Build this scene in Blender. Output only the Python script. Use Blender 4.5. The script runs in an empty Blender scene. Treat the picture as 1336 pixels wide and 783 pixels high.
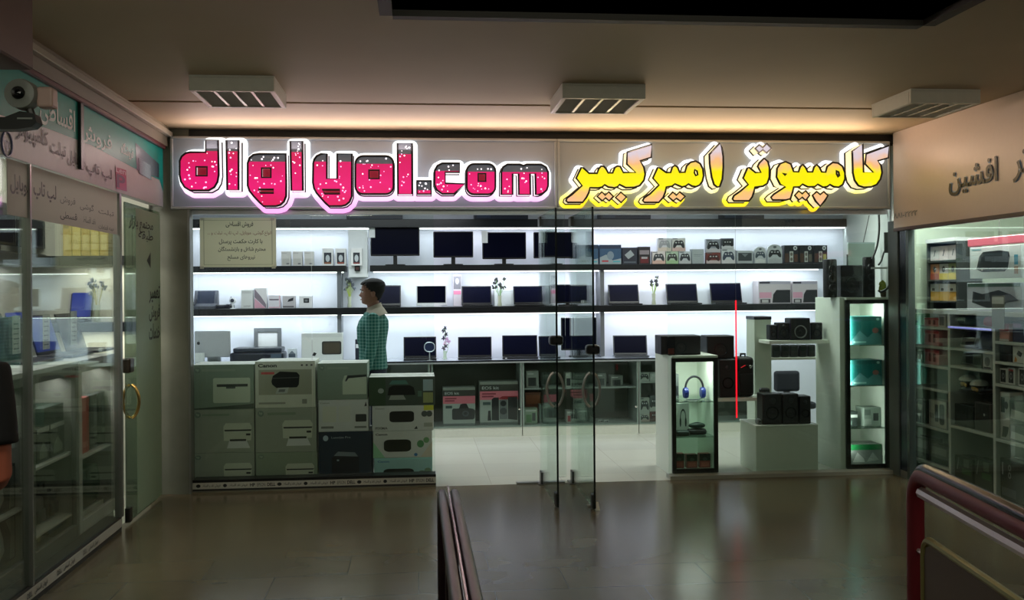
import bpy, bmesh, math, random, unicodedata
import numpy as np
from mathutils import Vector, Matrix
from mathutils.geometry import tessellate_polygon
random.seed(7)
SC = bpy.context.scene
COL = SC.collection
PI = math.pi

# ------------------------------------------------------------------ camera
F_PX, YAW, ROLL, CX, CY, CAM_H = 1283.4, 0.0968, 0.0078, 668.0, 377.5, 1.6
R0 = Vector((math.cos(YAW), -math.sin(YAW), 0)); F0 = Vector((math.sin(YAW), math.cos(YAW), 0)); U0 = Vector((0, 0, 1))
cr, sr = math.cos(ROLL), math.sin(ROLL)
RC = cr * R0 - sr * U0; UC = sr * R0 + cr * U0
cam = bpy.data.cameras.new('camera')
cam.sensor_width = 36; cam.sensor_fit = 'HORIZONTAL'; cam.lens = 36 * F_PX / 1336
cam.shift_y = -(391.5 - CY) / 1336
cam.clip_start = 0.05
cam_o = bpy.data.objects.new('camera', cam); COL.objects.link(cam_o)
cam_o.matrix_world = Matrix(((RC.x, UC.x, -F0.x, 0), (RC.y, UC.y, -F0.y, 0), (RC.z, UC.z, -F0.z, CAM_H), (0, 0, 0, 1)))
SC.camera = cam_o

# ------------------------------------------------------------------ colour management, world, lights
SC.view_settings.view_transform = 'Standard'; SC.view_settings.look = 'None'
SC.view_settings.exposure = 0.0; SC.view_settings.gamma = 1.0; SC.view_settings.use_curve_mapping = False
try: SC.cycles.max_bounces = 10; SC.cycles.transparent_max_bounces = 24; SC.cycles.sample_clamp_indirect = 3.0; SC.cycles.use_denoising = True
except Exception: pass
W = bpy.data.worlds.new('corridor_dusk'); SC.world = W; W.use_nodes = True
W.node_tree.nodes['Background'].inputs[0].default_value = (0.75, 0.72, 0.52, 1)
W.node_tree.nodes['Background'].inputs[1].default_value = 0.02

def area(name, loc, size, size_y, energy, color=(1, 1, 1), direction=(0, 0, -1), parent=None, spread=PI):
    l = bpy.data.lights.new(name, 'AREA'); l.shape = 'RECTANGLE'; l.size = size; l.size_y = size_y
    l.energy = energy; l.color = color; l.spread = spread
    o = bpy.data.objects.new(name, l); COL.objects.link(o); o.location = loc
    zx = -Vector(direction).normalized(); ax = Vector((1, 0, 0)); ax = (ax - zx * ax.dot(zx)).normalized(); ay = zx.cross(ax)   # size runs along X, size_y across it
    o.rotation_euler = Matrix((ax, ay, zx)).transposed().to_euler()
    if parent: o.parent = parent; o.matrix_parent_inverse = Matrix.Translation(parent.location).inverted()
    return o
L_SHELF, L_CEIL, L_LEFT, L_RIGHT, L_CAB = 5.4, 46.0, 26.0, 15.0, 3.0
L_CORR = 24.0
area('shop_ceiling_light', (-0.6, 9.5, 2.6), 2.4, 0.6, L_CEIL, (0.93, 0.96, 1.0))
area('shop_ceiling_light', (2.9, 9.0, 2.6), 1.8, 0.8, L_CEIL * 0.95, (0.96, 1.0, 0.93))
area('corridor_fill', (0.9, -0.8, 3.6), 2.4, 1.2, L_CORR, (0.97, 1.0, 0.78), (0, 0.85, -0.5))  # added unseen fill from behind the camera, not a fixture
for x_ in (-1.1, 3.0): area('corridor_fill', (x_, 1.7, 2.87), 0.9, 0.45, L_CORR * .8, (1.0, 0.98, 0.80), (0, .72, -.7))  # unseen fills added to brighten the shop front, cartons and ceiling fixtures
area('left_shop_ceiling_light', (-2.5, 6.2, 2.6), 0.6, 2.4, L_LEFT, (1.0, 0.97, 0.86))
area('right_shop_ceiling_light', (5.0, 7.0, 2.6), 0.6, 1.6, L_RIGHT * .5, (0.97, 1.0, 0.93))

area('right_window_fill', (4.14, 6.9, 2.3), 0.06, 2.0, L_RIGHT * 1.8, (0.97, 1.0, 0.93), (.35, 0, -1))  # unseen strip added to brighten the right window display

# ------------------------------------------------------------------ pixel -> place on a real plane
def ray(px, py):
    u = (px - CX); v = (py - CY)
    return (RC * (u / F_PX) - UC * (v / F_PX) + F0)
CAM = Vector((0, 0, CAM_H))
def onY(px, py, Y): d = ray(px, py); return CAM + d * (Y / d.y)
def onX(px, py, X): d = ray(px, py); return CAM + d * (X / d.x)
def onZ(px, py, Z): d = ray(px, py); return CAM + d * ((Z - CAM_H) / d.z)
def xAt(px, Y, py=400): return onY(px, py, Y).x
def zAt(px, py, Y): return onY(px, py, Y).z

# ------------------------------------------------------------------ materials
_M = {}
def lin(c):
    return tuple((v / 255 / 12.92 if v / 255 <= .04045 else ((v / 255 + .055) / 1.055) ** 2.4) for v in c)
def M(c, rough=0.5, metal=0.0, emit=0.0, noise=0.06, scale=30.0, coat=0.0, ecol=None, bump=0.0):
    key = (tuple(c), rough, metal, emit, noise, scale, coat, ecol, bump)
    if key in _M: return _M[key]
    m = bpy.data.materials.new('surface'); m.use_nodes = True; nt = m.node_tree; b = nt.nodes['Principled BSDF']
    col = lin(c)
    b.inputs['Roughness'].default_value = rough; b.inputs['Metallic'].default_value = metal
    b.inputs['Coat Weight'].default_value = coat
    if noise > 0:
        tc = nt.nodes.new('ShaderNodeTexCoord'); n = nt.nodes.new('ShaderNodeTexNoise'); n.inputs['Scale'].default_value = scale; n.inputs['Detail'].default_value = 3
        nt.links.new(tc.outputs['Object'], n.inputs['Vector'])
        r = nt.nodes.new('ShaderNodeMix'); r.data_type = 'RGBA'
        r.inputs[6].default_value = (*[v * (1 - noise) for v in col], 1); r.inputs[7].default_value = (*[min(1, v * (1 + noise)) for v in col], 1)
        nt.links.new(n.outputs['Fac'], r.inputs[0]); nt.links.new(r.outputs[2], b.inputs['Base Color'])
        if bump > 0:
            bp = nt.nodes.new('ShaderNodeBump'); bp.inputs['Strength'].default_value = bump; bp.inputs['Distance'].default_value = 0.01
            nt.links.new(n.outputs['Fac'], bp.inputs['Height']); nt.links.new(bp.outputs[0], b.inputs['Normal'])
    else: b.inputs['Base Color'].default_value = (*col, 1)
    if emit > 0:
        b.inputs['Emission Color'].default_value = (*(lin(ecol) if ecol else col), 1); b.inputs['Emission Strength'].default_value = emit
    _M[key] = m
    return m
def glass(tint=(0.93, 0.97, 0.95), gloss=1.0, rough=0.0):
    key = ('glass', tint, gloss, rough)
    if key in _M: return _M[key]
    m = bpy.data.materials.new('clear_glass'); m.use_nodes = True; nt = m.node_tree; nt.nodes.clear()
    o = nt.nodes.new('ShaderNodeOutputMaterial'); t = nt.nodes.new('ShaderNodeBsdfTransparent'); g = nt.nodes.new('ShaderNodeBsdfGlossy')
    t.inputs[0].default_value = (*tint, 1); g.inputs['Roughness'].default_value = rough; g.inputs[0].default_value = (0.95, 1, 0.97, 1)
    f = nt.nodes.new('ShaderNodeFresnel'); f.inputs[0].default_value = 1.45
    mu = nt.nodes.new('ShaderNodeMath'); mu.operation = 'MULTIPLY'; mu.inputs[1].default_value = gloss; mu.use_clamp = True
    mx = nt.nodes.new('ShaderNodeMixShader')
    nt.links.new(f.outputs[0], mu.inputs[0]); nt.links.new(mu.outputs[0], mx.inputs[0]); nt.links.new(t.outputs[0], mx.inputs[1]); nt.links.new(g.outputs[0], mx.inputs[2]); nt.links.new(mx.outputs[0], o.inputs[0])
    _M[key] = m
    return m
def sheer(c, share=.5):
    m = bpy.data.materials.new('translucent_sheet'); m.use_nodes = True; nt = m.node_tree; nt.nodes.clear()
    o = nt.nodes.new('ShaderNodeOutputMaterial'); d = nt.nodes.new('ShaderNodeBsdfDiffuse'); t = nt.nodes.new('ShaderNodeBsdfTranslucent'); x = nt.nodes.new('ShaderNodeMixShader')
    d.inputs[0].default_value = (*lin(c), 1); t.inputs[0].default_value = (*lin(c), 1); x.inputs[0].default_value = share
    nt.links.new(d.outputs[0], x.inputs[1]); nt.links.new(t.outputs[0], x.inputs[2]); nt.links.new(x.outputs[0], o.inputs[0]); return m
def node_mat(name, fn):
    m = bpy.data.materials.new(name); m.use_nodes = True; fn(m.node_tree, m.node_tree.nodes['Principled BSDF']); return m

# ------------------------------------------------------------------ mesh builder
def to3(p, plane, a):
    return (p[0], a, p[1]) if plane == 'XZ' else (a, p[0], p[1]) if plane == 'YZ' else (p[0], p[1], a)
class MB:
    def __init__(s): s.v = []; s.f = []; s.m = []; s.mats = []
    def mi(s, m):
        if m not in s.mats: s.mats.append(m)
        return s.mats.index(m)
    def add(s, vs, fs, m):
        k = len(s.v); i = s.mi(m)
        s.v += [Vector(p) for p in vs]; s.f += [tuple(k + j for j in f) for f in fs]; s.m += [i] * len(fs)
        return s
    def box(s, x0, x1, y0, y1, z0, z1, m):
        return s.add([(x0, y0, z0), (x1, y0, z0), (x1, y1, z0), (x0, y1, z0), (x0, y0, z1), (x1, y0, z1), (x1, y1, z1), (x0, y1, z1)],
                     [(0, 3, 2, 1), (4, 5, 6, 7), (0, 1, 5, 4), (1, 2, 6, 5), (2, 3, 7, 6), (3, 0, 4, 7)], m)
    def rbox(s, x0, x1, y0, y1, z0, z1, m, r=0.004, seg=1):
        bm = bmesh.new()
        vs = [bm.verts.new(p) for p in [(x0, y0, z0), (x1, y0, z0), (x1, y1, z0), (x0, y1, z0), (x0, y0, z1), (x1, y0, z1), (x1, y1, z1), (x0, y1, z1)]]
        for f in [(0, 3, 2, 1), (4, 5, 6, 7), (0, 1, 5, 4), (1, 2, 6, 5), (2, 3, 7, 6), (3, 0, 4, 7)]: bm.faces.new([vs[i] for i in f])
        r = min(r, .45 * min(x1 - x0, y1 - y0, z1 - z0))
        bmesh.ops.bevel(bm, geom=bm.edges[:], offset=r, segments=seg, affect='EDGES', profile=.5)
        bm.verts.index_update(); s.add([v.co.copy() for v in bm.verts], [[v.index for v in f.verts] for f in bm.faces], m); bm.free()
        return s
    def poly(s, pts, m, plane='XZ', a=0.0, holes=()):
        loops = [list(pts)] + [list(h) for h in holes]
        flat = [p for l in loops for p in l]
        tris = tessellate_polygon([[Vector((p[0], p[1], 0)) for p in l] for l in loops])
        fs = []
        for t in tris:
            A, B, C = [flat[i] for i in t]
            cr_ = (B[0] - A[0]) * (C[1] - A[1]) - (B[1] - A[1]) * (C[0] - A[0])
            fs.append(t if cr_ > 0 else (t[0], t[2], t[1]))
        return s.add([to3(p, plane, a) for p in flat], fs, m)
    def prism(s, pts, m, a, b, plane='XZ', holes=(), msides=None, back=True):
        """extruded outline: front cap at a, back cap at b"""
        s.poly(pts, m, plane, a, holes)
        if back: s.poly(pts, m, plane, b, holes)
        for l in [pts] + list(holes):
            n = len(l)
            s.add([to3(p, plane, a) for p in l] + [to3(p, plane, b) for p in l], [(i, (i + 1) % n, n + (i + 1) % n, n + i) for i in range(n)], msides or m)
        return s
    def tube(s, pts, r, m, n=8, closed=False, caps=True):
        pts = [Vector(p) for p in pts]; N = len(pts); rr = r if isinstance(r, (list, tuple)) else [r] * N
        base = len(s.v); vs = []; prev = None
        for i, p in enumerate(pts):
            if closed: t = pts[(i + 1) % N] - pts[i - 1]
            else: t = pts[min(i + 1, N - 1)] - pts[max(i - 1, 0)]
            if t.length < 1e-9: t = Vector((0, 0, 1))
            t.normalize()
            if prev is None:
                a = Vector((0, 0, 1)) if abs(t.z) < .9 else Vector((1, 0, 0)); u = t.cross(a).normalized()
            else: u = (prev - t * prev.dot(t)).normalized()
            prev = u; w = t.cross(u)
            for k in range(n):
                an = 2 * PI * k / n; vs.append(p + (u * math.cos(an) + w * math.sin(an)) * rr[i])
        fs = []
        for i in range(N if closed else N - 1):
            j = (i + 1) % N
            for k in range(n): fs.append((i * n + k, i * n + (k + 1) % n, j * n + (k + 1) % n, j * n + k))
        if caps and not closed: fs += [tuple(range(n - 1, -1, -1)), tuple((N - 1) * n + k for k in range(n))]
        return s.add(vs, fs, m)
    def lathe(s, prof, m, c=(0, 0, 0), n=20, axis='Z'):
        vs = []; c = Vector(c)
        for (r, h) in prof:
            for k in range(n):
                an = 2 * PI * k / n; x, y = r * math.cos(an), r * math.sin(an)
                vs.append(c + (Vector((x, y, h)) if axis == 'Z' else Vector((x, h, y)) if axis == 'Y' else Vector((h, x, y))))
        fs = [(i * n + k, i * n + (k + 1) % n, (i + 1) * n + (k + 1) % n, (i + 1) * n + k) for i in range(len(prof) - 1) for k in range(n)]
        if prof[0][0] > 1e-5: fs.append(tuple(range(n - 1, -1, -1)))
        if prof[-1][0] > 1e-5: fs.append(tuple((len(prof) - 1) * n + k for k in range(n)))
        return s.add(vs, fs, m)
    def ball(s, c, r, m, n=10, rings=6):
        r = r if isinstance(r, (list, tuple)) else (r, r, r)
        vs = []; fs = []
        for i in range(rings + 1):
            th = PI * i / rings
            for k in range(n): an = 2 * PI * k / n; vs.append((c[0] + r[0] * math.sin(th) * math.cos(an), c[1] + r[1] * math.sin(th) * math.sin(an), c[2] + r[2] * math.cos(th)))
        for i in range(rings):
            for k in range(n): fs.append((i * n + k, (i + 1) * n + k, (i + 1) * n + (k + 1) % n, i * n + (k + 1) % n))
        return s.add(vs, fs, m)
    def loft(s, rings, m, caps=True):
        n = len(rings[0]); vs = [p for r in rings for p in r]
        fs = [(i * n + k, i * n + (k + 1) % n, (i + 1) * n + (k + 1) % n, (i + 1) * n + k) for i in range(len(rings) - 1) for k in range(n)]
        if caps: fs += [tuple(range(n - 1, -1, -1)), tuple((len(rings) - 1) * n + k for k in range(n))]
        return s.add(vs, fs, m)
    def tf(s, mat, start=0):
        for i in range(start, len(s.v)): s.v[i] = mat @ s.v[i]
        return s
    def build(s, name, parent=None, smooth=False, fix=True):
        me = bpy.data.meshes.new(name); org = ORG.get(parent, Vector()) if parent else Vector()
        me.from_pydata([tuple(v - org) for v in s.v], [], s.f)
        for m in s.mats: me.materials.append(m)
        me.polygons.foreach_set('material_index', s.m)
        if smooth: me.polygons.foreach_set('use_smooth', [True] * len(me.polygons))
        me.validate()
        if fix:
            bm = bmesh.new(); bm.from_mesh(me); bmesh.ops.recalc_face_normals(bm, faces=bm.faces[:]); bm.to_mesh(me); bm.free()
        me.update()
        if smooth:
            try: me.set_sharp_from_angle(angle=math.radians(40))
            except Exception: pass
        o = bpy.data.objects.new(name, me); COL.objects.link(o)
        if parent: o.parent = parent; ORG[o] = org
        return o
ORG = {}
def tag(o, label=None, cat=None, group=None, kind=None):
    if label: o['label'] = label
    if cat: o['category'] = cat
    if group: o['group'] = group
    if kind: o['kind'] = kind
    return o
def root(name, label, cat, loc=(0, 0, 0), rz=0.0, group=None, world=False):
    """Empty at a thing's base. world=True: its parts are given in world coordinates."""
    o = bpy.data.objects.new(name, None); COL.objects.link(o); o.location = loc; o.rotation_euler = (0, 0, rz)
    o.empty_display_size = 0.1
    tag(o, label, cat, group)
    ORG[o] = Vector(loc) if world else Vector()
    return o
def struct(name, mb, label=None, parent=None, smooth=False):
    o = mb.build(name, parent, smooth)
    if not parent: tag(o, label or name.replace('_', ' '), None, None, 'structure')
    return o
def copy_tree(o, parent=None):
    c = o.copy(); COL.objects.link(c)
    if parent: c.parent = parent
    for ch in list(o.children): copy_tree(ch, c)
    return c

# ------------------------------------------------------------------ lettering (Arabic letters are joined by hand: presentation forms, right to left)
FORMS = {}
for cp in list(range(0xFB50, 0xFE00)) + list(range(0xFE70, 0xFF00)):
    d_ = unicodedata.decomposition(chr(cp)).split()
    if len(d_) == 2 and d_[0] in ('<isolated>', '<final>', '<initial>', '<medial>'): FORMS.setdefault(chr(int(d_[1], 16)), {})[d_[0][1:-1]] = chr(cp)
def shape(t):
    if not any('\u0600' <= c <= '\u06ff' for c in t): return t
    out = []; f = lambda c: FORMS.get(c, {})
    for i, c in enumerate(t):
        Fm = f(c)
        if not Fm: out.append(c); continue
        prev = i > 0 and 'initial' in f(t[i - 1]); nxt = i + 1 < len(t) and 'initial' in Fm and 'final' in f(t[i + 1])
        out.append(Fm.get('medial' if prev and nxt else 'final' if prev else 'initial' if nxt else 'isolated', Fm.get('isolated', c)))
    return ''.join(reversed(out))
_T = {}
def text_geo(body, weight=0.0):
    if (body, weight) in _T: return _T[(body, weight)]
    c = bpy.data.curves.new('lettering', 'FONT'); c.body = shape(body); c.size = 1; c.offset = weight; c.resolution_u = 3
    o = bpy.data.objects.new('lettering', c); COL.objects.link(o)
    dg = bpy.context.evaluated_depsgraph_get(); me = o.evaluated_get(dg).to_mesh()
    v = np.array([q.co[:2] for q in me.vertices]) if len(me.vertices) else np.zeros((1, 2)); fs = [tuple(p.vertices) for p in me.polygons]
    o.evaluated_get(dg).to_mesh_clear(); COL.objects.unlink(o); bpy.data.objects.remove(o); bpy.data.curves.remove(c)
    lo, hi = v.min(0), v.max(0); v = (v - lo) / np.maximum(hi - lo, 1e-6)
    _T[(body, weight)] = (v, fs, (hi - lo)); return _T[(body, weight)]
def add_text(mb, body, u0, v0, u1, v1, m, put, weight=0.01, keep=False):
    """put(u, v) -> 3D point; the text fills the box (u0,v0)-(u1,v1)"""
    v, fs, sz = text_geo(body, weight)
    mb.add([put(u0 + (u1 - u0) * a, v0 + (v1 - v0) * b) for a, b in v], fs, m)

# ------------------------------------------------------------------ printed art on cartons: pieces in unit coordinates
def circ(cu, cv, ru, rv, n=18): return [(cu + ru * math.cos(2 * PI * k / n), cv + rv * math.sin(2 * PI * k / n)) for k in range(n)]
def rr(u0, v0, u1, v1, ru, rv, n=5):
    out = []
    for cu, cv, a0 in ((u1 - ru, v1 - rv, 0), (u0 + ru, v1 - rv, 90), (u0 + ru, v0 + rv, 180), (u1 - ru, v0 + rv, 270)):
        for k in range(n + 1): a = math.radians(a0 + 90 * k / n); out.append((cu + ru * math.cos(a), cv + rv * math.sin(a)))
    return out
def fit(pts, u0, v0, u1, v1): return [(u0 + (u1 - u0) * a, v0 + (v1 - v0) * b) for a, b in pts]
def R_(u0, v0, u1, v1, c): return ('p', [(u0, v0), (u1, v0), (u1, v1), (u0, v1)], c)
def P_(pts, c): return ('p', pts, c)
def T_(t, u0, v0, u1, v1, c, w=0.01): return ('t', t, u0, v0, u1, v1, c, w)
def a_printer(u0, v0, u1, v1, body=(150, 152, 140), slot=(40, 42, 40), tray=(175, 178, 165)):
    g = lambda p: fit(p, u0, v0, u1, v1)
    return [P_(g([(.02, .3), (.95, .3), (.98, .85), (.9, 1), (.08, 1), (0, .85)]), body), P_(g([(.03, .74), (.97, .74), (.95, .68), (.05, .68)]), slot),
            P_(g([(.2, .3), (.8, .3), (.92, 0), (.12, 0)]), tray), P_(g([(.22, .36), (.78, .36), (.78, .28), (.22, .28)]), slot), P_(g([(.78, .5), (.93, .5), (.93, .58), (.78, .58)]), slot)]
def a_mfp(u0, v0, u1, v1, body=(22, 24, 26), tray=(140, 142, 138)):
    g = lambda p: fit(p, u0, v0, u1, v1)
    return [P_(g([(0, .55), (.05, .8), (.3, 1), (.9, .96), (1, .82), (.97, .4), (.9, .28), (.18, .26), (.03, .42)]), body), P_(g([(.05, .72), (.95, .74), (.95, .70), (.05, .68)]), (60, 62, 60)), P_(g([(.22, .27), (.62, .28), (.56, .02), (.14, .0)]), tray), P_(g([(.28, .2), (.5, .2), (.46, .08), (.24, .08)]), (90, 92, 90))]
PAD = [(.5, .78), (.36, .86), (.2, .84), (.1, .66), (.02, .34), (.02, .1), (.1, .02), (.2, .1), (.34, .34), (.66, .34), (.8, .1), (.9, .02), (.98, .1), (.98, .34), (.9, .66), (.8, .84), (.64, .86)]
def a_pad(u0, v0, u1, v1, c=(40, 42, 48), dot=(200, 202, 205)):
    g = lambda p: fit(p, u0, v0, u1, v1)
    return [P_(g(PAD), c), P_(g(circ(.27, .62, .08, .08, 10)), dot), P_(g(circ(.73, .62, .08, .08, 10)), dot), P_(g(circ(.5, .62, .06, .07, 10)), dot)]
def a_camera(u0, v0, u1, v1, c=(28, 28, 30), lens=(70, 72, 78)):
    g = lambda p: fit(p, u0, v0, u1, v1)
    return [P_(g([(0, .05), (0, .62), (.05, .7), (.3, .7), (.36, .95), (.45, 1), (.62, 1), (.72, .72), (.92, .66), (1, .55), (.97, .08), (.9, 0), (.06, 0)]), c), P_(g(circ(.58, .38, .24, .3)), (18, 18, 20)), P_(g(circ(.58, .38, .15, .19)), lens), P_(g(circ(.58, .38, .08, .1)), (15, 15, 18))]
def a_gpslens(u0, v0, u1, v1):
    g = lambda p: fit(p, u0, v0, u1, v1)
    return [P_(g([(0, .0), (.02, .4), (.1, .42), (.12, .0)]), (30, 30, 32)), P_(g([(.14, .02), (.14, .88), (.22, .95), (.38, .95), (.38, .0)]), (26, 26, 28)), P_(g([(.36, .9), (.5, 1), (1, 1), (1, .88), (.6, .86)]), (150, 20, 32)), P_(g([(.4, .86), (.66, .86), (.66, .05), (.4, .05)]), (120, 122, 122)), P_(g(circ(.53, .7, .1, .12)), (30, 32, 36)), P_(g(circ(.53, .38, .12, .14)), (60, 62, 66)), P_(g([(.68, .05), (.68, .96), (1, .96), (1, .0)]), (28, 28, 30))]
def a_phones(u0, v0, u1, v1, c=(30, 32, 36)):
    g = lambda p: fit(p, u0, v0, u1, v1)
    arc = [(.5 + .42 * math.cos(a), .45 + .5 * math.sin(a)) for a in [PI * k / 10 for k in range(11)]] + [(.5 - .33 * math.cos(a), .45 + .4 * math.sin(a)) for a in [PI * k / 10 for k in range(11)]]
    return [P_(g(arc), c), P_(g(circ(.14, .3, .12, .24, 12)), c), P_(g(circ(.86, .3, .12, .24, 12)), c)]
def paint(mb, art, x0, x1, z0, z1, yf, eps=0.0006):
    """prints the pieces on the face y = yf looking towards -Y"""
    put = lambda y: (lambda u, v: (x0 + (x1 - x0) * u, y, z0 + (z1 - z0) * v))
    for k, a in enumerate(art):
        y = yf - eps * (1 + .25 * k)
        if a[0] == 'p':
            mb.poly([(x0 + (x1 - x0) * u, z0 + (z1 - z0) * v) for u, v in a[1]], M(a[2], .35, noise=0), 'XZ', y)
        else: add_text(mb, a[1], a[2], a[3], a[4], a[5], M(a[6], .35, noise=0), put(y), a[7])
def carton(name, label, cat, loc, w, d, h, color, art=(), rz=0, group=None, rough=.4, top=None):
    """loc = middle of the base; the printed front looks towards local -Y"""
    r = root(name, label, cat, loc, rz, group)
    mb = MB().rbox(-w / 2, w / 2, -d / 2, d / 2, 0, h, M(color, rough), .0025)
    mb.box(-w / 2 + .004, w / 2 - .004, -.012, .012, h, h + .0005, M([min(255, v * 1.12) for v in color], .2))
    if top: mb.box(-w / 2 + .003, w / 2 - .003, -d / 2 + .003, d / 2 - .003, h, h + .0004, M(top, .5))
    mb.build('carton', r)
    if art:
        p = MB(); paint(p, art, -w / 2, w / 2, 0, h, -d / 2); p.build('printed_front', r, fix=False)
    return r
def clamp(a, b, lim):
    w = min(b - a, lim[1] - lim[0]); a = min(max(a, lim[0]), lim[1] - w); return a, a + w
def facing(px0, px1, pyt, Y, zb, d, lim=None):
    """frontal thing between two pixel columns with its front on plane Y, standing at height zb -> (middle of base), width, height"""
    pm = (px0 + px1) / 2
    x0, x1 = xAt(px0, Y), xAt(px1, Y)
    if lim: x0, x1 = clamp(x0, x1, lim)
    return ((x0 + x1) / 2, Y + d / 2, zb), x1 - x0, max(.01, zAt(pm, pyt, Y) - zb)
# ================================================================== THE SETTING
YF, XL, XR, ZC = 8.03, -1.98, 4.03, 2.90
ZS0, ZS1, YS = 2.254, 2.831, 8.0
YCAB, YW, YSH = 10.65, 11.12, 10.80
def floor_mat(nt, b):
    tc = nt.nodes.new('ShaderNodeTexCoord'); mp = nt.nodes.new('ShaderNodeMapping'); nt.links.new(tc.outputs['Object'], mp.inputs[0])
    br = nt.nodes.new('ShaderNodeTexBrick'); br.offset = 0.5
    br.inputs['Color1'].default_value = (*lin((112, 102, 78)), 1); br.inputs['Color2'].default_value = (*lin((104, 96, 75)), 1); br.inputs['Mortar'].default_value = (*lin((76, 71, 56)), 1)
    br.inputs['Scale'].default_value = 1.0; br.inputs['Mortar Size'].default_value = .003; br.inputs['Brick Width'].default_value = .8; br.inputs['Row Height'].default_value = .4
    nt.links.new(mp.outputs[0], br.inputs[0])
    n = nt.nodes.new('ShaderNodeTexNoise'); n.inputs['Scale'].default_value = 2.3; n.inputs['Detail'].default_value = 6; nt.links.new(mp.outputs[0], n.inputs[0])
    mx = nt.nodes.new('ShaderNodeMix'); mx.data_type = 'RGBA'; mx.blend_type = 'MULTIPLY'; mx.inputs[0].default_value = .55
    rp = nt.nodes.new('ShaderNodeValToRGB'); rp.color_ramp.elements[0].color = (.62, .6, .55, 1); rp.color_ramp.elements[1].color = (1, 1, 1, 1); rp.color_ramp.elements[0].position = .3; rp.color_ramp.elements[1].position = .7
    nt.links.new(n.outputs[0], rp.inputs[0]); nt.links.new(br.outputs[0], mx.inputs[6]); nt.links.new(rp.outputs[0], mx.inputs[7]); nt.links.new(mx.outputs[2], b.inputs['Base Color'])
    b.inputs['Roughness'].default_value = .2; b.inputs['Specular IOR Level'].default_value = .5
def shop_floor_mat(nt, b):
    tc = nt.nodes.new('ShaderNodeTexCoord'); br = nt.nodes.new('ShaderNodeTexBrick'); br.offset = 0
    br.inputs['Color1'].default_value = (*lin((205, 206, 192)), 1); br.inputs['Color2'].default_value = (*lin((198, 200, 188)), 1); br.inputs['Mortar'].default_value = (*lin((170, 170, 158)), 1)
    br.inputs['Scale'].default_value = 1; br.inputs['Mortar Size'].default_value = .002; br.inputs['Brick Width'].default_value = .6; br.inputs['Row Height'].default_value = .6
    nt.links.new(tc.outputs['Object'], br.inputs[0]); nt.links.new(br.outputs[0], b.inputs['Base Color']); b.inputs['Roughness'].default_value = .22
def ceil_mat(nt, b):
    tc = nt.nodes.new('ShaderNodeTexCoord'); n = nt.nodes.new('ShaderNodeTexNoise'); n.inputs['Scale'].default_value = 1.6; n.inputs['Detail'].default_value = 5
    nt.links.new(tc.outputs['Object'], n.inputs[0]); rp = nt.nodes.new('ShaderNodeValToRGB')
    rp.color_ramp.elements[0].color = (*lin((178, 158, 128)), 1); rp.color_ramp.elements[1].color = (*lin((196, 176, 146)), 1)
    nt.links.new(n.outputs[0], rp.inputs[0]); nt.links.new(rp.outputs[0], b.inputs['Base Color']); b.inputs['Roughness'].default_value = .65
FLOOR_M = node_mat('polished_stone_tiles', floor_mat); SFLOOR_M = node_mat('pale_shop_tiles', shop_floor_mat); CEIL_M = node_mat('painted_plaster', ceil_mat)
WHITE_W = M((226, 230, 240), .5, noise=.02)
ALU = M((150, 152, 148), .35, .7); DALU = M((70, 72, 70), .4, .6); MARBLE = M((124, 126, 114), .45, noise=.25, scale=5.0)
BLACK = M((12, 13, 16), .35, noise=.1); CHROME = M((210, 210, 205), .12, 1.0, noise=0)

# stairwell openings (floor and ceiling): the camera stands at the head of a stair
ox0, ox1 = onZ(512, 12, ZC).x, onZ(1208, 24, ZC).x; oy = onZ(700, 16, ZC).y
b = MB()
for x0, x1, y0, y1 in ((XL - .05, .16, -1.5, YF), (.16, 1.56, 3.15, YF), (1.56, XR + .05, -1.5, YF)): b.box(x0, x1, y0, y1, -.12, 0, FLOOR_M)
for k in range(8): b.box(.16, 1.56, 3.15 - .3 * (k + 1), 3.15 - .3 * k, -.17 * (k + 1) - .15, -.17 * (k + 1), FLOOR_M)
struct('floor', b, 'polished beige stone corridor floor')
struct('floor_shop', MB().box(-2.75, 5.3, YF, YW + .1, -.12, 0, SFLOOR_M), 'pale tiled floor inside the lit shop')
struct('floor_left', MB().box(-3.1, XL - .05, 2.6, YF, -.12, 0, SFLOOR_M), 'floor of the left shop')
struct('floor_right', MB().box(XR + .05, 5.6, 4.6, YF + .1, -.12, 0, SFLOOR_M), 'floor of the right shop')
b = MB(); gy = onZ(660, 137, ZC).y
for x0, x1, y0, y1 in ((XL - .1, ox0, -1.5, gy - .03), (ox0, ox1, oy, gy - .03), (ox1, XR + .1, -1.5, gy - .03), (XL - .1, XR + .1, gy + .03, YF + .12)): b.box(x0, x1, y0, y1, ZC, ZC + .1, CEIL_M)
b.box(XL - .1, XR + .1, gy - .03, gy + .03, ZC + .035, ZC + .1, M((120, 95, 60), .7))
struct('ceiling', b, 'low tan plaster corridor ceiling with a groove')
b = MB(); dk = M((44, 38, 32), .6)
b.box(ox0, ox1, oy, oy + .06, ZC - .03, ZC + .75, dk).box(ox1, ox1 + .06, -1.5, oy, ZC - .03, ZC + .75, dk).box(ox0 - .06, ox0, -1.5, oy, ZC - .03, ZC + .75, dk)
struct('trim_1', b, 'dark upstand around the stairwell opening in the ceiling')
b = MB(); cxl = onZ(200, 153, ZC).x
b.box(XL - .05, XL + .03, 1.5, YF - .02, 2.75, ZC, M((128, 120, 104), .6)); b.box(XL + .03, cxl, 1.5, YF - .02, ZC - .035, ZC, M((150, 140, 118), .55)); b.rbox(XL + .03, XL + .07, 1.5, YF - .02, ZC - .075, ZC - .035, M((172, 164, 146), .35))
struct('trim_2', b, 'plaster cornice along the left shopfront')
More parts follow.
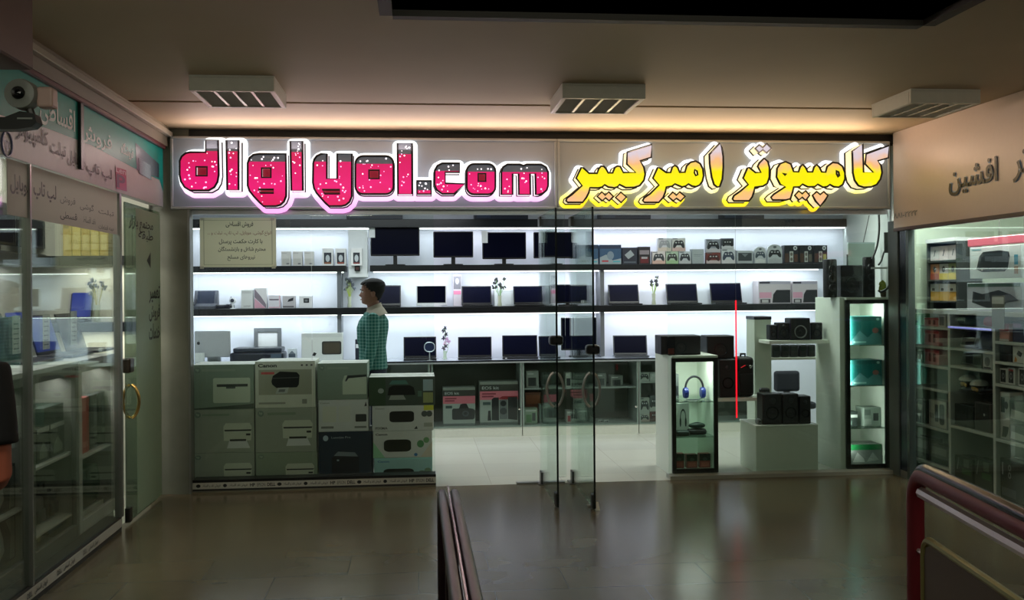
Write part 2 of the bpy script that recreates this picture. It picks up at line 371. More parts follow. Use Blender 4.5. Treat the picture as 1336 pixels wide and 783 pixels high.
struct('wall_pillar', MB().box(XL - .12, xAt(246.5, YF), YF - .03, YF + .16, 0, ZS0 - .002, MARBLE).box(XL - .12, xAt(246.5, YF), YF + .03, YF + .16, ZS0 - .002, ZC, MARBLE), 'grey stone pillar left of the lit shop window')
struct('trim_3', MB().box(xAt(246.5, YF), xAt(249.5, YF), YF - .035, YF + .05, 0, ZS0, ALU), 'aluminium edge profile beside the stone pillar')
struct('wall_back', MB().box(-2.75, 5.3, YW, YW + .1, 0, 2.8, WHITE_W), 'white back wall of the shop')
struct('wall_left', MB().box(-2.75, -2.62, YF + .16, YW, 0, 2.8, WHITE_W), 'left side wall inside the shop')
cR = onY(1100, 330, YW); jR = onY(1163, 300, YF + .02)
b = MB(); b.prism([(jR.x, YF + .02), (cR.x, YW), (cR.x + .2, YW), (cR.x + .2, YF + .02)], M((196, 204, 200), .5), 0, 2.8, 'XY')
struct('wall_right', b, 'pale right side wall inside the shop')
struct('ceiling_shop', MB().box(-2.75, 5.3, YF + .12, YW + .1, 2.7, 2.8, WHITE_W), 'white shop ceiling')
struct('wall_lintel', MB().box(XL - .12, XR + .05, YF + .06, YF + .12, ZS0 + .02, ZC, M((60, 60, 60), .6)), 'wall above the shop window')
# glass front
GL = glass((0.95, 0.985, 0.965)); YG = YF + .10
def pane(n, px0, px1, lab, z1=ZS0 - .01): struct('window_%d' % n, MB().box(xAt(px0, YG), xAt(px1, YG) - .004, YG, YG + .01, .1 if n < 3 else .03, z1, GL), lab)
pane(1, 249, 407, 'left shop window pane'); pane(2, 407, 567, 'second shop window pane'); pane(3, 711, 738, 'narrow fixed pane between the two glass doors'); pane(4, 871, 1163, 'right shop window pane')
struct('trim_4', MB().box(xAt(249, YF), xAt(1163, YF), YF + .05, YF + .13, ZS0 - .035, ZS0 + .02, M((214, 218, 222), .3, .3)), 'metal glazing track under the sign')
x0, x1 = xAt(249, YF), xAt(567, YF)
b = MB().box(x0, x1, YF, YF + .14, 0, .085, M((36, 36, 34), .5)); b.box(x0, x1, YF - .004, YF + .14, .085, .1, BLACK); b.box(x0, x1, YF - .004, YF, .0, .012, M((120, 118, 100), .5))
b.box(x0, x1, YF - .003, YF, .028, .078, M((196, 196, 186), .5))
put = lambda u, v: (u, YF - .0045, v); tw = M((30, 32, 36), .5)
ww = (x1 - x0) / 3.05
for k in range(3):
    xx = x0 + .03 + k * ww
    for t, a, c, w_ in (('●', .0, .035, .0), ('فروش نقد و اقساط', .05, .19, .01), ('●', .21, .24, .0), ('فروش نقد اقساط', .26, .40, .01), ('HP', .42, .46, .03), ('EPSON', .475, .54, .0), ('DELL', .555, .62, .03)):
        if xx + c < x1: add_text(b, t, xx + a, .04, xx + c, .067, tw, put, w_)
struct('trim_5', b, 'plinth strip with brand names under the left window')
struct('trim_6', MB().box(xAt(873, YF), xAt(1171, YF), YF, YF + .14, 0, .03, M((150, 152, 140), .4)), 'pale kerb under the right window')
# ------------------------------------------------------------------ left shop shell
DW = M((226, 226, 214), .6)
struct('wall_left_shop', MB().box(-3.1, -3.0, 2.6, YF, 0, 2.8, DW), 'back wall of the left shop')
struct('wall_left_end', MB().box(-3.1, XL - .12, YF - .02, YF + .14, 0, 2.8, DW), 'end wall of the left shop')
struct('wall_left_near', MB().box(-3.1, XL - .1, 2.5, 2.6, 0, 2.8, DW), 'near wall of the left shop')
struct('ceiling_left', MB().box(-3.1, XL - .05, 2.5, YF, 2.76, 2.86, DW), 'ceiling of the left shop')
yPost = onX(156, 480, XL).y; yDoorA = onX(166, 600, XL).y; yDoorB = onX(211, 600, XL).y
pA = onX(39, 600, XL).y
b = MB()
for y, w_ in ((pA, .009), (yPost, .022)): b.box(XL - .03, XL + .015, y - w_, y + w_, .1, 2.26, ALU)
struct('trim_7', b, 'aluminium posts of the left shopfront')
GG = glass((0.94, 0.97, 0.95), .45)
struct('window_5', MB().box(XL - .012, XL - .004, 2.9, pA - .01, .1, 2.26, GG), 'nearest glass pane of the left shop')
struct('window_6', MB().box(XL - .012, XL - .004, pA + .01, yPost - .024, .1, 2.26, GG), 'glass pane of the left shop before its door')
b = MB().box(XL - .1, XL, 2.9, yPost + .022, 0, .1, M((60, 60, 56), .5)); b.box(XL, XL + .003, 2.9, yPost + .022, .03, .085, M((190, 190, 180), .5))
putl = lambda u, v: (XL + .0045, u, v)
for k in range(8):
    yy = 3.1 + k * .42
    if yy + .3 < yPost: add_text(b, 'DELL', yy, .045, yy + .07, .072, tw, putl); add_text(b, 'فروش اقساطی', yy + .1, .04, yy + .28, .075, tw, putl)
struct('trim_8', b, 'plinth strip with lettering under the left shop glass')
# ------------------------------------------------------------------ right shop shell
struct('wall_right_shop', MB().box(5.5, 5.6, 4.6, YF + .1, 0, 2.8, M((150, 160, 156), .6)), 'back wall of the right shop')
struct('wall_right_end', MB().box(XR + .12, 5.6, YF + .0, YF + .1, 0, 2.8, M((170, 186, 166), .6)), 'pale green end wall of the right shop')
struct('wall_right_near', MB().box(XR + .1, 5.6, 4.5, 4.6, 0, 2.8, M((120, 124, 120), .6)), 'near wall of the right shop')
struct('ceiling_right', MB().box(XR + .05, 5.6, 4.5, YF + .1, 2.72, 2.82, DW), 'ceiling of the right shop')
yR1, yR0 = onX(1172, 450, XR).y, onX(1186, 450, XR).y
b = MB(); b.box(XR, XR + .06, yR1 + .0, YF + .06, 0, ZS0 - .1, M((84, 92, 90), .4)); b.box(XR + .01, XR + .05, yR0 + .03, yR1, .06, ZS0 - .16, M((34, 42, 52), .2)); b.box(XR - .005, XR + .05, yR0 - .01, yR0 + .035, 0, ZS0 - .16, M((86, 98, 96), .35, .3)); b.box(XR + .01, XR + .06, yR0 + .03, yR1, 0, .06, ALU)
struct('trim_9', b, 'grey corner posts at the right shopfront')
struct('trim_14', MB().box(XR + .1, XR + .6, 4.7, YF - .02, 0, .058, M((120, 124, 116), .5)), 'low base of the right shop window display')
struct('window_7', MB().box(XR + .02, XR + .03, 4.6, yR0 - .01, .05, 2.12, glass((0.94, 0.97, 0.95), .25)), 'glass front of the right shop')
struct('trim_10', MB().box(XR, XR + .08, 4.6, yR0, 0, .05, ALU), 'sill rail of the right shop glass')
# ================================================================== THE BIG SIGNS
YFACE, YREAR = YS - .165, YS - .022
def q(x0, pts): return [(x0 + a / 7.121, 172 + b_ / 7.118) for a, b_ in pts]
def on_face(pts): return [(lambda w: (w.x, w.z))(onY(px, py, YFACE)) for px, py in pts]
def rrect(x0, y0, x1, y1, r):
    return [(px, py) for px, py in rr(x0, y0, x1, y1, r, r, 5)]
GL_ = {
 'd': [[(345,78),(460,78),(466,400),(455,465),(425,515),(372,545),(200,545),(150,515),(115,460),(103,400),(103,272),(122,228),(160,198),(200,190),(345,190)], [(255,325),(358,325),(358,408),(255,408)]],
}
LET = []   # (letter name, face outline px, holes px)
LET.append(('d', q(220, GL_['d'][0]), [q(220, GL_['d'][1])]))
LET.append(('i', q(220, [(537,80),(650,80),(650,540),(545,540)]), []))
LET.append(('g', [(323.2,213),(325.5,206),(330.5,202),(338,200.8),(373,200.8),(373.5,240),(373.3,256),(370.5,263),(366,267.3),(360,269),(343.8,269),(338,263.5),(331,256),(325.5,249),(323.2,242)], [[(341.5,219.3),(353.5,219.3),(353.5,231.6),(341.5,231.6)], [(337,247.2),(357,247.2),(357,251.8),(340,251.8)]]))
LET.append(('i', q(350, [(205,88),(318,88),(322,545),(215,545)]), []))
LET.append(('y', q(350, [(418,290),(428,255),(450,225),(490,206),(545,205),(545,435),(640,435),(640,205),(778,205),(776,600),(756,650),(720,680),(680,690),(565,690),(520,650),(450,570),(425,525),(415,470)]), [q(350, [(500,538),(665,538),(665,575),(525,575)])]))
LET.append(('o', rrect(463.7, 203.6, 513.4, 253.2, 10), [[(481.3,222),(494.7,222),(494.7,233),(481.3,233)]]))
LET.append(('l', q(480, [(275,108),(410,108),(412,578),(280,578)]), []))
LET.append(('dot', q(480, [(455,455),(588,455),(588,578),(457,578)]), []))
LET.append(('c', q(480, [(852,292),(690,292),(645,315),(620,360),(618,490),(640,540),(690,576),(800,576),(902,484),(720,478),(718,376),(850,376)]), []))
LET.append(('o', rrect(608.9, 214, 646.3, 253.6, 9.5), [q(600, [(170,388),(240,388),(240,460),(170,460)])]))
LET.append(('m', q(600, [(385,582),(385,370),(400,328),(440,303),(560,303),(590,315),(620,303),(755,303),(800,328),(820,375),(820,500),(806,542),(775,570),(738,582),(705,582),(700,390),(652,390),(655,582),(548,582),(545,390),(490,390),(490,582)]), []))
FAR = []
FAR.append(('kabir', q(725, [(893,118),(888,237),(785,270),(820,330),(832,395),(820,450),(780,500),(730,517),(650,519),(592,490),(575,512),(545,521),(490,514),(455,493),(430,515),(395,522),(318,520),(308,565),(285,610),(250,656),(112,656),(96,640),(104,615),(150,583),(244,500),(190,430),(237,332),(258,336),(310,385),(385,385),(398,345),(420,320),(445,320),(465,340),(488,382),(528,382),(550,330),(575,318),(600,322),(628,378),(742,378),(660,300),(664,190)]), []))
FAR.append(('dots', q(725, [(385,600),(428,558),(460,588),(493,558),(535,600),(497,642),(463,614),(432,642)]), []))
FAR.append(('dot', q(725, [(555,610),(605,560),(657,606),(608,657)]), []))
FAR.append(('alef', q(825, [(715,210),(812,106),(832,150),(844,230),(845,330),(836,440),(812,508),(788,514),(758,490),(736,420),(718,300)]), []))
FAR.append(('mir', q(825, [(190,430),(235,332),(262,340),(315,378),(355,378),(370,328),(395,312),(420,328),(440,378),(488,375),(505,315),(540,283),(588,272),(630,295),(655,345),(662,410),(650,460),(625,495),(590,510),(555,505),(520,485),(495,505),(460,512),(430,500),(395,485),(370,505),(315,514),(306,560),(286,610),(245,656),(112,656),(96,638),(110,612),(165,575),(246,495)]), [q(825, [(580,352),(600,365),(606,400),(590,408),(576,380)])]))
FAR.append(('dots', q(825, [(333,602),(375,560),(408,588),(440,558),(490,600),(448,645),(410,618),(378,642)]), []))
FAR.append(('tar', q(935, [(245,430),(285,336),(303,332),(360,378),(410,378),(380,322),(395,290),(440,246),(475,275),(490,330),(490,420),(470,480),(430,505),(355,515),(345,560),(330,605),(300,642),(160,642),(147,622),(160,592),(215,555),(292,490)]), []))
FAR.append(('dots', q(935, [(358,155),(395,122),(428,148),(465,110),(508,155),(465,197),(428,170),(393,195)]), []))
FAR.append(('kampiu', q(935, [(555,420),(560,340),(590,295),(640,277),(690,300),(715,370),(760,372),(775,325),(800,304),(825,330),(845,372),(890,372),(905,325),(930,305),(955,330),(975,372)]) + q(1030, [(335,375),(350,322),(400,285),(450,290),(492,320),(515,380),(515,440),(495,490),(455,515),(410,510),(375,490),(350,510),(310,515),(262,488),(235,510),(170,512),(120,487),(95,512),(38,514)]) + q(935, [(705,560),(685,622),(640,634),(520,634),(504,608),(530,580),(637,510),(590,490)]), [q(1030, [(435,360),(455,373),(463,408),(452,420),(437,392)]), q(935, [(610,388),(648,396),(636,404)])]))
FAR.append(('ka', q(1030, [(583,180),(680,112),(688,376),(778,378),(702,300),(712,205),(924,128),(918,242),(820,270),(850,312),(860,380),(845,440),(810,490),(760,512),(690,516),(640,500),(604,450),(588,380)]), []))
FAR.append(('dots', q(1030, [(48,590),(85,550),(118,575),(150,548),(187,590),(150,637),(118,608),(86,634)]), []))
FAR.append(('dots', q(1030, [(213,590),(252,556),(285,582),(318,556),(357,592),(328,640),(285,690),(243,645)]), []))

def sdf_outline(loops, off, step=.005):
    """outlines of the shape grown by off (marching squares over the distance to the loops)"""
    allp = np.array([p for l in loops for p in l]); lo = allp.min(0) - off - .02; hi = allp.max(0) + off + .02
    nx, nz = int((hi[0] - lo[0]) / step) + 2, int((hi[1] - lo[1]) / step) + 2
    gx, gz = np.meshgrid(lo[0] + step * np.arange(nx), lo[1] + step * np.arange(nz), indexing='ij')
    D = np.full(gx.shape, 9.0); ins = np.zeros(gx.shape, bool)
    for l in loops:
        c = np.zeros(gx.shape, bool)
        for i in range(len(l)):
            (ax, az), (bx, bz) = l[i - 1], l[i]
            dx, dz = bx - ax, bz - az; L = dx * dx + dz * dz + 1e-12
            t = np.clip(((gx - ax) * dx + (gz - az) * dz) / L, 0, 1)
            D = np.minimum(D, np.hypot(gx - ax - t * dx, gz - az - t * dz))
            cond = ((az > gz) != (bz > gz)); xi = ax + (gz - az) * dx / (dz if abs(dz) > 1e-12 else 1e-12); c ^= cond & (gx < xi)
        ins |= c
    V = np.where(ins, -D, D) - off
    seg = {}
    def P(i, j, k, l_): a, b_ = V[i, j], V[k, l_]; t = a / (a - b_); return (i + (k - i) * t, j + (l_ - j) * t)
    neg = V < 0
    cs = neg[:-1, :-1].astype(int) + 2 * neg[1:, :-1] + 4 * neg[1:, 1:] + 8 * neg[:-1, 1:]
    E = {0: ((0, 0), (1, 0)), 1: ((1, 0), (1, 1)), 2: ((1, 1), (0, 1)), 3: ((0, 1), (0, 0))}
    TB = {1: [(3, 0)], 2: [(0, 1)], 3: [(3, 1)], 4: [(1, 2)], 5: [(3, 0), (1, 2)], 6: [(0, 2)], 7: [(3, 2)], 8: [(2, 3)], 9: [(2, 0)], 10: [(0, 1), (2, 3)], 11: [(2, 1)], 12: [(1, 3)], 13: [(1, 0)], 14: [(0, 3)]}
    def key(i, j, e): (a, b_), (c, d) = E[e]; return tuple(sorted(((i + a, j + b_), (i + c, j + d))))
    pos = {}
    for i, j in zip(*np.nonzero((cs > 0) & (cs < 15))):
        for e0, e1 in TB[cs[i, j]]:
            k0, k1 = key(i, j, e0), key(i, j, e1)
            for k_ in (k0, k1):
                if k_ not in pos: pos[k_] = P(*k_[0], *k_[1])
            seg[k0] = k1
    out = []
    while seg:
        s = next(iter(seg)); loop = []; k_ = s
        while k_ in seg: nk = seg.pop(k_); loop.append(pos[k_]); k_ = nk
        if len(loop) > 8: out.append([(lo[0] + step * a, lo[1] + step * b_) for a, b_ in loop][::2])
    return out
def area2(l): return sum(l[i - 1][0] * l[i][1] - l[i][0] * l[i - 1][1] for i in range(len(l))) / 2
def inside(p, l):
    c = False
    for i in range(len(l)):
        (ax, az), (bx, bz) = l[i - 1], l[i]
        if (az > p[1]) != (bz > p[1]) and p[0] < (bx - ax) * (p[1] - az) / (bz - az) + ax: c = not c
    return c
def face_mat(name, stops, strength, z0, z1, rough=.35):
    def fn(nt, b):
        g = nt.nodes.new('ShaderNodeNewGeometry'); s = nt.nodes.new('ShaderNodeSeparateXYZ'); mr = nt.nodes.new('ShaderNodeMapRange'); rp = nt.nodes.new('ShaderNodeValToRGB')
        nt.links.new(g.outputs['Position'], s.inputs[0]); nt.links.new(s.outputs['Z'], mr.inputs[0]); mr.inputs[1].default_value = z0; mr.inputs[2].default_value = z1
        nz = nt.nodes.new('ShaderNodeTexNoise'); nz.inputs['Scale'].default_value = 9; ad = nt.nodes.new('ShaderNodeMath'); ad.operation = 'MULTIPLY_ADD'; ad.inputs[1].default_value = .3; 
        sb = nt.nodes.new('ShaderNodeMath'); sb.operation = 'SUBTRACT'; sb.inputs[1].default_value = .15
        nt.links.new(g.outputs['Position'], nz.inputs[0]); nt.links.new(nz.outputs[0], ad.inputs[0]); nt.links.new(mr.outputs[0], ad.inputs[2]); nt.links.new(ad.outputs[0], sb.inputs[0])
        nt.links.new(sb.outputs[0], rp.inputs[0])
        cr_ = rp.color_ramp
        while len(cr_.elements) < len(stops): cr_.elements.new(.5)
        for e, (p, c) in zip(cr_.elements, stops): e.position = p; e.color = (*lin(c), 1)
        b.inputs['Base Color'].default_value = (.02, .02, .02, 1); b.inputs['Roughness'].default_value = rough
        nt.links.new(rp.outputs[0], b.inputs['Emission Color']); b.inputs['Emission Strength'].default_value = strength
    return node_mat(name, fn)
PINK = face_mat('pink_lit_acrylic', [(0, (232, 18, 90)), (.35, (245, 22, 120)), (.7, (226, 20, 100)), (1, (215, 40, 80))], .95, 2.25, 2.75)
REDW = M((120, 4, 30), .4, emit=.55, noise=.0)
GREYF = M((120, 128, 142), .5, noise=.1, emit=.22)  # unlit grey acrylic, given a slight glow to look brighter
HALO_P = face_mat('white_pink_halo', [(0, (255, 160, 235)), (.22, (255, 200, 240)), (.36, (255, 255, 255)), (1, (250, 252, 250))], 1.5, 2.24, 2.80)
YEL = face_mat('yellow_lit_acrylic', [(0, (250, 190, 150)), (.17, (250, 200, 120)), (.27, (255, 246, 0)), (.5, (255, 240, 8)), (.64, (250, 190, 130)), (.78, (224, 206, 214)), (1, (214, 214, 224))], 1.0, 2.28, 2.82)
HALO_Y = face_mat('white_yellow_halo', [(0, (255, 200, 20)), (.14, (255, 236, 40)), (.34, (255, 240, 200)), (.5, (255, 252, 246)), (1, (250, 250, 246))], 1.4, 2.24, 2.80)
SIDE_P = M((236, 226, 230), .4, emit=.75, noise=.0); SIDE_Y = M((250, 236, 190), .4, emit=.7, noise=.0)
RIM = M((26, 27, 34), .35, noise=.0); DOTW = M((255, 245, 250), .4, emit=1.6, noise=0); DOTP = M((255, 190, 235), .4, emit=1.3, noise=0)
PANEL = M((176, 186, 200), .42, .15, noise=.04, scale=3.0)
FRAMEM = M((186, 190, 194), .35, .6)
def big_sign(name, label, px0, px1, letters, halo_m, side_m, pink, off):
    x0, x1 = xAt(px0, YS), xAt(px1, YS)
    S = root(name, label, 'sign', ((x0 + x1) / 2, YS + .04, ZS0), 0, 'lit signs over the shop window', world=True)
    MB().box(x0, x1, YS, YS + .055, ZS0, ZS1, PANEL).build('back_panel', S)
    f = MB(); t = .022
    for a in ((x0, x1, ZS0, ZS0 + t), (x0, x1, ZS1 - t, ZS1), (x0, x0 + t, ZS0 + t, ZS1 - t), (x1 - t, x1, ZS0 + t, ZS1 - t)): f.rbox(a[0], a[1], YS - .015, YS, a[2], a[3], FRAMEM, .004)
    f.build('frame', S)
    world = []
    for nm, pts, holes in letters: world.append((nm, on_face(pts), [on_face(h) for h in holes]))
    rng = random.Random(3)
    h = MB(); loops = sdf_outline([o for _, o, _ in world], off)
    outer = [l for l in loops if area2(l) * 1 != 0]
    big = max(outer, key=lambda l: abs(area2(l))); sg = 1 if area2(big) > 0 else -1
    outs = [l for l in outer if area2(l) * sg > 0]; ins = [l for l in outer if area2(l) * sg < 0]
    for l in outs:
        hs = [k for k in ins if inside(k[0], l)]
        h.prism(l, halo_m, YS - .02, YS - .001, 'XZ', hs, halo_m, back=False)
    h.build('halo_plate', S, fix=False)
    for nm, o, hs in world:
        L = MB()
        if pink:
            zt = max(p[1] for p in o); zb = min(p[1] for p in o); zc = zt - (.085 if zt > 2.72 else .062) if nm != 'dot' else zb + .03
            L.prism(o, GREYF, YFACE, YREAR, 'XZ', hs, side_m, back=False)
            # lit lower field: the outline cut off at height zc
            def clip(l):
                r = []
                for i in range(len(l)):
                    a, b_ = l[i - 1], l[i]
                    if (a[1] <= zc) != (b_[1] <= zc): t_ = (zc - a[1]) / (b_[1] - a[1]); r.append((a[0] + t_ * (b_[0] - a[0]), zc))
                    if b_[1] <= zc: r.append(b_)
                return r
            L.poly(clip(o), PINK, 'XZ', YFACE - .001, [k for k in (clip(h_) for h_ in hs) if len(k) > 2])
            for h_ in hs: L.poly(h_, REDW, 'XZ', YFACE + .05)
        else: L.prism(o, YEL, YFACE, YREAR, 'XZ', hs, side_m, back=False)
        lo = L.build('letter' if nm != 'dot' and nm != 'dots' else 'letter_dot', S, fix=False)
        R = MB()
        for l in [o] + hs:
            for y, r in ((YFACE, .0088), (YREAR - .004, .0105)): R.tube([(a, y, c) for a, c in l], r, RIM, 6, closed=True)
        R.build('rim', lo)
        if pink:
            D = MB(); n = int(8 + abs(area2(o)) * 170); xs = [p[0] for p in o]; zs = [p[1] for p in o]; k = 0; tr = 0
            while k < n and tr < 3000:
                tr += 1; p = (rng.uniform(min(xs), max(xs)), rng.uniform(min(zs), max(zs)))
                if not all(inside((p[0] + dx, p[1] + dz), o) for dx, dz in ((.016, 0), (-.016, 0), (0, .016), (0, -.016))) or any(inside((p[0] + dx, p[1] + dz), h_) for h_ in hs for dx, dz in ((.01, 0), (-.01, 0), (0, .01), (0, -.01))): continue
                D.poly(circ(p[0], p[1], *(2 * [rng.uniform(.0035, .0078)]), 8), DOTW if p[1] > zc or rng.random() < .3 else DOTP, 'XZ', YFACE - .003); k += 1
            D.build('lit_dots', lo, fix=False)
    return S
SIGN_L = big_sign('shop_sign', 'grey sign panel with glowing pink letters reading digiyol.com', 224, 728, LET, HALO_P, SIDE_P, True, .043)
SIGN_R = big_sign('shop_sign', 'grey sign panel with glowing yellow Persian letters', 728.3, 1162, FAR, HALO_Y, SIDE_Y, False, .036)
# the light the letters throw up onto the ceiling
area('letter_glow', (-.3, YS - .2, 2.68), 2.9, .08, 13.0, (1.0, .78, .71), (0, -.7, .8), SIGN_L)
area('letter_glow', (2.45, YS - .2, 2.68), 2.5, .08, 13.0, (1.0, .72, .50), (0, -.7, .8), SIGN_R)

# ------------------------------------------------------------------ left shop header sign
TEAL = M((24, 158, 146), .42, noise=.08); PALE = M((206, 204, 206), .42, noise=.05)
for m_ in (TEAL, PALE): m_.node_tree.nodes['Principled BSDF'].inputs['Specular IOR Level'].default_value = .22
hz0, hz1 = 2.27, 2.74
S = root('shop_sign', 'teal and grey sign board above the left shop glass', 'sign', (XL, 5.6, hz0), 0, world=True)
b = MB().box(XL - .06, XL, 2.2, YF - .06, hz0, hz1, PALE)
b.build('board', S)
def onL(px, py): w = onX(px, py, XL); return (w.y, w.z)
b = MB(); e = .0015
b.poly([(2.2, hz1), (2.2, 2.62), onL(0, 150), onL(60, 167), onL(120, 190), onL(172, 218), (yDoorB, hz0 + .2), (YF - .06, hz0 + .12), (YF - .06, hz1)], TEAL, 'YZ', XL + e)
b.poly([onL(176, 186), onL(207, 214), onL(207, 232), onL(178, 222)], M((18, 44, 66), .3), 'YZ', XL + 2 * e)
b.poly([onL(180, 206), onL(196, 216), onL(197, 235), onL(181, 226)], M((40, 38, 44), .2), 'YZ', XL + 3 * e)
b.poly([onL(150, 218), onL(164, 222), onL(165, 250), onL(151, 246)], M((150, 18, 30), .3), 'YZ', XL + 2 * e)
b.build('printed_field', S, fix=False)
b = MB()
def ltext(t, pa, pb, m, w=.01, x=.003):   # pa: lower-left pixel, pb: upper-right pixel of the word
    a, c = onL(*pa), onL(*pb); zb, zt = a[1], c[1]
    add_text(b, t, a[0], min(zb, zt), c[0], max(zb, zt), m, lambda u, v: (XL + x, u, v), w)
WT = M((226, 240, 236), .5); DKT = M((62, 56, 60), .5)
zA = lambda px, py: onL(px, py)[1]
def ltz(t, px0, px1, z0, z1, m, w=.01):
    add_text(b, t, onL(px0, 300)[0], z0, onL(px1, 300)[0], z1, m, lambda u, v: (XL + .004, u, v), w)
ltz('فروش', 103, 146, 2.50, 2.62, WT, .015); ltz('اقساطی', 52, 98, 2.50, 2.66, WT, .015)
ltz('لپ تاپ', 113, 146, 2.31, 2.40, DKT, .015); ltz('موبایل', 88, 111, 2.33, 2.42, DKT, .015); ltz('تبلت', 66, 86, 2.35, 2.44, DKT, .015); ltz('کامپیوتر', 22, 63, 2.36, 2.47, DKT, .015)
ltz('Len', 151, 164, 2.40, 2.44, M((210, 190, 190), .4)); ltz('P', 152, 163, 2.30, 2.39, M((30, 20, 24), .4), .03); ltz('فروشگاه', 158, 174, 2.52, 2.62, WT)
b.build('lettering', S, fix=False)
b = MB(); c0 = onL(8, 188); b.tube([(XL + .004, c0[0] + .06 * math.cos(a), c0[1] + .06 * math.sin(a)) for a in [2 * PI * k / 20 for k in range(20)]], .006, M((90, 96, 130), .4), 6, True)
add_text(b, 'hp', c0[0] - .04, c0[1] - .04, c0[0] + .04, c0[1] + .035, M((90, 96, 130), .4), lambda u, v: (XL + .004, u, v), .02); b.build('round_emblem', S)
b = MB(); b.rbox(XL, XL + .03, 2.2, YF - .08, hz1 - .02, hz1 + .012, M((92, 24, 28), .35), .006); b.build('red_trim', S)
b = MB(); b.box(XL + .0, XL + .02, onL(103, 150)[0] - .025, onL(103, 150)[0] + .025, 2.33, hz1 - .02, M((40, 50, 52), .4)); b.build('bracket', S)
# white lettered film below the board, on the glass
pf0, pf1 = onL(10, 290)[0], yPost - .03
S = root('window_banner', 'white lettered strip stuck across the top of the left shop glass', 'banner', (XL, (pf0 + pf1) / 2, 1.98), 0, world=True)
MB().box(XL - .0035, XL + .001, pf0, pf1, 1.985, 2.258, sheer((206, 198, 196))).build('film', S)
b = MB(); KT = M((24, 24, 28), .5); GT = M((104, 98, 100), .5)
def fz(t, px0, px1, z0, z1, m, w=.01): add_text(b, t, onL(px0, 300)[0], z0, onL(px1, 300)[0], z1, m, lambda u, v: (XL + .003, u, v), w)
fz('لپ تاپ موبایل', 13, 73, 2.08, 2.19, KT, .02); fz('فروش', 78, 98, 2.10, 2.15, GT); fz('قسطی', 78, 100, 2.01, 2.06, KT); fz('گوشی', 104, 122, 2.09, 2.14, GT); fz('تبلت', 128, 148, 2.09, 2.13, GT); fz('نقد اقساط', 108, 124, 2.02, 2.06, GT); fz('همه قطعات', 128, 148, 2.0, 2.03, GT)
b.build('lettering', S, fix=False)
# ------------------------------------------------------------------ right shop sign
S = root('shop_sign', 'cream sign board with dark Persian letters above the right shop', 'sign', (XR, 6.4, 2.09), 0, world=True)
rz0 = onX(1165, 298, XR).z
MB().box(XR - .005, XR + .05, 4.4, YS - .025, rz0, ZC - .003, M((226, 206, 198), .42, .1, noise=.03)).build('board', S)
b = MB().rbox(XR - .012, XR + .03, 4.4, YS - .025, rz0 - .03, rz0, M((90, 66, 60), .4), .004); b.build('lower_rail', S)
def onR(px, py): w = onX(px, py, XR); return (w.y, w.z)
b = MB(); BR = M((56, 22, 26), .4); LB = M((170, 190, 224), .4)
for m, x, wgt in ((LB, XR - .007, .035), (BR, XR - .014, .012)):
    a, c = onR(1240, 256), onR(1303, 202); add_text(b, 'افشین', a[0], 2.275, c[0], 2.50, m, lambda u, v, x=x: (x, u, v), wgt)
    add_text(b, 'کامپیوتر', onR(1324, 240)[0], 2.275, onR(1324, 240)[0] - .75, 2.53, m, lambda u, v, x=x: (x, u, v), wgt)
add_text(b, '۲۲۲۲-۱۸۸', onR(1167, 280)[0], 2.17, onR(1198, 275)[0], 2.215, M((150, 146, 146), .4), lambda u, v: (XR - .008, u, v), .02)
b.build('lettering', S, fix=False)
# ================================================================== SHELVES AND CABINETS OF THE LIT SHOP
SHB = M((10, 12, 18), .3, noise=.1); SHW = M((222, 226, 228), .4, noise=.02); GREYP = M((150, 154, 152), .45); LEDM = M((255, 255, 255), .4, emit=2.2, noise=0)
xL_, xR_ = -2.55, cR.x - .02
Z_MID0, Z_MID1 = 1.338, 1.412; Z_TOP0, Z_TOP1 = 1.806, 1.872; Z_CO0, Z_CO1 = 2.285, 2.375
def wall_shelf(name, label, x0, x1, z0, z1, lamp):
    S = root(name, label, 'shelf', ((x0 + x1) / 2, YW, z0), 0, 'dark shelves on the back wall', world=True)
    MB().rbox(x0, x1, YSH, YW - .002, z0, z1, SHB, .004).build('board', S)
    n = max(1, int((x1 - x0) / 1.0)); b = MB()
    b.box(x0 + .03, x1 - .03, YSH + .14, YSH + .155, z0 - .012, z0, LEDM); b.build('led_strip', S)
    for k in range(n):
        xc = x0 + (k + .5) * (x1 - x0) / n
        area('shelf_lamp', (xc, YSH + .12, z0 - .02), (x1 - x0) / n * .98, .03, L_SHELF * (x1 - x0) / n / 1.0 * lamp, (0.86, 0.92, 1.0), (0, .38, -1), S)
    return S
xg0, xg1 = xAt(451, YSH), xAt(483, YSH)
xEnd = xAt(1078, YSH)
wall_shelf('wall_shelf', 'lower dark wall shelf carrying the middle row of laptops', xL_, xEnd, Z_MID0, Z_MID1, .55)
wall_shelf('wall_shelf', 'short upper dark wall shelf left of the white gap', xL_, xg0, Z_TOP0, Z_TOP1, .55)
wall_shelf('wall_shelf', 'long upper dark wall shelf under the monitors and controller boxes', xg1, xEnd, Z_TOP0, Z_TOP1, .55)
wall_shelf('wall_shelf', 'topmost dark shelf band running under the sign', xL_, xAt(1128, YSH), Z_CO0, Z_CO1, .42)
struct('wall_panel', MB().box(xg0 + .03, xg1 - .03, YSH + .05, YW, Z_TOP0 - .06, Z_CO0 - .02, SHW), 'white upright panel between the two upper shelves')
S = root('small_box', 'small black box on the white panel in the shelf gap', 'box', (xAt(466, YSH), YSH + .05, 1.81), 0, world=True)
MB().rbox(xAt(463, YSH), xAt(470, YSH), YSH, YSH + .048, 1.81, 1.868, BLACK, .004).build('case', S); MB().box(xAt(464.5, YSH), xAt(468.5, YSH), YSH - .001, YSH, 1.825, 1.853, M((70, 40, 36), .4)).build('front_plate', S)
n = 11
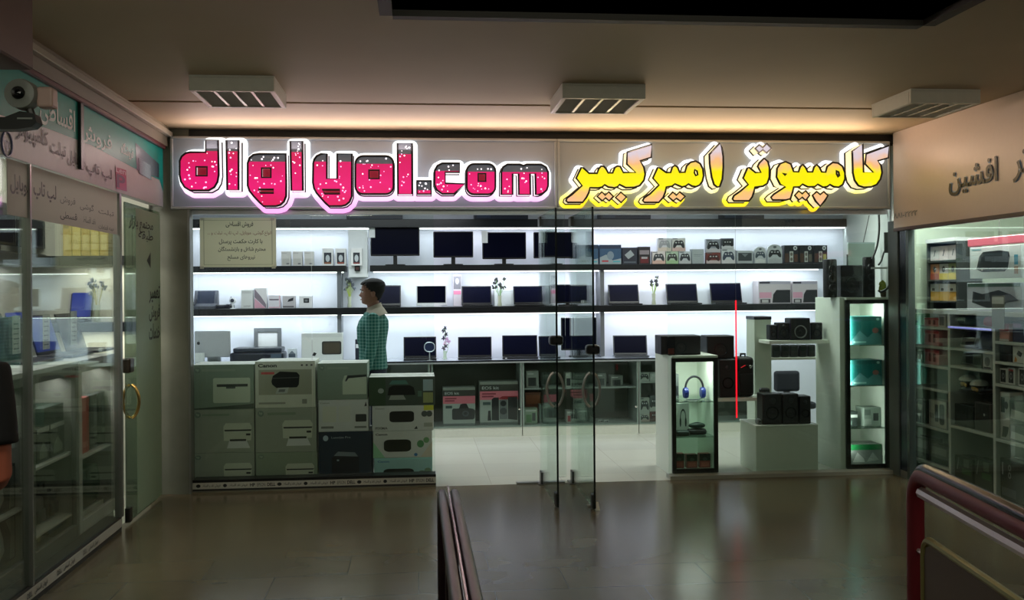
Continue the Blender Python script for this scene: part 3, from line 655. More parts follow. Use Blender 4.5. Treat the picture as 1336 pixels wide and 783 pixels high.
for (px, w_) in ((443, 5), (785, 5)):
    x = xAt(px, YSH + .1); struct('trim_%d' % n, MB().box(x - .022, x + .022, YSH + .06, YW, .84, Z_TOP0, M((112, 116, 122), .4, .3)), 'grey shelf upright'); n += 1
# dark blocks on the topmost shelf, built to imitate dark reflections
for px0, px1, lab in ((453, 526, 'first dark block imitating a reflection above the topmost shelf'), (620, 690, 'second dark block imitating a reflection above the topmost shelf, left of the glass doors'), (784, 850, 'third dark block imitating a reflection above the topmost shelf, right of the glass doors'), (945, 998, 'fourth dark block imitating a reflection above the topmost shelf, at its right')):
    loc, w, h = facing(px0, px1, 277.5, YSH + .03, Z_CO1 + .001, .2)
    carton('reflection_block', lab, 'box', loc, w, .2, .085, (16, 24, 44), [R_(.04, .2, .3, .6, (30, 44, 70))], group='dark reflection blocks above the top shelf')

# counter with worktop
x0c, x1c = -2.5, xAt(1000, YCAB); ZWT = .832
S = root('worktop', 'long white worktop with dark glass edge under the laptops', 'worktop', ((x0c + x1c) / 2, YCAB, .80), 0, world=True)
MB().rbox(x0c, x1c, YCAB - .02, YW - .003, .80, ZWT - .008, M((206, 210, 214), .35), .003).build('slab', S)
MB().box(x0c, x1c, YCAB - .03, YW - .003, ZWT - .008, ZWT, M((196, 204, 214), .12, noise=0)).build('glass_top', S); MB().box(x0c, x1c, YCAB - .034, YCAB - .03, ZWT - .014, ZWT + .002, M((14, 18, 30), .25)).build('dark_edge', S)
GCAB = glass((0.9, 0.95, 0.94), .7)
def low_cabinet(label, px0, px1, shelf_z):
    x0, x1 = xAt(px0, YCAB), xAt(px1, YCAB)
    S = root('glass_cabinet', label, 'cabinet', ((x0 + x1) / 2, YCAB, 0), 0, 'glass fronted cabinets under the worktop', world=True)
    g = M((170, 176, 168), .5); t = .018; y1 = YW - .004
    b = MB().box(x0, x0 + t, YCAB, y1, .1, .80, g).box(x1 - t, x1, YCAB, y1, .1, .80, g).box(x0 + t, x1 - t, y1 - .01, y1, .1, .80, M((96, 98, 88), .6)); b.build('side_panels', S)
    MB().box(x0 + t, x1 - t, YCAB, y1 - .01, .1, .118, g).build('bottom_panel', S)
    MB().box(x0, x1, YCAB + .0, YCAB + .03, 0, .1, M((212, 214, 200), .45)).build('kick_board', S)
    if shelf_z: MB().box(x0 + t, x1 - t, YCAB + .05, y1 - .01, shelf_z - .015, shelf_z, g).build('shelf', S)
    MB().box(x0 + .004, x1 - .004, YCAB - .008, YCAB - .003, .105, .795, GCAB).build('glass_door', S)
    b = MB(); b.lathe([(.0, -.02), (.014, -.018), (.014, -.008)], CHROME, (x1 - .03, YCAB - .0, .30), 10, 'Y'); b.build('knob', S)
    return S
low_cabinet('glass cabinet under the worktop left, behind the stacked window cartons', 252, 560, .46)
low_cabinet('glass cabinet under the worktop holding the two pink camera cartons', 562, 680, None)
low_cabinet('glass cabinet under the worktop seen through the open glass doors', 681, 832, .515)
low_cabinet('glass cabinet under the worktop right, full of game controller boxes', 833, 884, .565)
low_cabinet('dark glass cabinet under the worktop behind the white display units', 885, 1000, None)

# ================================================================== KINDS OF GOODS
SCR = M((6, 8, 27), .35, noise=.1); SCR.node_tree.nodes['Principled BSDF'].inputs['Specular IOR Level'].default_value = .05
BEZ = M((14, 14, 17), .35); SILV = M((176, 180, 182), .3, .5); DKG = M((48, 50, 54), .4)
def monitor(label, px0, px1, pyt, pyb, Y, zb, tagged=None, group=None, bezel=BEZ, name='monitor', cat='monitor', stand=True):
    x0, x1 = xAt(px0, Y), xAt(px1, Y); pm = (px0 + px1) / 2; zt, z0 = zAt(pm, pyt, Y), zAt(pm, pyb, Y); xc = (x0 + x1) / 2
    S = root(name, label, cat, (xc, Y + .03, zb), 0, group, world=True)
    MB().rbox(x0, x1, Y, Y + .035, z0, zt, bezel, .006).build('housing', S)
    MB().box(x0 + .012, x1 - .012, Y - .0015, Y, z0 + .018, zt - .012, SCR).build('screen', S)
    if stand:
        MB().rbox(xc - .022, xc + .022, Y + .03, Y + .055, zb + .008, z0 + .08, bezel, .005).build('neck', S)
        b = MB(); b.prism([(xc + .11 * math.cos(a), Y + .06 + .075 * math.sin(a)) for a in [2 * PI * k / 20 for k in range(20)]], bezel, zb, zb + .012, 'XY'); b.build('foot', S)
    if tagged:
        a, c = xAt(tagged[0], Y), xAt(tagged[1], Y); MB().box(a, c, Y - .004, Y - .002, zAt(pm, tagged[3], Y), zAt(pm, tagged[2], Y), M((232, 236, 238), .6)).build('price_tag', S)
    return S
def laptop(label, px0, px1, pyt, Y, zb, rz=0.0, group=None, body=(15, 15, 18), tag_=False, scr=None):
    loc, w, h = facing(px0, px1, pyt, Y, zb, .0)
    S = root('laptop', label, 'laptop', (loc[0], Y, zb), rz, group)
    c = M(body, .35); d = .17; hl = h - .02; til = .28
    b = MB().rbox(-w / 2, w / 2, -.10, d - .10, .001, .017, c, .004); b.build('base', S)
    k = MB().box(-w / 2 + .02, w / 2 - .02, -.045, d - .115, .017, .0178, M((34, 34, 38), .5))
    for r in range(4): k.box(-w / 2 + .026, w / 2 - .026, -.038 + r * .02, -.024 + r * .02, .0178, .0192, M((16, 16, 18), .5))
    k.build('keyboard', S); MB().box(-.045, .045, -.092, -.052, .017, .0176, M((52, 53, 58), .3)).build('touchpad', S)
    R = Matrix.Translation((0, d - .105, .018)) @ Matrix.Rotation(-til, 4, 'X')
    hh = hl / math.cos(til)
    l = MB().rbox(-w / 2, w / 2, -.004, .006, 0, hh, c, .004); l.tf(R); lo = l.build('lid', S)
    s = MB().box(-w / 2 + .012, w / 2 - .012, -.0052, -.0042, .022, hh - .012, scr or SCR); s.tf(R); s.build('screen', lo)
    if tag_: MB().box(-w / 2 + .03, -w / 2 + .05, -.102, -.1, .004, .016, M((220, 220, 220), .5)).build('sticker', S)
    return S
def speaker(label, px0, px1, pyt, Y, zb, d=.16, rz=0, cone=True, col=(13, 14, 18), group=None, ring=(120, 122, 126), name='speaker', w=None, tweeter=True):
    loc, w_, h = facing(px0, px1, pyt, Y, zb, d); w = w or w_
    S = root(name, label, 'speaker', loc, rz, group)
    MB().rbox(-w / 2, w / 2, -d / 2, d / 2, .002, h, M(col, .4), .006).build('cabinet', S)
    b = MB(); b.box(-w / 2 + .008, w / 2 - .008, -d / 2 - .003, -d / 2, .012, h - .01, M((20, 21, 26), .6)); b.build('grille', S)
    if cone:
        r = min(w * .34, h * .3); zc = h * .38
        b = MB(); b.lathe([(r, -.004), (r * 1.0, -.010), (r * .86, -.010), (r * .8, -.004)], M(ring, .25, .7), (0, -d / 2, zc), 20, 'Y'); b.build('surround', S)
        b = MB(); b.lathe([(r * .8, -.0045), (r * .3, -.0035), (r * .28, -.007), (0, -.010)], M((30, 30, 34), .5), (0, -d / 2, zc), 20, 'Y'); b.build('cone', S)
        if tweeter and h > w * 1.2: b = MB(); b.lathe([(r * .5, -.004), (r * .45, -.008), (.0, -.011)], M((60, 62, 66), .3, .5), (0, -d / 2, h * .78), 14, 'Y'); b.build('tweeter', S)
    return S
def vase(label, px, pyt, pyb, Y, zb, stem=(150, 170, 60), bloom=(88, 92, 110), spread=.075, kind=0, seed=1):
    rng = random.Random(seed); x = xAt(px, Y); h = zAt(px, pyt, Y) - zb; vh = h * .38
    S = root('flower_vase', label, 'vase', (x, Y, zb), 0, 'flower vases on the shelves')
    b = MB(); b.lathe([(.02, .0), (.024, .006), (.018, vh * .5), (.022, vh), (.018, vh), (.014, vh * .5), (.016, .012), (0, .012)], M((206, 214, 190), .12), n=14); b.build('vase', S, True)
    st, bl = MB(), MB(); sm, bm_, lm = M(stem, .5), M(bloom, .5), M((64, 74, 70), .5)
    for k in range(11):
        a = rng.uniform(0, 2 * PI); e = rng.uniform(.25, 1) * spread; z = h * rng.uniform(.68, 1)
        p = Vector((e * math.cos(a), e * math.sin(a) * .6, z)); st.tube([(0, 0, .012), (p.x * .3, p.y * .3, h * .45), tuple(p)], .0022, sm, 5)
        for j in range(3):
            c = p + Vector((rng.uniform(-.014, .014), rng.uniform(-.014, .014), rng.uniform(-.02, .006)))
            n0 = len(bl.v); bl.ball((0, 0, 0), (.009, .004, .02), bm_ if rng.random() < .7 else lm, 6, 4)
            bl.tf(Matrix.Translation(c) @ Matrix.Rotation(rng.uniform(-1, 1), 4, 'Y') @ Matrix.Rotation(rng.uniform(-1, 1), 4, 'X'), n0)
    st.build('stems', S); bl.build('blossoms', S, True)
    return S
def pad_box(label, px0, px1, pyt, Y, zb, back=(206, 210, 214), pad=(42, 44, 50), lower=(214, 200, 190), d=.06, group='game controller boxes', lim=None):
    loc, w, h = facing(px0, px1, pyt, Y, zb, d, lim)
    art = [R_(0, 0, 1, .3, lower)] + a_pad(.06, .2, .94, .92, pad) + [R_(.05, .9, .4, .96, (90, 94, 100))]
    return carton('controller_box', label, 'box', loc, w, d, h, back, art, group=group), h
def box_on(name, label, px0, px1, pyt, Y, zb, color, art=(), d=.14, group=None, cat='box', rz=0, lim=None):
    loc, w, h = facing(px0, px1, pyt, Y, zb, d, lim)
    return carton(name, label, cat, loc, w, d, h, color, art, rz, group)

# ================================================================== TOP SHELF
YT = YSH + .08; ZT = Z_TOP1 + .001
G = 'monitors on the upper shelf'
monitor('widest black monitor at the left end of the upper shelf, white price tag', 484, 548, 296, 334, YT, ZT, (482, 490, 294, 310), G)
monitor('second black monitor on the upper shelf, no price tag', 566, 618, 302, 336, YT, ZT, None, G)
monitor('third black monitor on the upper shelf, tag at its corner', 630, 687, 303, 338, YT, ZT, (629, 637, 301, 317), G)
monitor('black monitor on the upper shelf seen through the open glass doors', 697, 748, 303, 337, YT, ZT, (704, 709, 301, 317), G)
BL = (52, 92, 128)
def console_art(c2): return [R_(0, .8, 1, 1, (30, 52, 84)), P_([(0, .0), (0, .35), (.3, .5), (.6, .2), (1, .3), (1, 0)], (168, 184, 190)), P_(circ(.5, .45, .16, .22), (140, 160, 176)), R_(.1, .12, .4, .2, c2), R_(.62, .1, .95, .17, (90, 190, 200))]
for px0, px1, lab, c2 in ((754, 781, 'blue console carton, first in the row behind the right glass door', (120, 150, 120)), (783, 811, 'blue console carton, second in the row, with a red patch', (200, 60, 70)),):
    box_on('console_carton', lab, px0, px1, 319.5, YT, ZT, BL, console_art(c2), .16, 'blue console cartons')
box_on('console_carton', 'small dark blue carton with a pale tilted gadget picture', 812.5, 832, 323, YT, ZT, (34, 40, 58), [P_([(.15, .55), (.55, .85), (.8, .55), (.4, .3)], (176, 186, 190)), R_(.1, .06, .9, .16, (90, 100, 110))], .14)
box_on('console_carton', 'small black and dark red carton beside the controller boxes', 833.5, 849, 322, YT, ZT, (26, 20, 26), [R_(.1, .55, .9, .8, (150, 140, 146)), R_(.15, .05, .85, .4, (110, 26, 32)), R_(.25, .3, .75, .42, (190, 186, 190))], .12)
lo_ = [(851.5, 868.5, 'white controller box, bottom row left, next to the dark red carton'), (869.5, 885.5, 'pale green tinted controller box, bottom row middle'), (886.5, 902, 'white controller box, bottom row right, next to the grey carton')]
low_defs = [((232, 226, 222), (60, 64, 68), (226, 190, 176)), ((196, 214, 190), (58, 62, 58), (176, 206, 160)), ((206, 210, 216), (48, 50, 60), (206, 206, 210))]
for (a, c_, lab), (bk, pc, lw) in zip(lo_, low_defs):
    _, hlow = pad_box(lab, a, c_, 328, YT, ZT, bk, pc, lw)
pad_box('white controller box with a white pad, stacked on top left', 859, 876.5, 310.5, YT, ZT + hlow + .002, (222, 224, 228), (168, 172, 178), (226, 214, 200))
pad_box('white controller box with a black pad, stacked on top right', 877.5, 895, 310.5, YT, ZT + hlow + .002, (226, 224, 222), (38, 40, 46), (224, 190, 184))
box_on('grey_carton', 'plain pale grey carton between the controller boxes', 903.5, 919, 325, YT, ZT, (178, 186, 190), [R_(.15, .6, .85, .64, (140, 148, 152)), R_(.15, .5, .7, .53, (150, 158, 162))], .1)
_, h2 = pad_box('dark red controller box under a black one', 922, 940.5, 329.5, YT, ZT, (120, 50, 44), (70, 24, 24), (206, 190, 190))
pad_box('black pad controller box standing on the dark red one', 922, 940.5, 312, YT, ZT + h2 + .002, (150, 154, 164), (24, 26, 34), (196, 192, 198))
_, h3 = pad_box('white controller box with a blue grey pad beside the dark red one', 942, 960, 325, YT, ZT, (214, 218, 222), (56, 66, 86), (220, 218, 220))
pad_box('small black and white controller pack on top, next to the black pad box', 942, 958, 311, YT, ZT + h3 + .002, (60, 64, 70), (20, 22, 26), (210, 210, 214))
box_on('gadget_box', 'flat box with a dark screen picture in a white border', 962, 983, 327, YT, ZT, (188, 194, 196), [R_(.08, .2, .92, .82, (56, 62, 66)), P_([(.3, .75), (.5, .5), (.7, .75)], (120, 128, 130))], .1)
def blister(label, px0, px1, pyt, Y, zb, pad, band):
    loc, w, h = facing(px0, px1, pyt, Y, zb, .06)
    S = root('controller_blister', label, 'box', loc, 0, 'rounded controller blister packs')
    o = [(-w / 2, 0), (w / 2, 0), (w / 2, h * .7)] + [(w / 2 * math.cos(a), h * .7 + h * .3 * math.sin(a)) for a in [PI * k / 10 for k in range(1, 10)]] + [(-w / 2, h * .7)]
    MB().prism(o, M((200, 206, 208), .3), -.03, .03).build('pack', S)
    p = MB(); paint(p, a_pad(.05, .3, .95, .78, pad) + [P_([(.06, .03), (.94, .03), (.94, .2), (.5, .28), (.06, .2)], band), P_(circ(.5, .86, .12, .06), (90, 96, 100))], -w / 2, w / 2, 0, h, -.03); p.build('printed_front', S, fix=False)
blister('white rounded controller blister pack, the smaller of two', 985, 1000, 322, YT, ZT, (70, 84, 96), (226, 228, 226))
blister('grey rounded controller blister pack with a black pad, the larger of two', 1002, 1021, 319, YT, ZT, (34, 36, 40), (190, 194, 196))
for a, c_, lab, lc in ((1024, 1042.5, 'dark speaker box left of three, brownish lower corner', (96, 60, 44)), (1044, 1061, 'dark speaker box in the middle of three', (110, 104, 92)), (1062.5, 1080, 'dark speaker box right of three, yellow patch', (190, 190, 110))):
    box_on('speaker_box', lab, a, c_, 320, YT, ZT, (34, 36, 44), [P_(circ(.76, .84, .14, .12), (222, 226, 228)), P_(circ(.76, .84, .06, .05), (60, 64, 70)), R_(.04, .05, .3, .55, (86, 60, 48)), R_(.36, .06, .62, .66, (206, 208, 200)), P_(circ(.49, .5, .09, .1), (120, 116, 108)), P_(circ(.49, .22, .09, .1), (120, 116, 108)), R_(.68, .08, .92, .5, lc)], .1, 'speaker boxes with printed fronts')
# left short shelf, behind the paper notice
for k, px in enumerate((373, 388, 403)):
    box_on('white_box', ('first', 'second', 'third')[k] + ' small white box from the left beside the notice', px - 5.5, px + 6.5, 328, YT, ZT, (210, 208, 204), [R_(.1, .08, .9, .5, (188, 186, 180)), R_(.55, .1, .85, .2, (120, 122, 124)), R_(.05, .85, .6, .9, (180, 180, 178))], .1, 'plain small white boxes on the upper left shelf')
for k, px in enumerate((428, 445)):
    box_on('picture_box', ('white box with a dark cup picture, left of the pair', 'white box with a dark cup picture, right of the pair')[k], px - 7, px + 7, 324, YT, ZT, (228, 228, 228), [R_(.15, .12, .85, .75, (48, 52, 62)), P_(circ(.5, .42, .2, .2), (190, 196, 200)), R_(.2, .1, .8, .2, ((140, 90, 60), (150, 76, 60))[k])], .1)
S = root('small_box', 'white box with a dark cup picture standing over the shelf gap', 'box', (xAt(465.5, YSH), YSH + .03, 1.870), 0, world=True)
x0, x1 = xAt(458.5, YSH), xAt(473, YSH); zt = zAt(466, 324, YSH)
MB().rbox(x0, x1, YSH - .02, YSH + .045, 1.870, zt, M((228, 228, 228), .4), .003).build('carton', S)
p = MB(); paint(p, [R_(.2, .12, .8, .75, (48, 52, 62)), P_(circ(.5, .42, .18, .2), (190, 196, 200)), R_(.22, .1, .78, .18, (130, 60, 56))], x0, x1, 1.87, zt, YSH - .02); p.build('printed_front', S, fix=False)

# ================================================================== MIDDLE SHELF
YM = YSH + .12; ZM = Z_MID1 + .001
def phone_fax():
    x = xAt(268, YM); S = root('fax_machine', 'dark grey fax phone with raised back at the left end of the middle shelf', 'telephone', (x, YM, ZM), 0)
    w = xAt(284, YM) - xAt(253, YM)
    b = MB(); b.prism([(-.12, 0), (.1, 0), (.1, .19), (.07, .2), (.0, .06), (-.12, .03)], M((70, 74, 84), .4), -w / 2, w / 2, 'YZ'); b.build('body', S)
    b = MB(); n0 = 0; b.box(-w * .36, w * .36, -.004, .0, .0, .15, M((44, 50, 66), .25)); b.tf(Matrix.Translation((0, -.003, .056)) @ Matrix.Rotation(-.47, 4, 'X')); b.build('panel', S)
    MB().tube([(-w * .42, -.1, .045), (-w * .42, -.05, .065), (-w * .42, .04, .1)], .014, M((40, 42, 50), .4)).build('handset', S)
phone_fax()
S = root('network_router', 'black router with tangled cables on the middle shelf', 'router', (xAt(294, YM), YM, ZM), 0)
w = xAt(308, YM) - xAt(286, YM)
MB().rbox(-w / 2, w / 2, -.06, .06, .002, .045, M((26, 28, 38), .35), .01).build('case', S)
b = MB(); rng = random.Random(5)
for k in range(3): b.tube([(rng.uniform(-.06, .06), -.06, .03), (rng.uniform(-.09, .09), -.085, .05), (rng.uniform(-.09, .09), -.08, .012), (rng.uniform(-.06, .06), -.062, .02)], .004, M((30, 34, 60), .4), 6)
b.build('cables', S); MB().tube([(w * .3, .04, .045), (w * .3, .045, .13)], .005, BEZ).build('antenna', S)
S = root('web_camera', 'small round white camera with a dark face on the middle shelf', 'camera', (xAt(306, YM - .03), YM - .13, ZM), 0)
b = MB(); b.lathe([(.03, 0), (.03, .006), (.008, .012), (.008, .06)], M((222, 224, 228), .3), n=14); b.build('stand', S); b = MB(); b.ball((0, 0, .09), (.036, .03, .036), M((224, 226, 230), .3), 16, 10); b.build('head', S, True); b = MB(); b.lathe([(.02, -.029), (.012, -.033), (0, -.034)], M((30, 36, 60), .2), (0, 0, .09), 14, 'Y'); b.build('lens', S)
box_on('white_box', 'upright white box beside the round white camera', 314.5, 330, 378, YM, ZM, (226, 228, 226), [R_(.1, .8, .9, .92, (206, 208, 206)), R_(.2, .1, .8, .16, (190, 192, 190))], .1)
box_on('white_box', 'white box with a grey diagonal and pink corner print', 332, 348, 375.5, YM, ZM, (232, 230, 232), [P_([(0, .95), (.5, .6), (.95, .2), (.95, 0), (.0, .55)], (140, 128, 140)), P_([(0, .5), (.9, .02), (0, .02)], (226, 170, 190))], .09)
box_on('white_box', 'low white box with a pink outline on the middle shelf', 350, 366, 385, YM, ZM, (228, 224, 230), [R_(.04, .04, .96, .1, (226, 170, 186)), R_(.9, .04, .96, .96, (226, 170, 186)), R_(.1, .6, .86, .7, (112, 100, 116))], .09)
box_on('gadget_box', 'small grey box with a black gadget picture', 368.5, 385, 386, YM, ZM, (196, 192, 196), [P_([(.4, .5), (.5, .72), (.88, .86), (.85, .6)], (30, 32, 40)), R_(.04, .06, .9, .18, (110, 108, 112))], .09)
box_on('gadget_box', 'small white box with a black square gadget picture', 390.5, 407, 386, YM, ZM, (226, 226, 228), [R_(.34, .42, .78, .8, (34, 36, 40)), R_(.44, .52, .66, .7, (120, 122, 126))], .09)
vase('vase of grey blue flowers in front of the walking man', 456, 364, 395, YM + .08, ZM, (190, 210, 90), (120, 128, 146), .055, 0, 2)
laptop('black laptop on the middle shelf right behind the man\'s head', 493, 523, 372, YM, ZM, 0, 'laptops on the middle shelf')
def aio(label, px0, px1, pyt, Y, zb):
    x0, x1 = xAt(px0, Y), xAt(px1, Y); zt = zAt(563, pyt, Y); S = root('all_in_one_computer', label, 'computer', ((x0 + x1) / 2, Y, zb), 0, world=True); wm = M((230, 232, 236), .3)
    MB().rbox(x0, x1, Y, Y + .03, zb + .012, zt, wm, .006).build('housing', S); MB().box(x0 + .014, x1 - .014, Y - .0015, Y, zb + .045, zt - .012, SCR).build('screen', S); MB().rbox(x0 + .06, x1 - .06, Y - .03, Y + .08, zb, zb + .012, wm, .004).build('foot', S)
aio('white framed all in one computer on the middle shelf', 543, 583, 372, YM - .04, ZM)
box_on('picture_card', 'narrow upright grey and pink picture box on the middle shelf', 591.5, 602, 359, YM + .1, ZM, (214, 208, 216), [R_(.05, .55, .95, .97, (128, 128, 136)), P_(circ(.5, .8, .22, .1), (190, 190, 196)), R_(.05, .38, .95, .5, (230, 140, 176))], .03)
laptop('black laptop left of the white box with dark flowers', 603, 642, 373, YM, ZM, 0, 'laptops on the middle shelf')
box_on('white_box', 'large plain white box standing behind the dark drooping flowers', 645, 674, 378, YM + .1, ZM, (216, 224, 226), [R_(.06, .88, .94, .9, (190, 200, 202)), R_(.5, .04, .96, .12, (200, 208, 210))], .1)
vase('vase of dark drooping flowers before the plain white box', 652, 363, 392, YM - .05, ZM, (110, 170, 80), (52, 54, 62), .075, 0, 4)
laptop('black laptop right of the plain white box', 671, 709, 373, YM - .02, ZM, 0, 'laptops on the middle shelf')
monitor('wide black screen on the middle shelf behind the glass doors', 717, 766, 371, 396, YM + .02, ZM, (758, 762, 392, 396), None, BEZ, 'monitor', 'monitor')
laptop('black laptop on the middle shelf just right of the grey upright', 796, 836, 371, YM, ZM, 0, 'laptops on the middle shelf', (18, 20, 24))
vase('vase of spiky dark flowers between two laptops', 853, 360, 392, YM, ZM, (190, 220, 120), (70, 72, 78), .08, 0, 6)
laptop('black laptop on the middle shelf right of the spiky flowers', 872, 913, 370, YM, ZM, 0, 'laptops on the middle shelf')
laptop('black laptop on the middle shelf beside the printer cartons', 930, 971, 369, YM, ZM, 0, 'laptops on the middle shelf')
for a, c_, lab in ((990, 1032, 'white and lilac carton with a black scanner picture, left one'), (1034, 1067, 'white and lilac carton with a black scanner picture, right one')):
    box_on('scanner_carton', lab, a, c_, 366.5, YM - .02, ZM, (216, 208, 216), [R_(.02, .86, .98, .98, (190, 186, 206)), R_(.03, .88, .35, .96, (70, 66, 84)), R_(.02, .25, .4, .5, (230, 170, 196)), P_([(.42, .04), (.45, .4), (.55, .6), (.98, .6), (.98, .04)], (34, 36, 42)), R_(.05, .03, .36, .2, (70, 66, 74)), R_(.1, .05, .3, .17, (206, 204, 206))], .2, 'scanner cartons')

# ================================================================== ON THE WORKTOP
YC = YCAB + .16; ZK = ZWT + .003
def silver_back():
    x0, x1 = xAt(253, YC), xAt(300, YC); zt = zAt(276, 432, YC); S = root('desktop_computer', 'silver desktop computer seen from behind with a dark fruit mark', 'computer', ((x0 + x1) / 2, YC + .1, ZK), 0, world=True); sm = M((176, 180, 180), .35, .4)
    b = MB(); b.rbox(x0, x1, YC, YC + .03, ZK + .06, zt, sm, .008); b.build('housing', S)
    b = MB(); b.prism([(YC + .02, ZK + .2), (YC + .05, ZK + .2), (YC + .12, ZK + .01), (YC + .12, ZK), (YC - .05, ZK), (YC - .05, ZK + .008), (YC + .09, ZK + .012)], sm, (x0 + x1) / 2 - .07, (x0 + x1) / 2 + .07, 'YZ'); b.build('stand', S)
    c = onY(259, 448, YC); s_ = .034; o = [(0, -.5), (.22, -.48), (.42, -.2), (.46, .02), (.3, .18), (.42, .38), (.2, .48), (0, .4), (-.2, .48), (-.42, .36), (-.5, .0), (-.4, -.3), (-.22, -.48)]
    b = MB(); b.poly([(c.x + p * s_, c.z + q_ * s_) for p, q_ in o], M((22, 22, 24), .3), 'XZ', YC - .001); b.poly([(c.x + (p * .2 + .05) * s_, c.z + (q_ * .3 + .72) * s_) for p, q_ in circ(0, 0, .5, .5, 8)], M((22, 22, 24), .3), 'XZ', YC - .001); b.build('fruit_mark', S, fix=False)
silver_back()
box_on('white_box', 'plain white box in front of the silver computer', 253.5, 265, 461, YC - .12, ZK, (206, 212, 206), [R_(.1, .1, .9, .2, (186, 192, 186))], .06)
S = root('photo_stand', 'empty grey picture frame standing behind the dark printer', 'picture frame', (xAt(349, YC + .2), YC + .2, ZK), 0, world=True)
x0, x1 = xAt(331, YC + .2), xAt(367, YC + .2); zt = zAt(349, 428, YC + .2); zb_ = ZK; fm = M((122, 126, 130), .35, .3)
b = MB()
for a in ((x0, x0 + .045, zb_, zt), (x1 - .045, x1, zb_, zt), (x0 + .045, x1 - .045, zt - .045, zt), (x0 + .045, x1 - .045, zb_, zb_ + .045)): b.rbox(a[0], a[1], YC + .19, YC + .21, a[2], a[3], fm, .004)
b.build('frame', S); MB().box(x0 + .045, x1 - .045, YC + .2, YC + .205, zb_ + .045, zt - .045, M((232, 234, 236), .4)).build('white_board', S)
def printer_dark():
    w = xAt(372, YC) - xAt(303, YC); S = root('printer', 'wide dark blue black printer on the worktop at the left', 'printer', (xAt(337.5, YC), YC - .02, ZK), 0); dm = M((26, 32, 44), .35); h = zAt(337, 453, YC) - ZK
    b = MB(); b.rbox(-w / 2, w / 2, -.15, .15, .004, h * .7, dm, .02, 2); b.build('body', S)
    b = MB(); b.rbox(-w / 2 + .03, w / 2 - .02, -.13, .15, h * .7, h, M((34, 42, 56), .3), .015, 2); b.build('scanner_lid', S)
    MB().rbox(-w / 2 + .05, w / 2 - .15, -.22, -.13, .008, .02, M((120, 124, 130), .4), .004).build('paper_tray', S); MB().box(w / 2 - .13, w / 2 - .02, -.154, -.149, h * .35, h * .6, M((70, 84, 100), .2)).build('control_panel', S)
printer_dark()
box_on('gadget_box', 'small white box with a grey gadget picture beside the dark printer', 375, 386, 455, YC - .05, ZK, (204, 212, 218), [R_(.1, .35, .9, .6, (70, 82, 96)), P_([(.1, .6), (.5, .85), (.9, .6)], (110, 120, 130)), R_(.15, .1, .8, .16, (150, 160, 166))], .08)
box_on('device_carton', 'white carton with a black media player picture behind the grey upright', 393, 446, 435, YC - .06, ZK, (206, 210, 206), [R_(0, .86, 1, 1, (196, 200, 198)), P_(rr(.5, .25, 1.0 - .02, .72, .05, .06), (46, 46, 42)), P_(rr(.54, .3, .94, .66, .04, .05), (66, 58, 46)), P_([(.26, .22), (.33, .2), (.37, .3), (.3, .34)], (30, 30, 30))], .2)
box_on('dark_carton', 'dark carton with a white label just left of the man\'s waist', 463, 482, 443, YC, ZK, (24, 30, 46), [R_(.05, .6, .3, .78, (226, 230, 232))], .12)
G = 'laptops on the worktop'
laptop('black laptop on the worktop just right of the man', 526, 569, 440, YC, ZK, 0, G, (20, 21, 24))
S = root('stand_gadget', 'small round dark blue gadget on a stand before the first worktop laptop', 'gadget', (xAt(560, YC - .17), YC - .17, ZK), 0)
b = MB(); b.lathe([(.03, 0), (.03, .006), (.005, .01), (.005, .1)], SILV, n=12); b.build('stand', S); b = MB(); o = rr(-.055, .1, .055, .2, .045, .045, 6); b.prism(o, M((28, 40, 70), .3), -.012, .012); b.build('plate', S); b = MB(); b.tube([(p[0], -.012, p[1]) for p in o], .005, M((170, 180, 190), .3, .4), 6, True); b.build('rim', S)
def orchid():
    x = xAt(580, YC + .05); h = zAt(580, 427, YC + .05) - ZK; S = root('orchid', 'thin orchid with dark and pink petals between two worktop laptops', 'plant', (x, YC + .05, ZK), 0)
    b = MB(); b.lathe([(.018, 0), (.022, .004), (.016, .05), (.02, .09), (.016, .09), (.012, .05), (.012, .01), (0, .01)], M((196, 216, 196), .12), n=12); b.build('vase', S, True)
    b = MB(); pts = [(0, 0, .01), (-.01, 0, .1), (.012, 0, h * .6), (-.004, 0, h * .95)]; b.tube(pts, .0025, M((90, 150, 80), .5), 5); b.tube([(0, 0, .02), (.03, 0, .1), (.045, 0, h * .55)], .002, M((110, 160, 90), .5), 5); b.build('stem', S)
    p = MB(); rng = random.Random(9)
    for c, m in (((.0, h * .97), (30, 32, 60)), ((-.012, h * .88), (26, 28, 44)), ((.012, h * .78), (34, 32, 50)), ((-.016, h * .66), (40, 36, 70)), ((.02, h * .62), (206, 160, 206)), ((.04, h * .55), (196, 150, 200)), ((.0, h * .5), (226, 190, 220)), ((.012, h * .42), (60, 50, 70)), ((-.012, h * .34), (70, 62, 80))):
        for k in range(5):
            a = 2 * PI * k / 5 + rng.random(); n0 = len(p.v); p.ball((.013, 0, 0), (.014, .003, .007), M(m, .5), 6, 4); p.tf(Matrix.Translation((c[0], rng.uniform(-.01, .01), c[1])) @ Matrix.Rotation(a, 4, 'Y'), n0)
    p.build('petals', S, True)
orchid()
laptop('black laptop on the worktop right of the orchid', 597, 641, 440, YC, ZK, -.06, G, (20, 21, 24))
laptop('black laptop on the worktop second right of the orchid, white sticker', 655, 701, 438, YC, ZK, -.08, G, (16, 17, 20), True)
laptop('dark laptop on the worktop seen through the left glass door', 704, 729, 439, YC, ZK, 0, G, (30, 40, 52))
monitor('large black monitor on the worktop behind the right glass door', 732, 778, 414, 457, YC + .1, ZK, None, None, BEZ)
laptop('grey edged laptop on the worktop right of the glass doors', 801, 845, 438, YC, ZK, -.1, G, (70, 74, 78))
laptop('laptop half hidden behind the speakers on the white display unit', 858, 884, 437, YC, ZK, 0, G)

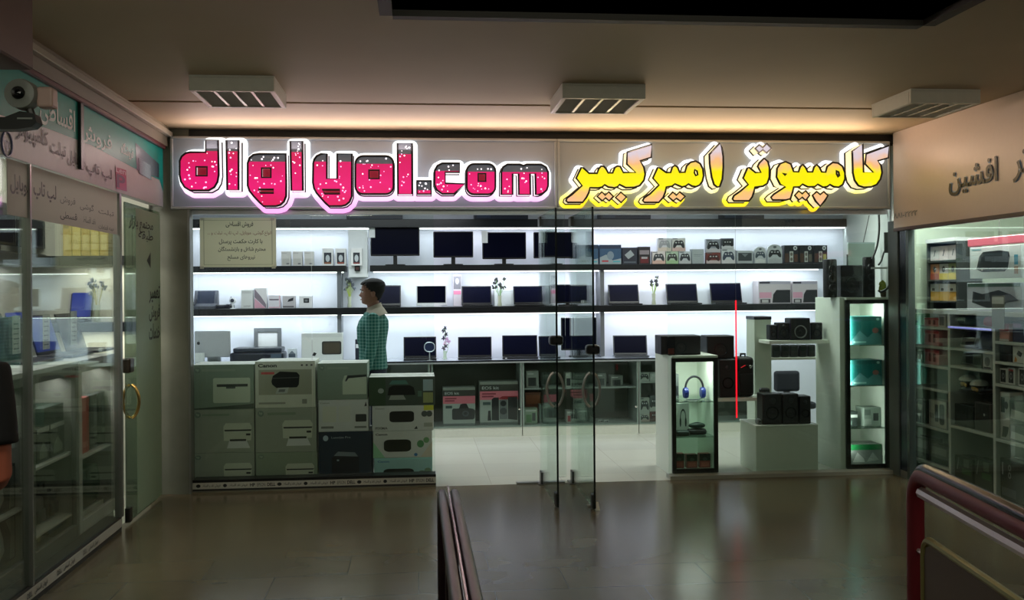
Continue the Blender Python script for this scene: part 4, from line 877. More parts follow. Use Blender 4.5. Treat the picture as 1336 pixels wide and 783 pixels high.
# ================================================================== INSIDE THE LOW CABINETS
zc0 = .119; YI = YCAB + .06
def dslr(label, px0, px1, pyt, art, Y):
    loc, w, h = facing(px0, px1, pyt, Y, zc0, .2)
    carton('camera_carton', label, 'box', loc, w, .2, h, (178, 182, 172), [R_(0, .93, 1, 1, (150, 152, 140)), R_(0, .78, 1, .935, (66, 66, 58)), T_('EOS kit', .06, .82, .5, .89, (200, 202, 196), .01), R_(0, .58, 1, .78, (228, 122, 134)), R_(.06, .70, .42, .735, (150, 60, 74)), R_(.06, .64, .36, .675, (150, 60, 74)), R_(0, 0, 1, .06, (120, 126, 122)), R_(.08, .46, .28, .53, (80, 96, 92))] + art, group='pink banded camera cartons')
dslr('smaller pink banded camera carton with a black camera picture', 577, 619, 506, a_camera(.28, .16, 1.0, .58), YI)
dslr('larger pink banded camera carton with lens and grip picture', 625, 675, 498, a_gpslens(.2, .1, .98, .66), YI + .02)
z_s2 = .516
for k, (a, c_, t_, col, lab) in enumerate(((686, 702, 484, (150, 154, 146), 'grey box with a dark phone picture on the upper cabinet shelf'), (706, 722, 487, (126, 134, 130), 'plain grey green box on the upper cabinet shelf behind the left door'), (737, 745, 486, (180, 182, 170), 'narrow pale box on the upper cabinet shelf between the doors'), (747, 763, 487, (130, 136, 130), 'box with a dark picture on the upper cabinet shelf between the doors'), (778, 790, 487, (120, 124, 118), 'dark faced box on the upper cabinet shelf right of the right door'), (796, 812, 490, (116, 120, 112), 'low box at the right end of the upper cabinet shelf'))):
    box_on('small_carton', lab, a, c_, t_, YI + .03, z_s2, col, [R_(.15, .1, .8, .6, (46, 50, 50)), R_(.1, .78, .6, .86, (200, 202, 196))], .14, 'small cartons on the upper cabinet shelf')
for k, (a, c_, t_, col, lab, ac) in enumerate(((683, 700, 533, (150, 170, 144), 'pale green box on the cabinet floor beside the grey post', (96, 140, 90)), (703, 722, 528, (140, 152, 146), 'grey box on the cabinet floor behind the left door', (110, 120, 116)), (738, 748, 536, (160, 160, 150), 'white box with a red stripe on the cabinet floor between the doors', (150, 40, 50)), (752, 766, 534, (96, 106, 100), 'dark box with a pale frame on the cabinet floor behind the right door', (50, 56, 56)), (779, 785.5, 548, (176, 178, 170), 'small white cube box on the cabinet floor, left of the pair', (130, 132, 128)), (787, 793, 548, (176, 178, 170), 'small white cube box on the cabinet floor, right of the pair', (130, 132, 128)))):
    box_on('small_carton', lab, a, c_, t_, YI + .03, zc0, col, [R_(.15, .12, .55, .6, ac), R_(.6, .2, .85, .7, (60, 64, 62)), R_(.1, .8, .9, .9, (206, 208, 200))], .14, 'small cartons on the cabinet floor')
S = root('orange_box', 'dark orange box in the shadow under the cabinet shelf', 'box', (xAt(694, YI + .25), YI + .25, zc0), 0); MB().rbox(-.09, .09, -.06, .06, 0, .33, M((120, 62, 34), .5), .004).build('carton', S); MB().box(-.08, .08, -.0615, -.06, .2, .3, M((150, 80, 40), .5)).build('printed_front', S)
z_s3 = .566; LM = [(xAt(833, YCAB) + .022 + k * .115, xAt(833, YCAB) + .022 + k * .115 + .112) for k in range(3)]; G = 'controller boxes in the right cabinet'
for k, (a, c_, pc) in enumerate(((835.5, 849, (60, 66, 60)), (850.5, 863, (190, 192, 186)), (864, 874.5, (180, 184, 178)))):
    pad_box(('black pad controller box on the cabinet shelf nearest the grey post', 'white pad controller box in the middle of the cabinet shelf', 'white pad controller box at the right end of the cabinet shelf')[k], a, c_, 486, YI + .02, z_s3, (176, 182, 172), pc, (186, 190, 182), .06, G, LM[k])
hb = .0
for k, (a, c_, t_, bk, pc, lw, lab) in enumerate(((835.5, 848.5, 540, (190, 190, 178), (46, 50, 50), (200, 180, 170), 'lower left controller box on the cabinet floor'), (849.5, 862.5, 537, (100, 50, 46), (70, 30, 30), (120, 90, 84), 'dark red controller box on the cabinet floor'), (863.5, 874.5, 540, (110, 116, 110), (44, 48, 48), (200, 190, 180), 'lower right controller box on the cabinet floor'))):
    _, h = pad_box(lab, a, c_, t_, YI + .02, zc0, bk, pc, lw, .06, G, LM[k])
    pad_box(('upper left controller box stacked on the cabinet floor', 'dark grey controller box stacked on the dark red one', 'upper right controller box stacked on the cabinet floor')[k], a, c_, t_ - 21, YI + .02, zc0 + h + .002, ((186, 188, 178), (70, 76, 76), (120, 124, 120))[k], (40, 44, 46), (196, 198, 190), .06, G, LM[k])
# ================================================================== STACKED PRINTER CARTONS IN THE LEFT WINDOW
YB = YF + .19
GR = (118, 121, 112)
def emb(c=(90, 100, 92)): return [P_(circ(.09, .88, .05, .07), c), T_('hp', .065, .845, .115, .92, (132, 142, 126), .02)]
def stack(px0, px1, rows, d, side=0):
    zb = .003; pm = (px0 + px1) / 2
    out = []
    up = lambda c: tuple(min(238, int(v * 1.48 + 4)) for v in c)
    for (pyt, name, lab, col, art, dpx0, dpx1) in rows:
        a, c = px0 + dpx0, px1 + dpx1; x0, x1 = xAt(a, YB), xAt(c, YB); zt = zAt(pm, pyt, YB)
        r = carton(name, lab, 'box', ((x0 + x1) / 2, YB + d / 2, zb), x1 - x0 - .006, d, zt - zb - .002, up(col), [(a_[0], a_[1], up(a_[2])) if a_[0] == 'p' else a_[:6] + (up(a_[6]), a_[7]) for a_ in art], 0, 'printer cartons stacked in the window', top=(206, 210, 200)); zb = zt
        out.append(r)
PRT = a_printer(.5, .1, .97, .72)
stack(249, 331, [
  (591, 'printer_carton', 'bottom grey printer carton in the leftmost stack, half behind the plinth strip', GR, emb() + a_printer(.5, .05, .97, .7), 0, 0),
  (534, 'printer_carton', 'middle grey printer carton in the leftmost stack, printer with tray out', GR, emb() + [R_(.16, .85, .6, .9, (102, 112, 98))] + a_printer(.5, .1, .97, .68), 0, 0),
  (475.5, 'printer_carton', 'top grey printer carton in the leftmost stack, closed pale printer picture', (100, 112, 100), emb() + [R_(.16, .85, .7, .9, (112, 120, 108)), P_([(0, 0), (1, 0), (1, .12), (.9, .1), (.0, .02)], (58, 66, 58)), P_(rr(.34, .14, .94, .7, .03, .04), (150, 156, 142)), P_([(.4, .56), (.9, .56), (.9, .5), (.4, .5)], (50, 54, 50)), R_(.55, .46, .7, .5, (70, 74, 70))], 0, 0)], .36)
stack(331.5, 412, [
  (590, 'printer_carton', 'bottom grey printer carton in the second stack from the pillar', (108, 116, 102), emb((96, 106, 96)) + a_printer(.48, .04, .96, .66), 0, 1),
  (532, 'printer_carton', 'middle grey printer carton in the second stack, printer with wide tray', GR, emb() + [R_(.2, .84, .66, .9, (100, 110, 96))] + a_printer(.44, .14, .95, .72), 0, 0),
  (471, 'printer_carton', 'top pale carton in the second stack with a black printer picture and red line', (160, 160, 148), [R_(.06, .28, .94, .82, (124, 124, 110)), T_('Canon', .05, .87, .36, .95, (30, 30, 32), .03), R_(.1, .72, .32, .77, (170, 70, 70)), P_(circ(.78, .91, .02, .02, 8), (60, 60, 58)), P_(circ(.86, .91, .02, .02, 8), (60, 60, 58)), P_(circ(.94, .91, .02, .02, 8), (60, 60, 58))] + a_mfp(.27, .3, .74, .78) + [R_(.06, .08, .5, .12, (120, 120, 110)), R_(.78, .08, .86, .18, (110, 110, 100))], 0, -1)], .36)
stack(414, 483, [
  (563, 'printer_carton', 'bottom dark navy printer carton in the third stack', (22, 34, 48), [P_(circ(.13, .88, .05, .055), (130, 140, 150)), T_('LaserJet Pro', .24, .86, .6, .91, (130, 140, 146), .0), P_([(.24, .12), (.24, .5), (.3, .54), (.72, .54), (.76, .5), (.76, .12)], (12, 18, 28)), P_([(.28, .54), (.36, .62), (.68, .6), (.74, .52)], (96, 104, 112)), R_(.34, .44, .38, .47, (120, 130, 140))], 0, 1),
  (521.5, 'printer_carton', 'white carton in the third stack with small dark device picture', (170, 172, 162), [T_('Canon', .03, .88, .22, .94, (120, 122, 118), .02), R_(.08, .3, .36, .8, (160, 162, 150)), R_(.4, .3, .64, .8, (162, 164, 154)), P_(rr(.74, .3, .96, .54, .02, .03), (44, 46, 48)), R_(.05, .1, .3, .17, (96, 98, 96)), R_(.72, .1, .96, .16, (96, 98, 96)), P_([(.92, .78), (.95, .94), (.97, .8)], (40, 40, 44))], 0, -3),
  (473.5, 'printer_carton', 'top grey printer carton in the third stack with half a printer picture', (102, 112, 102), emb() + [R_(.2, .84, .62, .89, (112, 120, 108)), P_([(.5, .14), (.5, .5), (.54, .66), (.98, .68), (.98, .14)], (150, 156, 142)), P_([(.55, .5), (.6, .66), (.98, .68), (.98, .62), (.62, .58), (.58, .5)], (34, 38, 38))], -1, -4)], .36)
stack(486, 563, [
  (597, 'printer_carton', 'bottom pale blue carton in the stack nearest the shop entrance', (120, 150, 152), [T_('Canon', .06, .82, .26, .9, (60, 96, 130), .03), R_(0, .93, 1, 1, (120, 178, 190)), P_(rr(.16, .05, .68, .56, .1, .1), (24, 28, 24)), P_(circ(.82, .34, .07, .13), (84, 104, 84)), P_(circ(.92, .46, .06, .11), (96, 116, 96))], 0, 0),
  (562, 'printer_carton', 'second lowest white carton nearest the shop entrance, green discs', (166, 170, 158), [T_('Canon', .04, .84, .24, .92, (40, 44, 46), .03), P_([(0, 0), (.2, 0), (.0, .6)], (120, 160, 130)), P_([(1, 0), (1, .6), (.8, 0)], (196, 150, 140)), P_(rr(.18, .22, .64, .68, .1, .12), (22, 26, 20)), P_(circ(.8, .5, .06, .14), (70, 112, 76)), P_(circ(.9, .64, .05, .11), (92, 126, 92)), P_(circ(.72, .1, .03, .06), (50, 90, 130))], -1, 0),
  (529, 'printer_carton', 'second white carton from top nearest the shop entrance, yellow corner', (170, 172, 160), [T_('Canon', .05, .86, .2, .93, (110, 112, 108), .02), R_(.84, .8, 1, 1, (196, 160, 60)), P_(rr(.28, .34, .68, .78, .07, .1), (26, 26, 26)), P_(circ(.85, .66, .05, .12), (66, 70, 70)), P_(circ(.93, .66, .05, .12), (66, 70, 70)), T_('PIXMA', .05, .06, .25, .16, (70, 72, 70), .02), P_([(.68, .06), (.74, .06), (.72, .18)], (40, 40, 40)), R_(.84, .14, .98, .3, (130, 132, 126))], -2, 2),
  (491.5, 'printer_carton', 'top dark printer carton nearest the shop entrance, white top flap', (54, 62, 56), [R_(0, 0, .25, 1, (44, 60, 44)), P_(circ(.18, .52, .045, .09), (120, 126, 122)), P_([(.28, .36), (.3, .62), (.36, .7), (.62, .7), (.68, .62), (.7, .36)], (14, 16, 18)), P_([(.3, .2), (.33, .36), (.52, .36), (.56, .2)], (120, 122, 118)), P_([(.3, .74), (.35, .88), (.56, .88), (.6, .74)], (60, 90, 84)), R_(.82, .5, .97, .9, (120, 134, 140)), R_(.82, .08, .97, .44, (120, 124, 84)), R_(.74, .3, .8, .5, (70, 90, 80))], -6, 4)], .38)
# notice stuck on the left window
p0, p1 = onY(261, 349, YG - .004), onY(360, 284, YG - .004)
S = root('paper_notice', 'cream paper notice with Persian lines taped inside the left window', 'notice', ((p0.x + p1.x) / 2, YG - .003, p0.z), 0, world=True)
MB().box(p0.x, p1.x, YG - .005, YG - .001, p0.z, p1.z, sheer((240, 238, 220), .6)).build('paper', S)
b = MB(); W_ = p1.x - p0.x; H_ = p1.z - p0.z; put = lambda u, v: (p0.x + W_ * u, YG - .0062, p0.z + H_ * v); KN = M((70, 72, 66), .6); RN = M((150, 92, 72), .6)
for t, u0, v0, u1, v1, m, w_ in (('فروش اقساطی', .34, .80, .70, .92, KN, .02), ('انواع گوشی، موبایل، لپ تاپ، تبلت و ...', .1, .63, .94, .74, RN, .0), ('با کارت حکمت پرسنل', .25, .45, .82, .57, KN, .015), ('محترم شاغل و بازنشستگان', .24, .29, .86, .42, KN, .015), ('نیروهای مسلح', .36, .13, .72, .25, KN, .01)): add_text(b, t, u0, v0, u1, v1, m, put, w_)
for u0, v0, u1, v1 in ((.05, .05, .95, .055), (.05, .945, .95, .95), (.05, .05, .056, .95), (.944, .05, .95, .95)): b.add([put(u0, v0), put(u1, v0), put(u1, v1), put(u0, v1)], [(0, 1, 2, 3)], M((150, 150, 130), .6))
b.build('lettering', S, fix=False)
b = MB()
for u, v in ((.03, .97), (.95, .97), (.02, .0), (.96, .0)): b.add([put(u - .02, v - .03), put(u + .03, v - .03), put(u + .03, v + .02), put(u - .02, v + .02)], [(0, 1, 2, 3)], M((214, 216, 200), .4))
b.build('tape', S, fix=False)

# ================================================================== GLASS DOORS, OPEN TOWARDS THE CORRIDOR
def glass_door(n, lab, pb, zt=2.19, latch_py=445):
    e = onZ(pb[0], pb[1], .015); X = e.x; y0 = e.y; y1 = YF + .02
    t = .006
    D = MB().box(X - t, X + t, y0, y1, .015, zt, glass((0.93, 0.975, 0.955), .7)).build('door_%d' % n); tag(D, lab, None, None, 'structure')
    MB().box(X - t - .001, X + t + .001, y0 - .004, y0, .015, zt, M((26, 34, 34), .15)).build('glass_edge', D)
    for (ya, yb) in ((y0 + .02, y0 + .10), (y1 - .12, y1 - .02)):
        MB().rbox(X - .014, X + .014, ya, yb, .012, .11, DALU, .003).build('patch_fitting', D); 
    MB().rbox(X - .014, X + .014, y1 - .14, y1 - .02, zt - .08, zt - .001, DALU, .003).build('patch_fitting', D)
    zl = zAt(pb[0], latch_py, y0 + .05)
    b = MB(); b.rbox(X - .05, X + .05, y0 - .005, y0 + .09, zl - .035, zl + .035, M((26, 28, 32), .3), .02, 2); b.build('lock_case', D)
    zh0, zh1 = zAt(pb[0], 531, y0 + .1), zAt(pb[0], 486, y0 + .1)
    for s in (-1, 1):
        pts = [(X + s * (.010 + .052 * math.sin(PI * k / 12) ** .6), y0 + .10, zh0 + (zh1 - zh0) * k / 12) for k in range(13)]
        MB().tube(pts, .0095, M((186, 188, 184), .28, .55), 10).build('handle', D)
    MB().rbox(X - .03, X + .03, y1 - .09, y1 + .05, 0, .012, ALU, .002).build('floor_plate', D)
    return D
glass_door(1, 'left open glass door, edge on', (728, 662), latch_py=444); glass_door(2, 'right open glass door, edge on', (776, 664), latch_py=456)
struct('trim_13', MB().box(xAt(672, YF), xAt(735, YF), YF - .02, YF + .04, 0, .014, ALU), 'metal threshold plate by the left glass door')
e = onZ(772, 664, 0)
S = root('door_wedge', 'small white wedge on the floor holding the right glass door', 'door wedge', (e.x - .0, e.y + .03, 0), 0)
MB().prism([(-.09, 0), (.07, 0), (.07, .02), (-.03, .05)], M((196, 196, 186), .5), .016, .05, 'YZ').build('wedge', S); MB().box(-.02, .016, .03, .07, 0, .012, M((150, 150, 144), .5)).build('grip', S)

# ================================================================== WHITE DISPLAY UNITS, RIGHT HALF
UW = M((214, 222, 208), .45, noise=.03); UB = M((20, 21, 21), .35)
def display_unit(label, px0, px1, py_t, Y, d, shelves, zb=.03):
    x0, x1 = xAt(px0, Y), xAt(px1, Y); zt = zAt((px0 + px1) / 2, py_t, Y)
    S = root('display_cabinet', label, 'cabinet', ((x0 + x1) / 2, Y + d / 2, 0), 0, 'black framed display cabinets', world=True); t = .035
    b = MB(); b.box(x0, x0 + .018, Y + .03, Y + d, 0, zt, UW).box(x1 - .018, x1, Y + .03, Y + d, 0, zt, UW).box(x0 + .018, x1 - .018, Y + d - .018, Y + d, 0, zt, UW); b.build('side_panels', S)
    MB().box(x0, x1, Y, Y + d, zt, zt + .018, UW).build('top_panel', S); MB().box(x0 + .018, x1 - .018, Y + .03, Y + d - .018, 0, zb + .02, UW).build('bottom_panel', S)
    b = MB()
    for a in ((x0, x0 + t, zb, zt), (x1 - t, x1, zb, zt), (x0 + t, x1 - t, zt - t, zt), (x0 + t, x1 - t, zb, zb + t)): b.rbox(a[0], a[1], Y, Y + .03, a[2], a[3], UB, .003)
    b.build('door_frame', S); MB().box(x0 + t, x1 - t, Y + .012, Y + .018, zb + t, zt - t, glass((0.92, 0.96, 0.95), .8)).build('glass_door', S)
    for z in shelves: MB().box(x0 + .02, x1 - .02, Y + .04, Y + d - .02, z - .008, z, glass((0.88, 0.95, 0.92), .9)).build('glass_shelf', S)
    area('cabinet_lamp', ((x0 + x1) / 2, Y + .14, zt - .02), (x1 - x0) * .7, .05, L_CAB, (1, 1, .96), (0, .15, -1), S)
    if len(shelves) > 2:
        b = MB(); b.tube([(x0 + .045, Y + .05, .12), (x0 + .045, Y + .05, zt - .05)], .008, CHROME, 8); b.build('lamp_tube', S)
        area('cabinet_lamp', (x0 + .06, Y + .05, zt / 2), .03, zt * .8, L_CAB * 1.0, (1, 1, .96), (.7, .7, 0), S)
    return x0, x1, zt + .018
YU = YF + .12
zs = [zAt(906, p, YU + .1) for p in (523, 568.5)]
ux0, ux1, uzt = display_unit('low black framed display cabinet with headphones, right of the entrance', 876, 936, 467, YU, .58, zs, .03)
zs2 = [zAt(1130, p, YU + .1) for p in (449.5, 502, 557)]
vx0, vx1, vzt = display_unit('tall black framed display cabinet with teal cartons at the right end', 1104, 1160, 391, YU, .55, zs2, .03)
ZU = .05
def headphones(label, x, y, z, s, col):
    S = root('headphones', label, 'headphones', (x, y, z), 0); m = M(col, .35)
    b = MB(); b.tube([(.075 * s * math.cos(a), .0, .09 * s + .1 * s * math.sin(a)) for a in [PI * k / 12 for k in range(13)]], .009 * s, M((20, 22, 30), .4), 8); b.build('headband', S)
    for k in (-1, 1): b = MB(); b.lathe([(.0, -.022 * s), (.042 * s, -.018 * s), (.048 * s, 0), (.042 * s, .016 * s), (0, .018 * s)], m, (k * .072 * s, 0, .055 * s), 16, 'X'); b.build('ear_cup', S, True)
    b = MB(); b.tube([(.075 * s, -.01, .02), (.03, -.05, .005), (-.05, -.06, .004), (-.08, -.03, .004)], .003, M((30, 40, 80), .4), 6); b.build('cable', S)
hx = xAt(905, YU + .2)
headphones('blue headphones on the top shelf of the low display cabinet', hx, YU + .2, zs[0] + .001, 1.05, (26, 46, 120))
box_on('phone_box', 'dark box behind the blue headphones', 884, 894, 488, YU + .3, zs[0] + .001, (100, 106, 104), [R_(.1, .1, .9, .5, (50, 54, 58))], .08, lim=(ux0 + .022, hx - .11))
box_on('headphone_box', 'white box with a headphone picture on the second cabinet shelf', 882, 898, 526, YU + .18, zs[1] + .001, (196, 202, 194), a_phones(.2, .2, .8, .85, (50, 60, 58)) + [R_(.1, .04, .6, .1, (120, 120, 116))], .08, lim=(ux0 + .022, ux1))
S = root('speaker_pod', 'dark oval wireless speaker on the second cabinet shelf, upper of the stacked pair', 'speaker', (xAt(908, YU + .16), YU + .16, zs[1] + .052), 0)
b = MB(); b.ball((0, 0, .027), (.075, .04, .027), M((40, 62, 54), .5), 20, 10); b.build('body', S, True); b = MB(); b.lathe([(.02, .0), (.018, .003), (0, .003)], M((30, 34, 34), .4), (0, 0, .052), 12); b.build('button', S)
S = root('glasses_case', 'flat dark case under the oval speaker on the second cabinet shelf', 'case', (xAt(908, YU + .16), YU + .16, zs[1] + .001), 0)
MB().rbox(-.085, .08, -.045, .045, 0, .05, M((24, 30, 30), .5), .022, 3).build('body', S); MB().box(-.087, .082, -.046, .046, .024, .027, M((60, 66, 64), .4)).build('seam', S)
S = root('gamepad_case', 'small dark green pouch at the left of the second cabinet shelf', 'case', (xAt(889.5, YU + .06), YU + .08, zs[1] + .001), 0)
MB().rbox(-.06, .06, -.04, .04, 0, .05, M((34, 54, 46), .55), .02, 3).build('body', S); MB().box(-.062, .062, -.042, .042, .02, .023, M((60, 70, 66), .4)).build('seam', S)
for k, (a, c_) in enumerate(((882, 896), (898, 912), (914, 928))):
    t_ = 592 + (k % 2)
    loc, w, h = facing(a, c_, t_, YU + .12, ZU + .001, .07, (ux0 + .022 + k * .115, ux0 + .134 + k * .115))
    carton('earphone_box', ('red and black earphone box, leftmost of three in the low cabinet', 'red and black earphone box, middle of three in the low cabinet', 'red and black earphone box, rightmost of three in the low cabinet')[k], 'box', loc, w, .07, h, (150, 74, 66), [R_(0, .5, 1, 1, (38, 52, 46)), P_(circ(.5, .62, .22, .12), (70, 84, 78)), R_(.15, .1, .85, .4, (176, 96, 84)), P_(circ(.5, .95, .14, .05), (20, 20, 20))], group='earphone boxes in the low cabinet')
b_ = 0
speaker('black loudspeaker with angled side on the low display cabinet, left of two', 862, 914, 438, YU + .12, uzt + .001, .22, .0, True, (15, 17, 26), 'black loudspeakers on the low cabinet', (90, 96, 106))
# small clear pack of shiny cables in front of the loudspeaker
S = root('cable_pack', 'clear pack with reddish label leaning on the left loudspeaker', 'pack', (xAt(876, YU + .05), YU + .07, uzt + .001), 0)
MB().prism(rr(-.032, 0, .032, .16, .012, .012), glass((0.75, 0.76, 0.8), 1.0), -.012, .012).build('pack', S); MB().box(-.026, .026, -.004, .004, .01, .06, M((120, 50, 40), .4)).build('label', S)
# white column, planks, low plinth
def white_block(name, label, cat, x0, x1, y0, y1, z0, z1, m=UW, extra=None):
    S = root(name, label, cat, ((x0 + x1) / 2, (y0 + y1) / 2, z0), 0, world=True); MB().rbox(x0, x1, y0, y1, z0, z1, m, .003).build('body', S)
    if extra: extra(S)
    return S
YCo = 8.68
cx0, cx1 = xAt(984, YCo), xAt(1006, YCo); zct = zAt(992, 417, YCo)
white_block('display_column', 'white square column with a black cap behind the plinth', 'column', cx0, cx1, YCo, YCo + .22, 0, zct, M((200, 212, 196), .45), lambda S: MB().rbox(cx0 - .003, cx1 + .003, YCo - .003, YCo + .223, zct, zct + .028, M((20, 24, 34), .3), .003).build('cap', S))
sx0 = cx1 + .002
def plank(label, px1, py, Y, d, th=.03, x0=None, xw_=False):
    xa = x0 if x0 is not None else sx0; x1 = min(xAt(px1, Y), xw) if xw_ else xAt(px1, Y); z = zAt(px1 - 30, py, Y)
    S = root('wall_plank', label, 'shelf', ((xa + x1) / 2, Y + d / 2, z - th), 0, 'white planks of the display wall', world=True); MB().rbox(xa, x1, Y, Y + d, z - th, z, UW, .003).build('board', S); MB().rbox(xa, x1, Y - .004, Y, z - th, z, M((228, 232, 222), .4), .001).build('edging', S); return xa, x1, z
YP = 8.40; YL = 8.70; xw = xAt(1066.5, YU + .5) - .002
pa = plank('upper white plank with the black speaker set', 1092, 444, YP, .27, .03, xAt(1003, YP), True)
pb_ = plank('lower white plank under the row of black gadgets', 1070, 466.5, YL, .22, .02)
pc = plank('white plank at knee height carrying the black bags', 1003, 519, YP, .26, .03, xAt(935, YP))
sp = 'black satellite speaker '
G = 'speaker set on the upper white plank'
speaker(sp + 'at the left end of the upper white plank', 1004, 1013.5, 424, YP + .08, pa[2] + .001, .09, 0, True, (16, 20, 34), G, (60, 66, 80))
speaker(sp + 'second from the left on the upper white plank', 1014.5, 1030, 421, YP + .06, pa[2] + .001, .1, 0, True, (16, 20, 36), G, (60, 66, 80))
speaker('largest black speaker with chrome cone on the upper white plank', 1031, 1057, 415, YP + .03, pa[2] + .001, .14, 0, True, (14, 18, 36), G, (190, 192, 196))
speaker(sp + 'at the right end of the upper white plank', 1058, 1073, 421, YP + .06, pa[2] + .001, .1, 0, True, (12, 14, 26), G, (50, 54, 66))
for k in range(5):
    a = 1008 + k * 11.5; loc, w, h = facing(a, a + 10, 450, YL + .03, pb_[2] + .001, .1)
    S = root('black_gadget', ('first', 'second', 'third', 'fourth', 'fifth')[k] + ' small black gadget from the left on the lower white plank', 'gadget', loc, 0, 'black gadgets on the lower white plank')
    MB().rbox(-w / 2, w / 2, -.05, .05, 0, h, M((26, 30, 30), .4), .012, 2).build('case', S); MB().box(-w / 2 + .01, w / 2 - .01, -.0515, -.05, h * .5, h * .8, M((44, 52, 50), .25)).build('display', S)
YQ = YU + .08
qx0, qx1 = xAt(985, YQ), xAt(1066, YQ); zq = zAt(1020, 556.5, YQ)
white_block('display_plinth', 'low white square plinth in the right window', 'plinth', qx0, qx1, YQ, YQ + .42, 0, zq, M((206, 216, 202), .4), lambda S: MB().rbox(qx0 - .006, qx1 + .004, YQ - .006, YQ + .424, zq, zq + .014, M((222, 228, 218), .35), .003).build('top_board', S))
zq += .015
YS2 = YQ + .02
speaker('black subwoofer, left one of three on the low plinth', 994, 1019, 514, YS2, zq, .15, 0, True, (14, 15, 19), 'speaker set on the low plinth', (40, 42, 46))
speaker('black subwoofer in the middle of the low plinth', 1020, 1041, 514, YS2 + .0, zq, .15, 0, True, (12, 13, 17), 'speaker set on the low plinth', (44, 46, 50))
speaker('narrow black speaker at the right edge of the low plinth', 1042, 1057, 517, YS2 + .0, zq, .15, 0, True, (16, 17, 20), 'speaker set on the low plinth', (44, 46, 50))
S = root('small_device', 'small grey device at the left corner of the low plinth', 'gadget', (xAt(988.8, YQ + .05), YQ + .06, zq), 0)
MB().rbox(-.018, .018, -.04, .04, 0, .05, M((110, 118, 118), .4), .012, 2).build('case', S); MB().box(-.01, .01, -.041, -.04, .02, .036, M((40, 44, 48), .3)).build('display', S)
# office chair back seen behind the plinth
def office_chair(label, px0, px1, pyt, pys, Y, rz):
    x0, x1 = xAt(px0, Y), xAt(px1, Y); w = x1 - x0; zt = zAt((px0 + px1) / 2, pyt, Y); zs_ = .47
    S = root('office_chair', label, 'chair', ((x0 + x1) / 2, Y + .25, 0), rz); m = M((16, 20, 34), .6, bump=.2, scale=200)
    MB().rbox(-w / 2, w / 2, -.24, .22, zs_ - .07, zs_, m, .03, 3).build('seat', S)
    b = MB(); b.rbox(-w / 2, w / 2, .18, .26, zs_ + .06, zt, m, .03, 3); b.build('backrest', S)
    MB().rbox(-.03, .03, .20, .25, zs_ - .05, zs_ + .12, BEZ, .01).build('back_support', S); b = MB(); b.lathe([(.03, .1), (.03, .3), (.02, .3), (.02, zs_ - .07)], M((60, 62, 64), .3, .7), n=12); b.build('gas_post', S)
    for k in range(5):
        a = 2 * PI * k / 5 + .3; L = MB(); L.tube([(0, 0, .11), (.26 * math.cos(a), .26 * math.sin(a), .075)], [.022, .014], BEZ, 8); lo = L.build('base_leg', S)
        c = MB(); c.lathe([(0, -.012), (.028, -.012), (.028, .012), (0, .012)], M((20, 20, 22), .5), (.26 * math.cos(a), .26 * math.sin(a), .03), 12, 'X'); c.build('caster', lo)
office_chair('dark blue office chair back behind the plinth speakers', 1032, 1066, 489, 0, 9.3, 0)
# black bags on the knee-high plank
def bag(label, px0, px1, pyt, Y, zb, d, seed):
    loc, w, h = facing(px0, px1, pyt, Y, zb, d); S = root('laptop_bag', label, 'bag', loc, 0, 'black bags on the knee-high plank'); m = M((14, 15, 19), .65, bump=.3, scale=120)
    b = MB(); b.rbox(-w / 2, w / 2, -d / 2, d / 2, .002, h * .93, m, .035, 3); b.build('body', S, True)
    b = MB(); b.rbox(-w * .38, w * .38, -d / 2 - .025, -d / 2 + .01, h * .08, h * .55, m, .015, 2); b.build('front_pocket', S, True)
    MB().tube([(-w * .14, 0, h * .91), (-w * .12, 0, h * .99), (w * .12, 0, h * .99), (w * .14, 0, h * .91)], .01, m, 8).build('handle', S)
    b = MB(); b.tube([(-w * .3, -d / 2 - .004, h * .68), (-w * .05, -d / 2 - .012, h * .74), (w * .2, -d / 2 - .012, h * .7), (w * .36, -d / 2 - .004, h * .73)], .008, CHROME, 8); b.ball((w * .2, -d / 2 - .016, h * .71), .016, CHROME, 10, 6); b.build('buckle', S)
    MB().tube([(-w * .4, -d / 2 - .002, h * .6), (-w * .42, -d / 2 - .004, h * .3), (-w * .36, -d / 2 - .002, h * .05)], .009, M((34, 36, 42), .5), 6).build('strap', S)
speaker('tall black speaker cabinet on the knee-high plank under a loudspeaker', 938, 959.5, 469, YP + .03, pc[2] + .001, .2, 0, True, (13, 14, 17), None, (40, 42, 46))
loc, w, h = facing(938, 959.5, 469, YP + .03, pc[2] + .001, .2)
speaker('black loudspeaker with round cone beside the left loudspeaker of the low cabinet', 922, 957.5, 438, YP + .08, loc[2] + h + .002, .2, 0, True, (13, 15, 24), 'black loudspeakers on the low cabinet', (80, 84, 92))
bag('black bag with chrome buckle on the knee-high plank', 961, 984, 462, YP + .04, pc[2] + .001, .16, 2)
S = root('bluetooth_speaker', 'dark rounded speaker block at the right end of the knee-high plank', 'speaker', (xAt(996, YP + .1), YP + .1, pc[2] + .001), 0)
w = .045; MB().rbox(-w, w * .9, -.05, .02, 0, .075, M((52, 52, 52), .5), .02, 3).build('body', S); MB().box(-w + .015, w - .02, -.0515, -.05, .015, .06, M((30, 30, 32), .7)).build('grille', S)
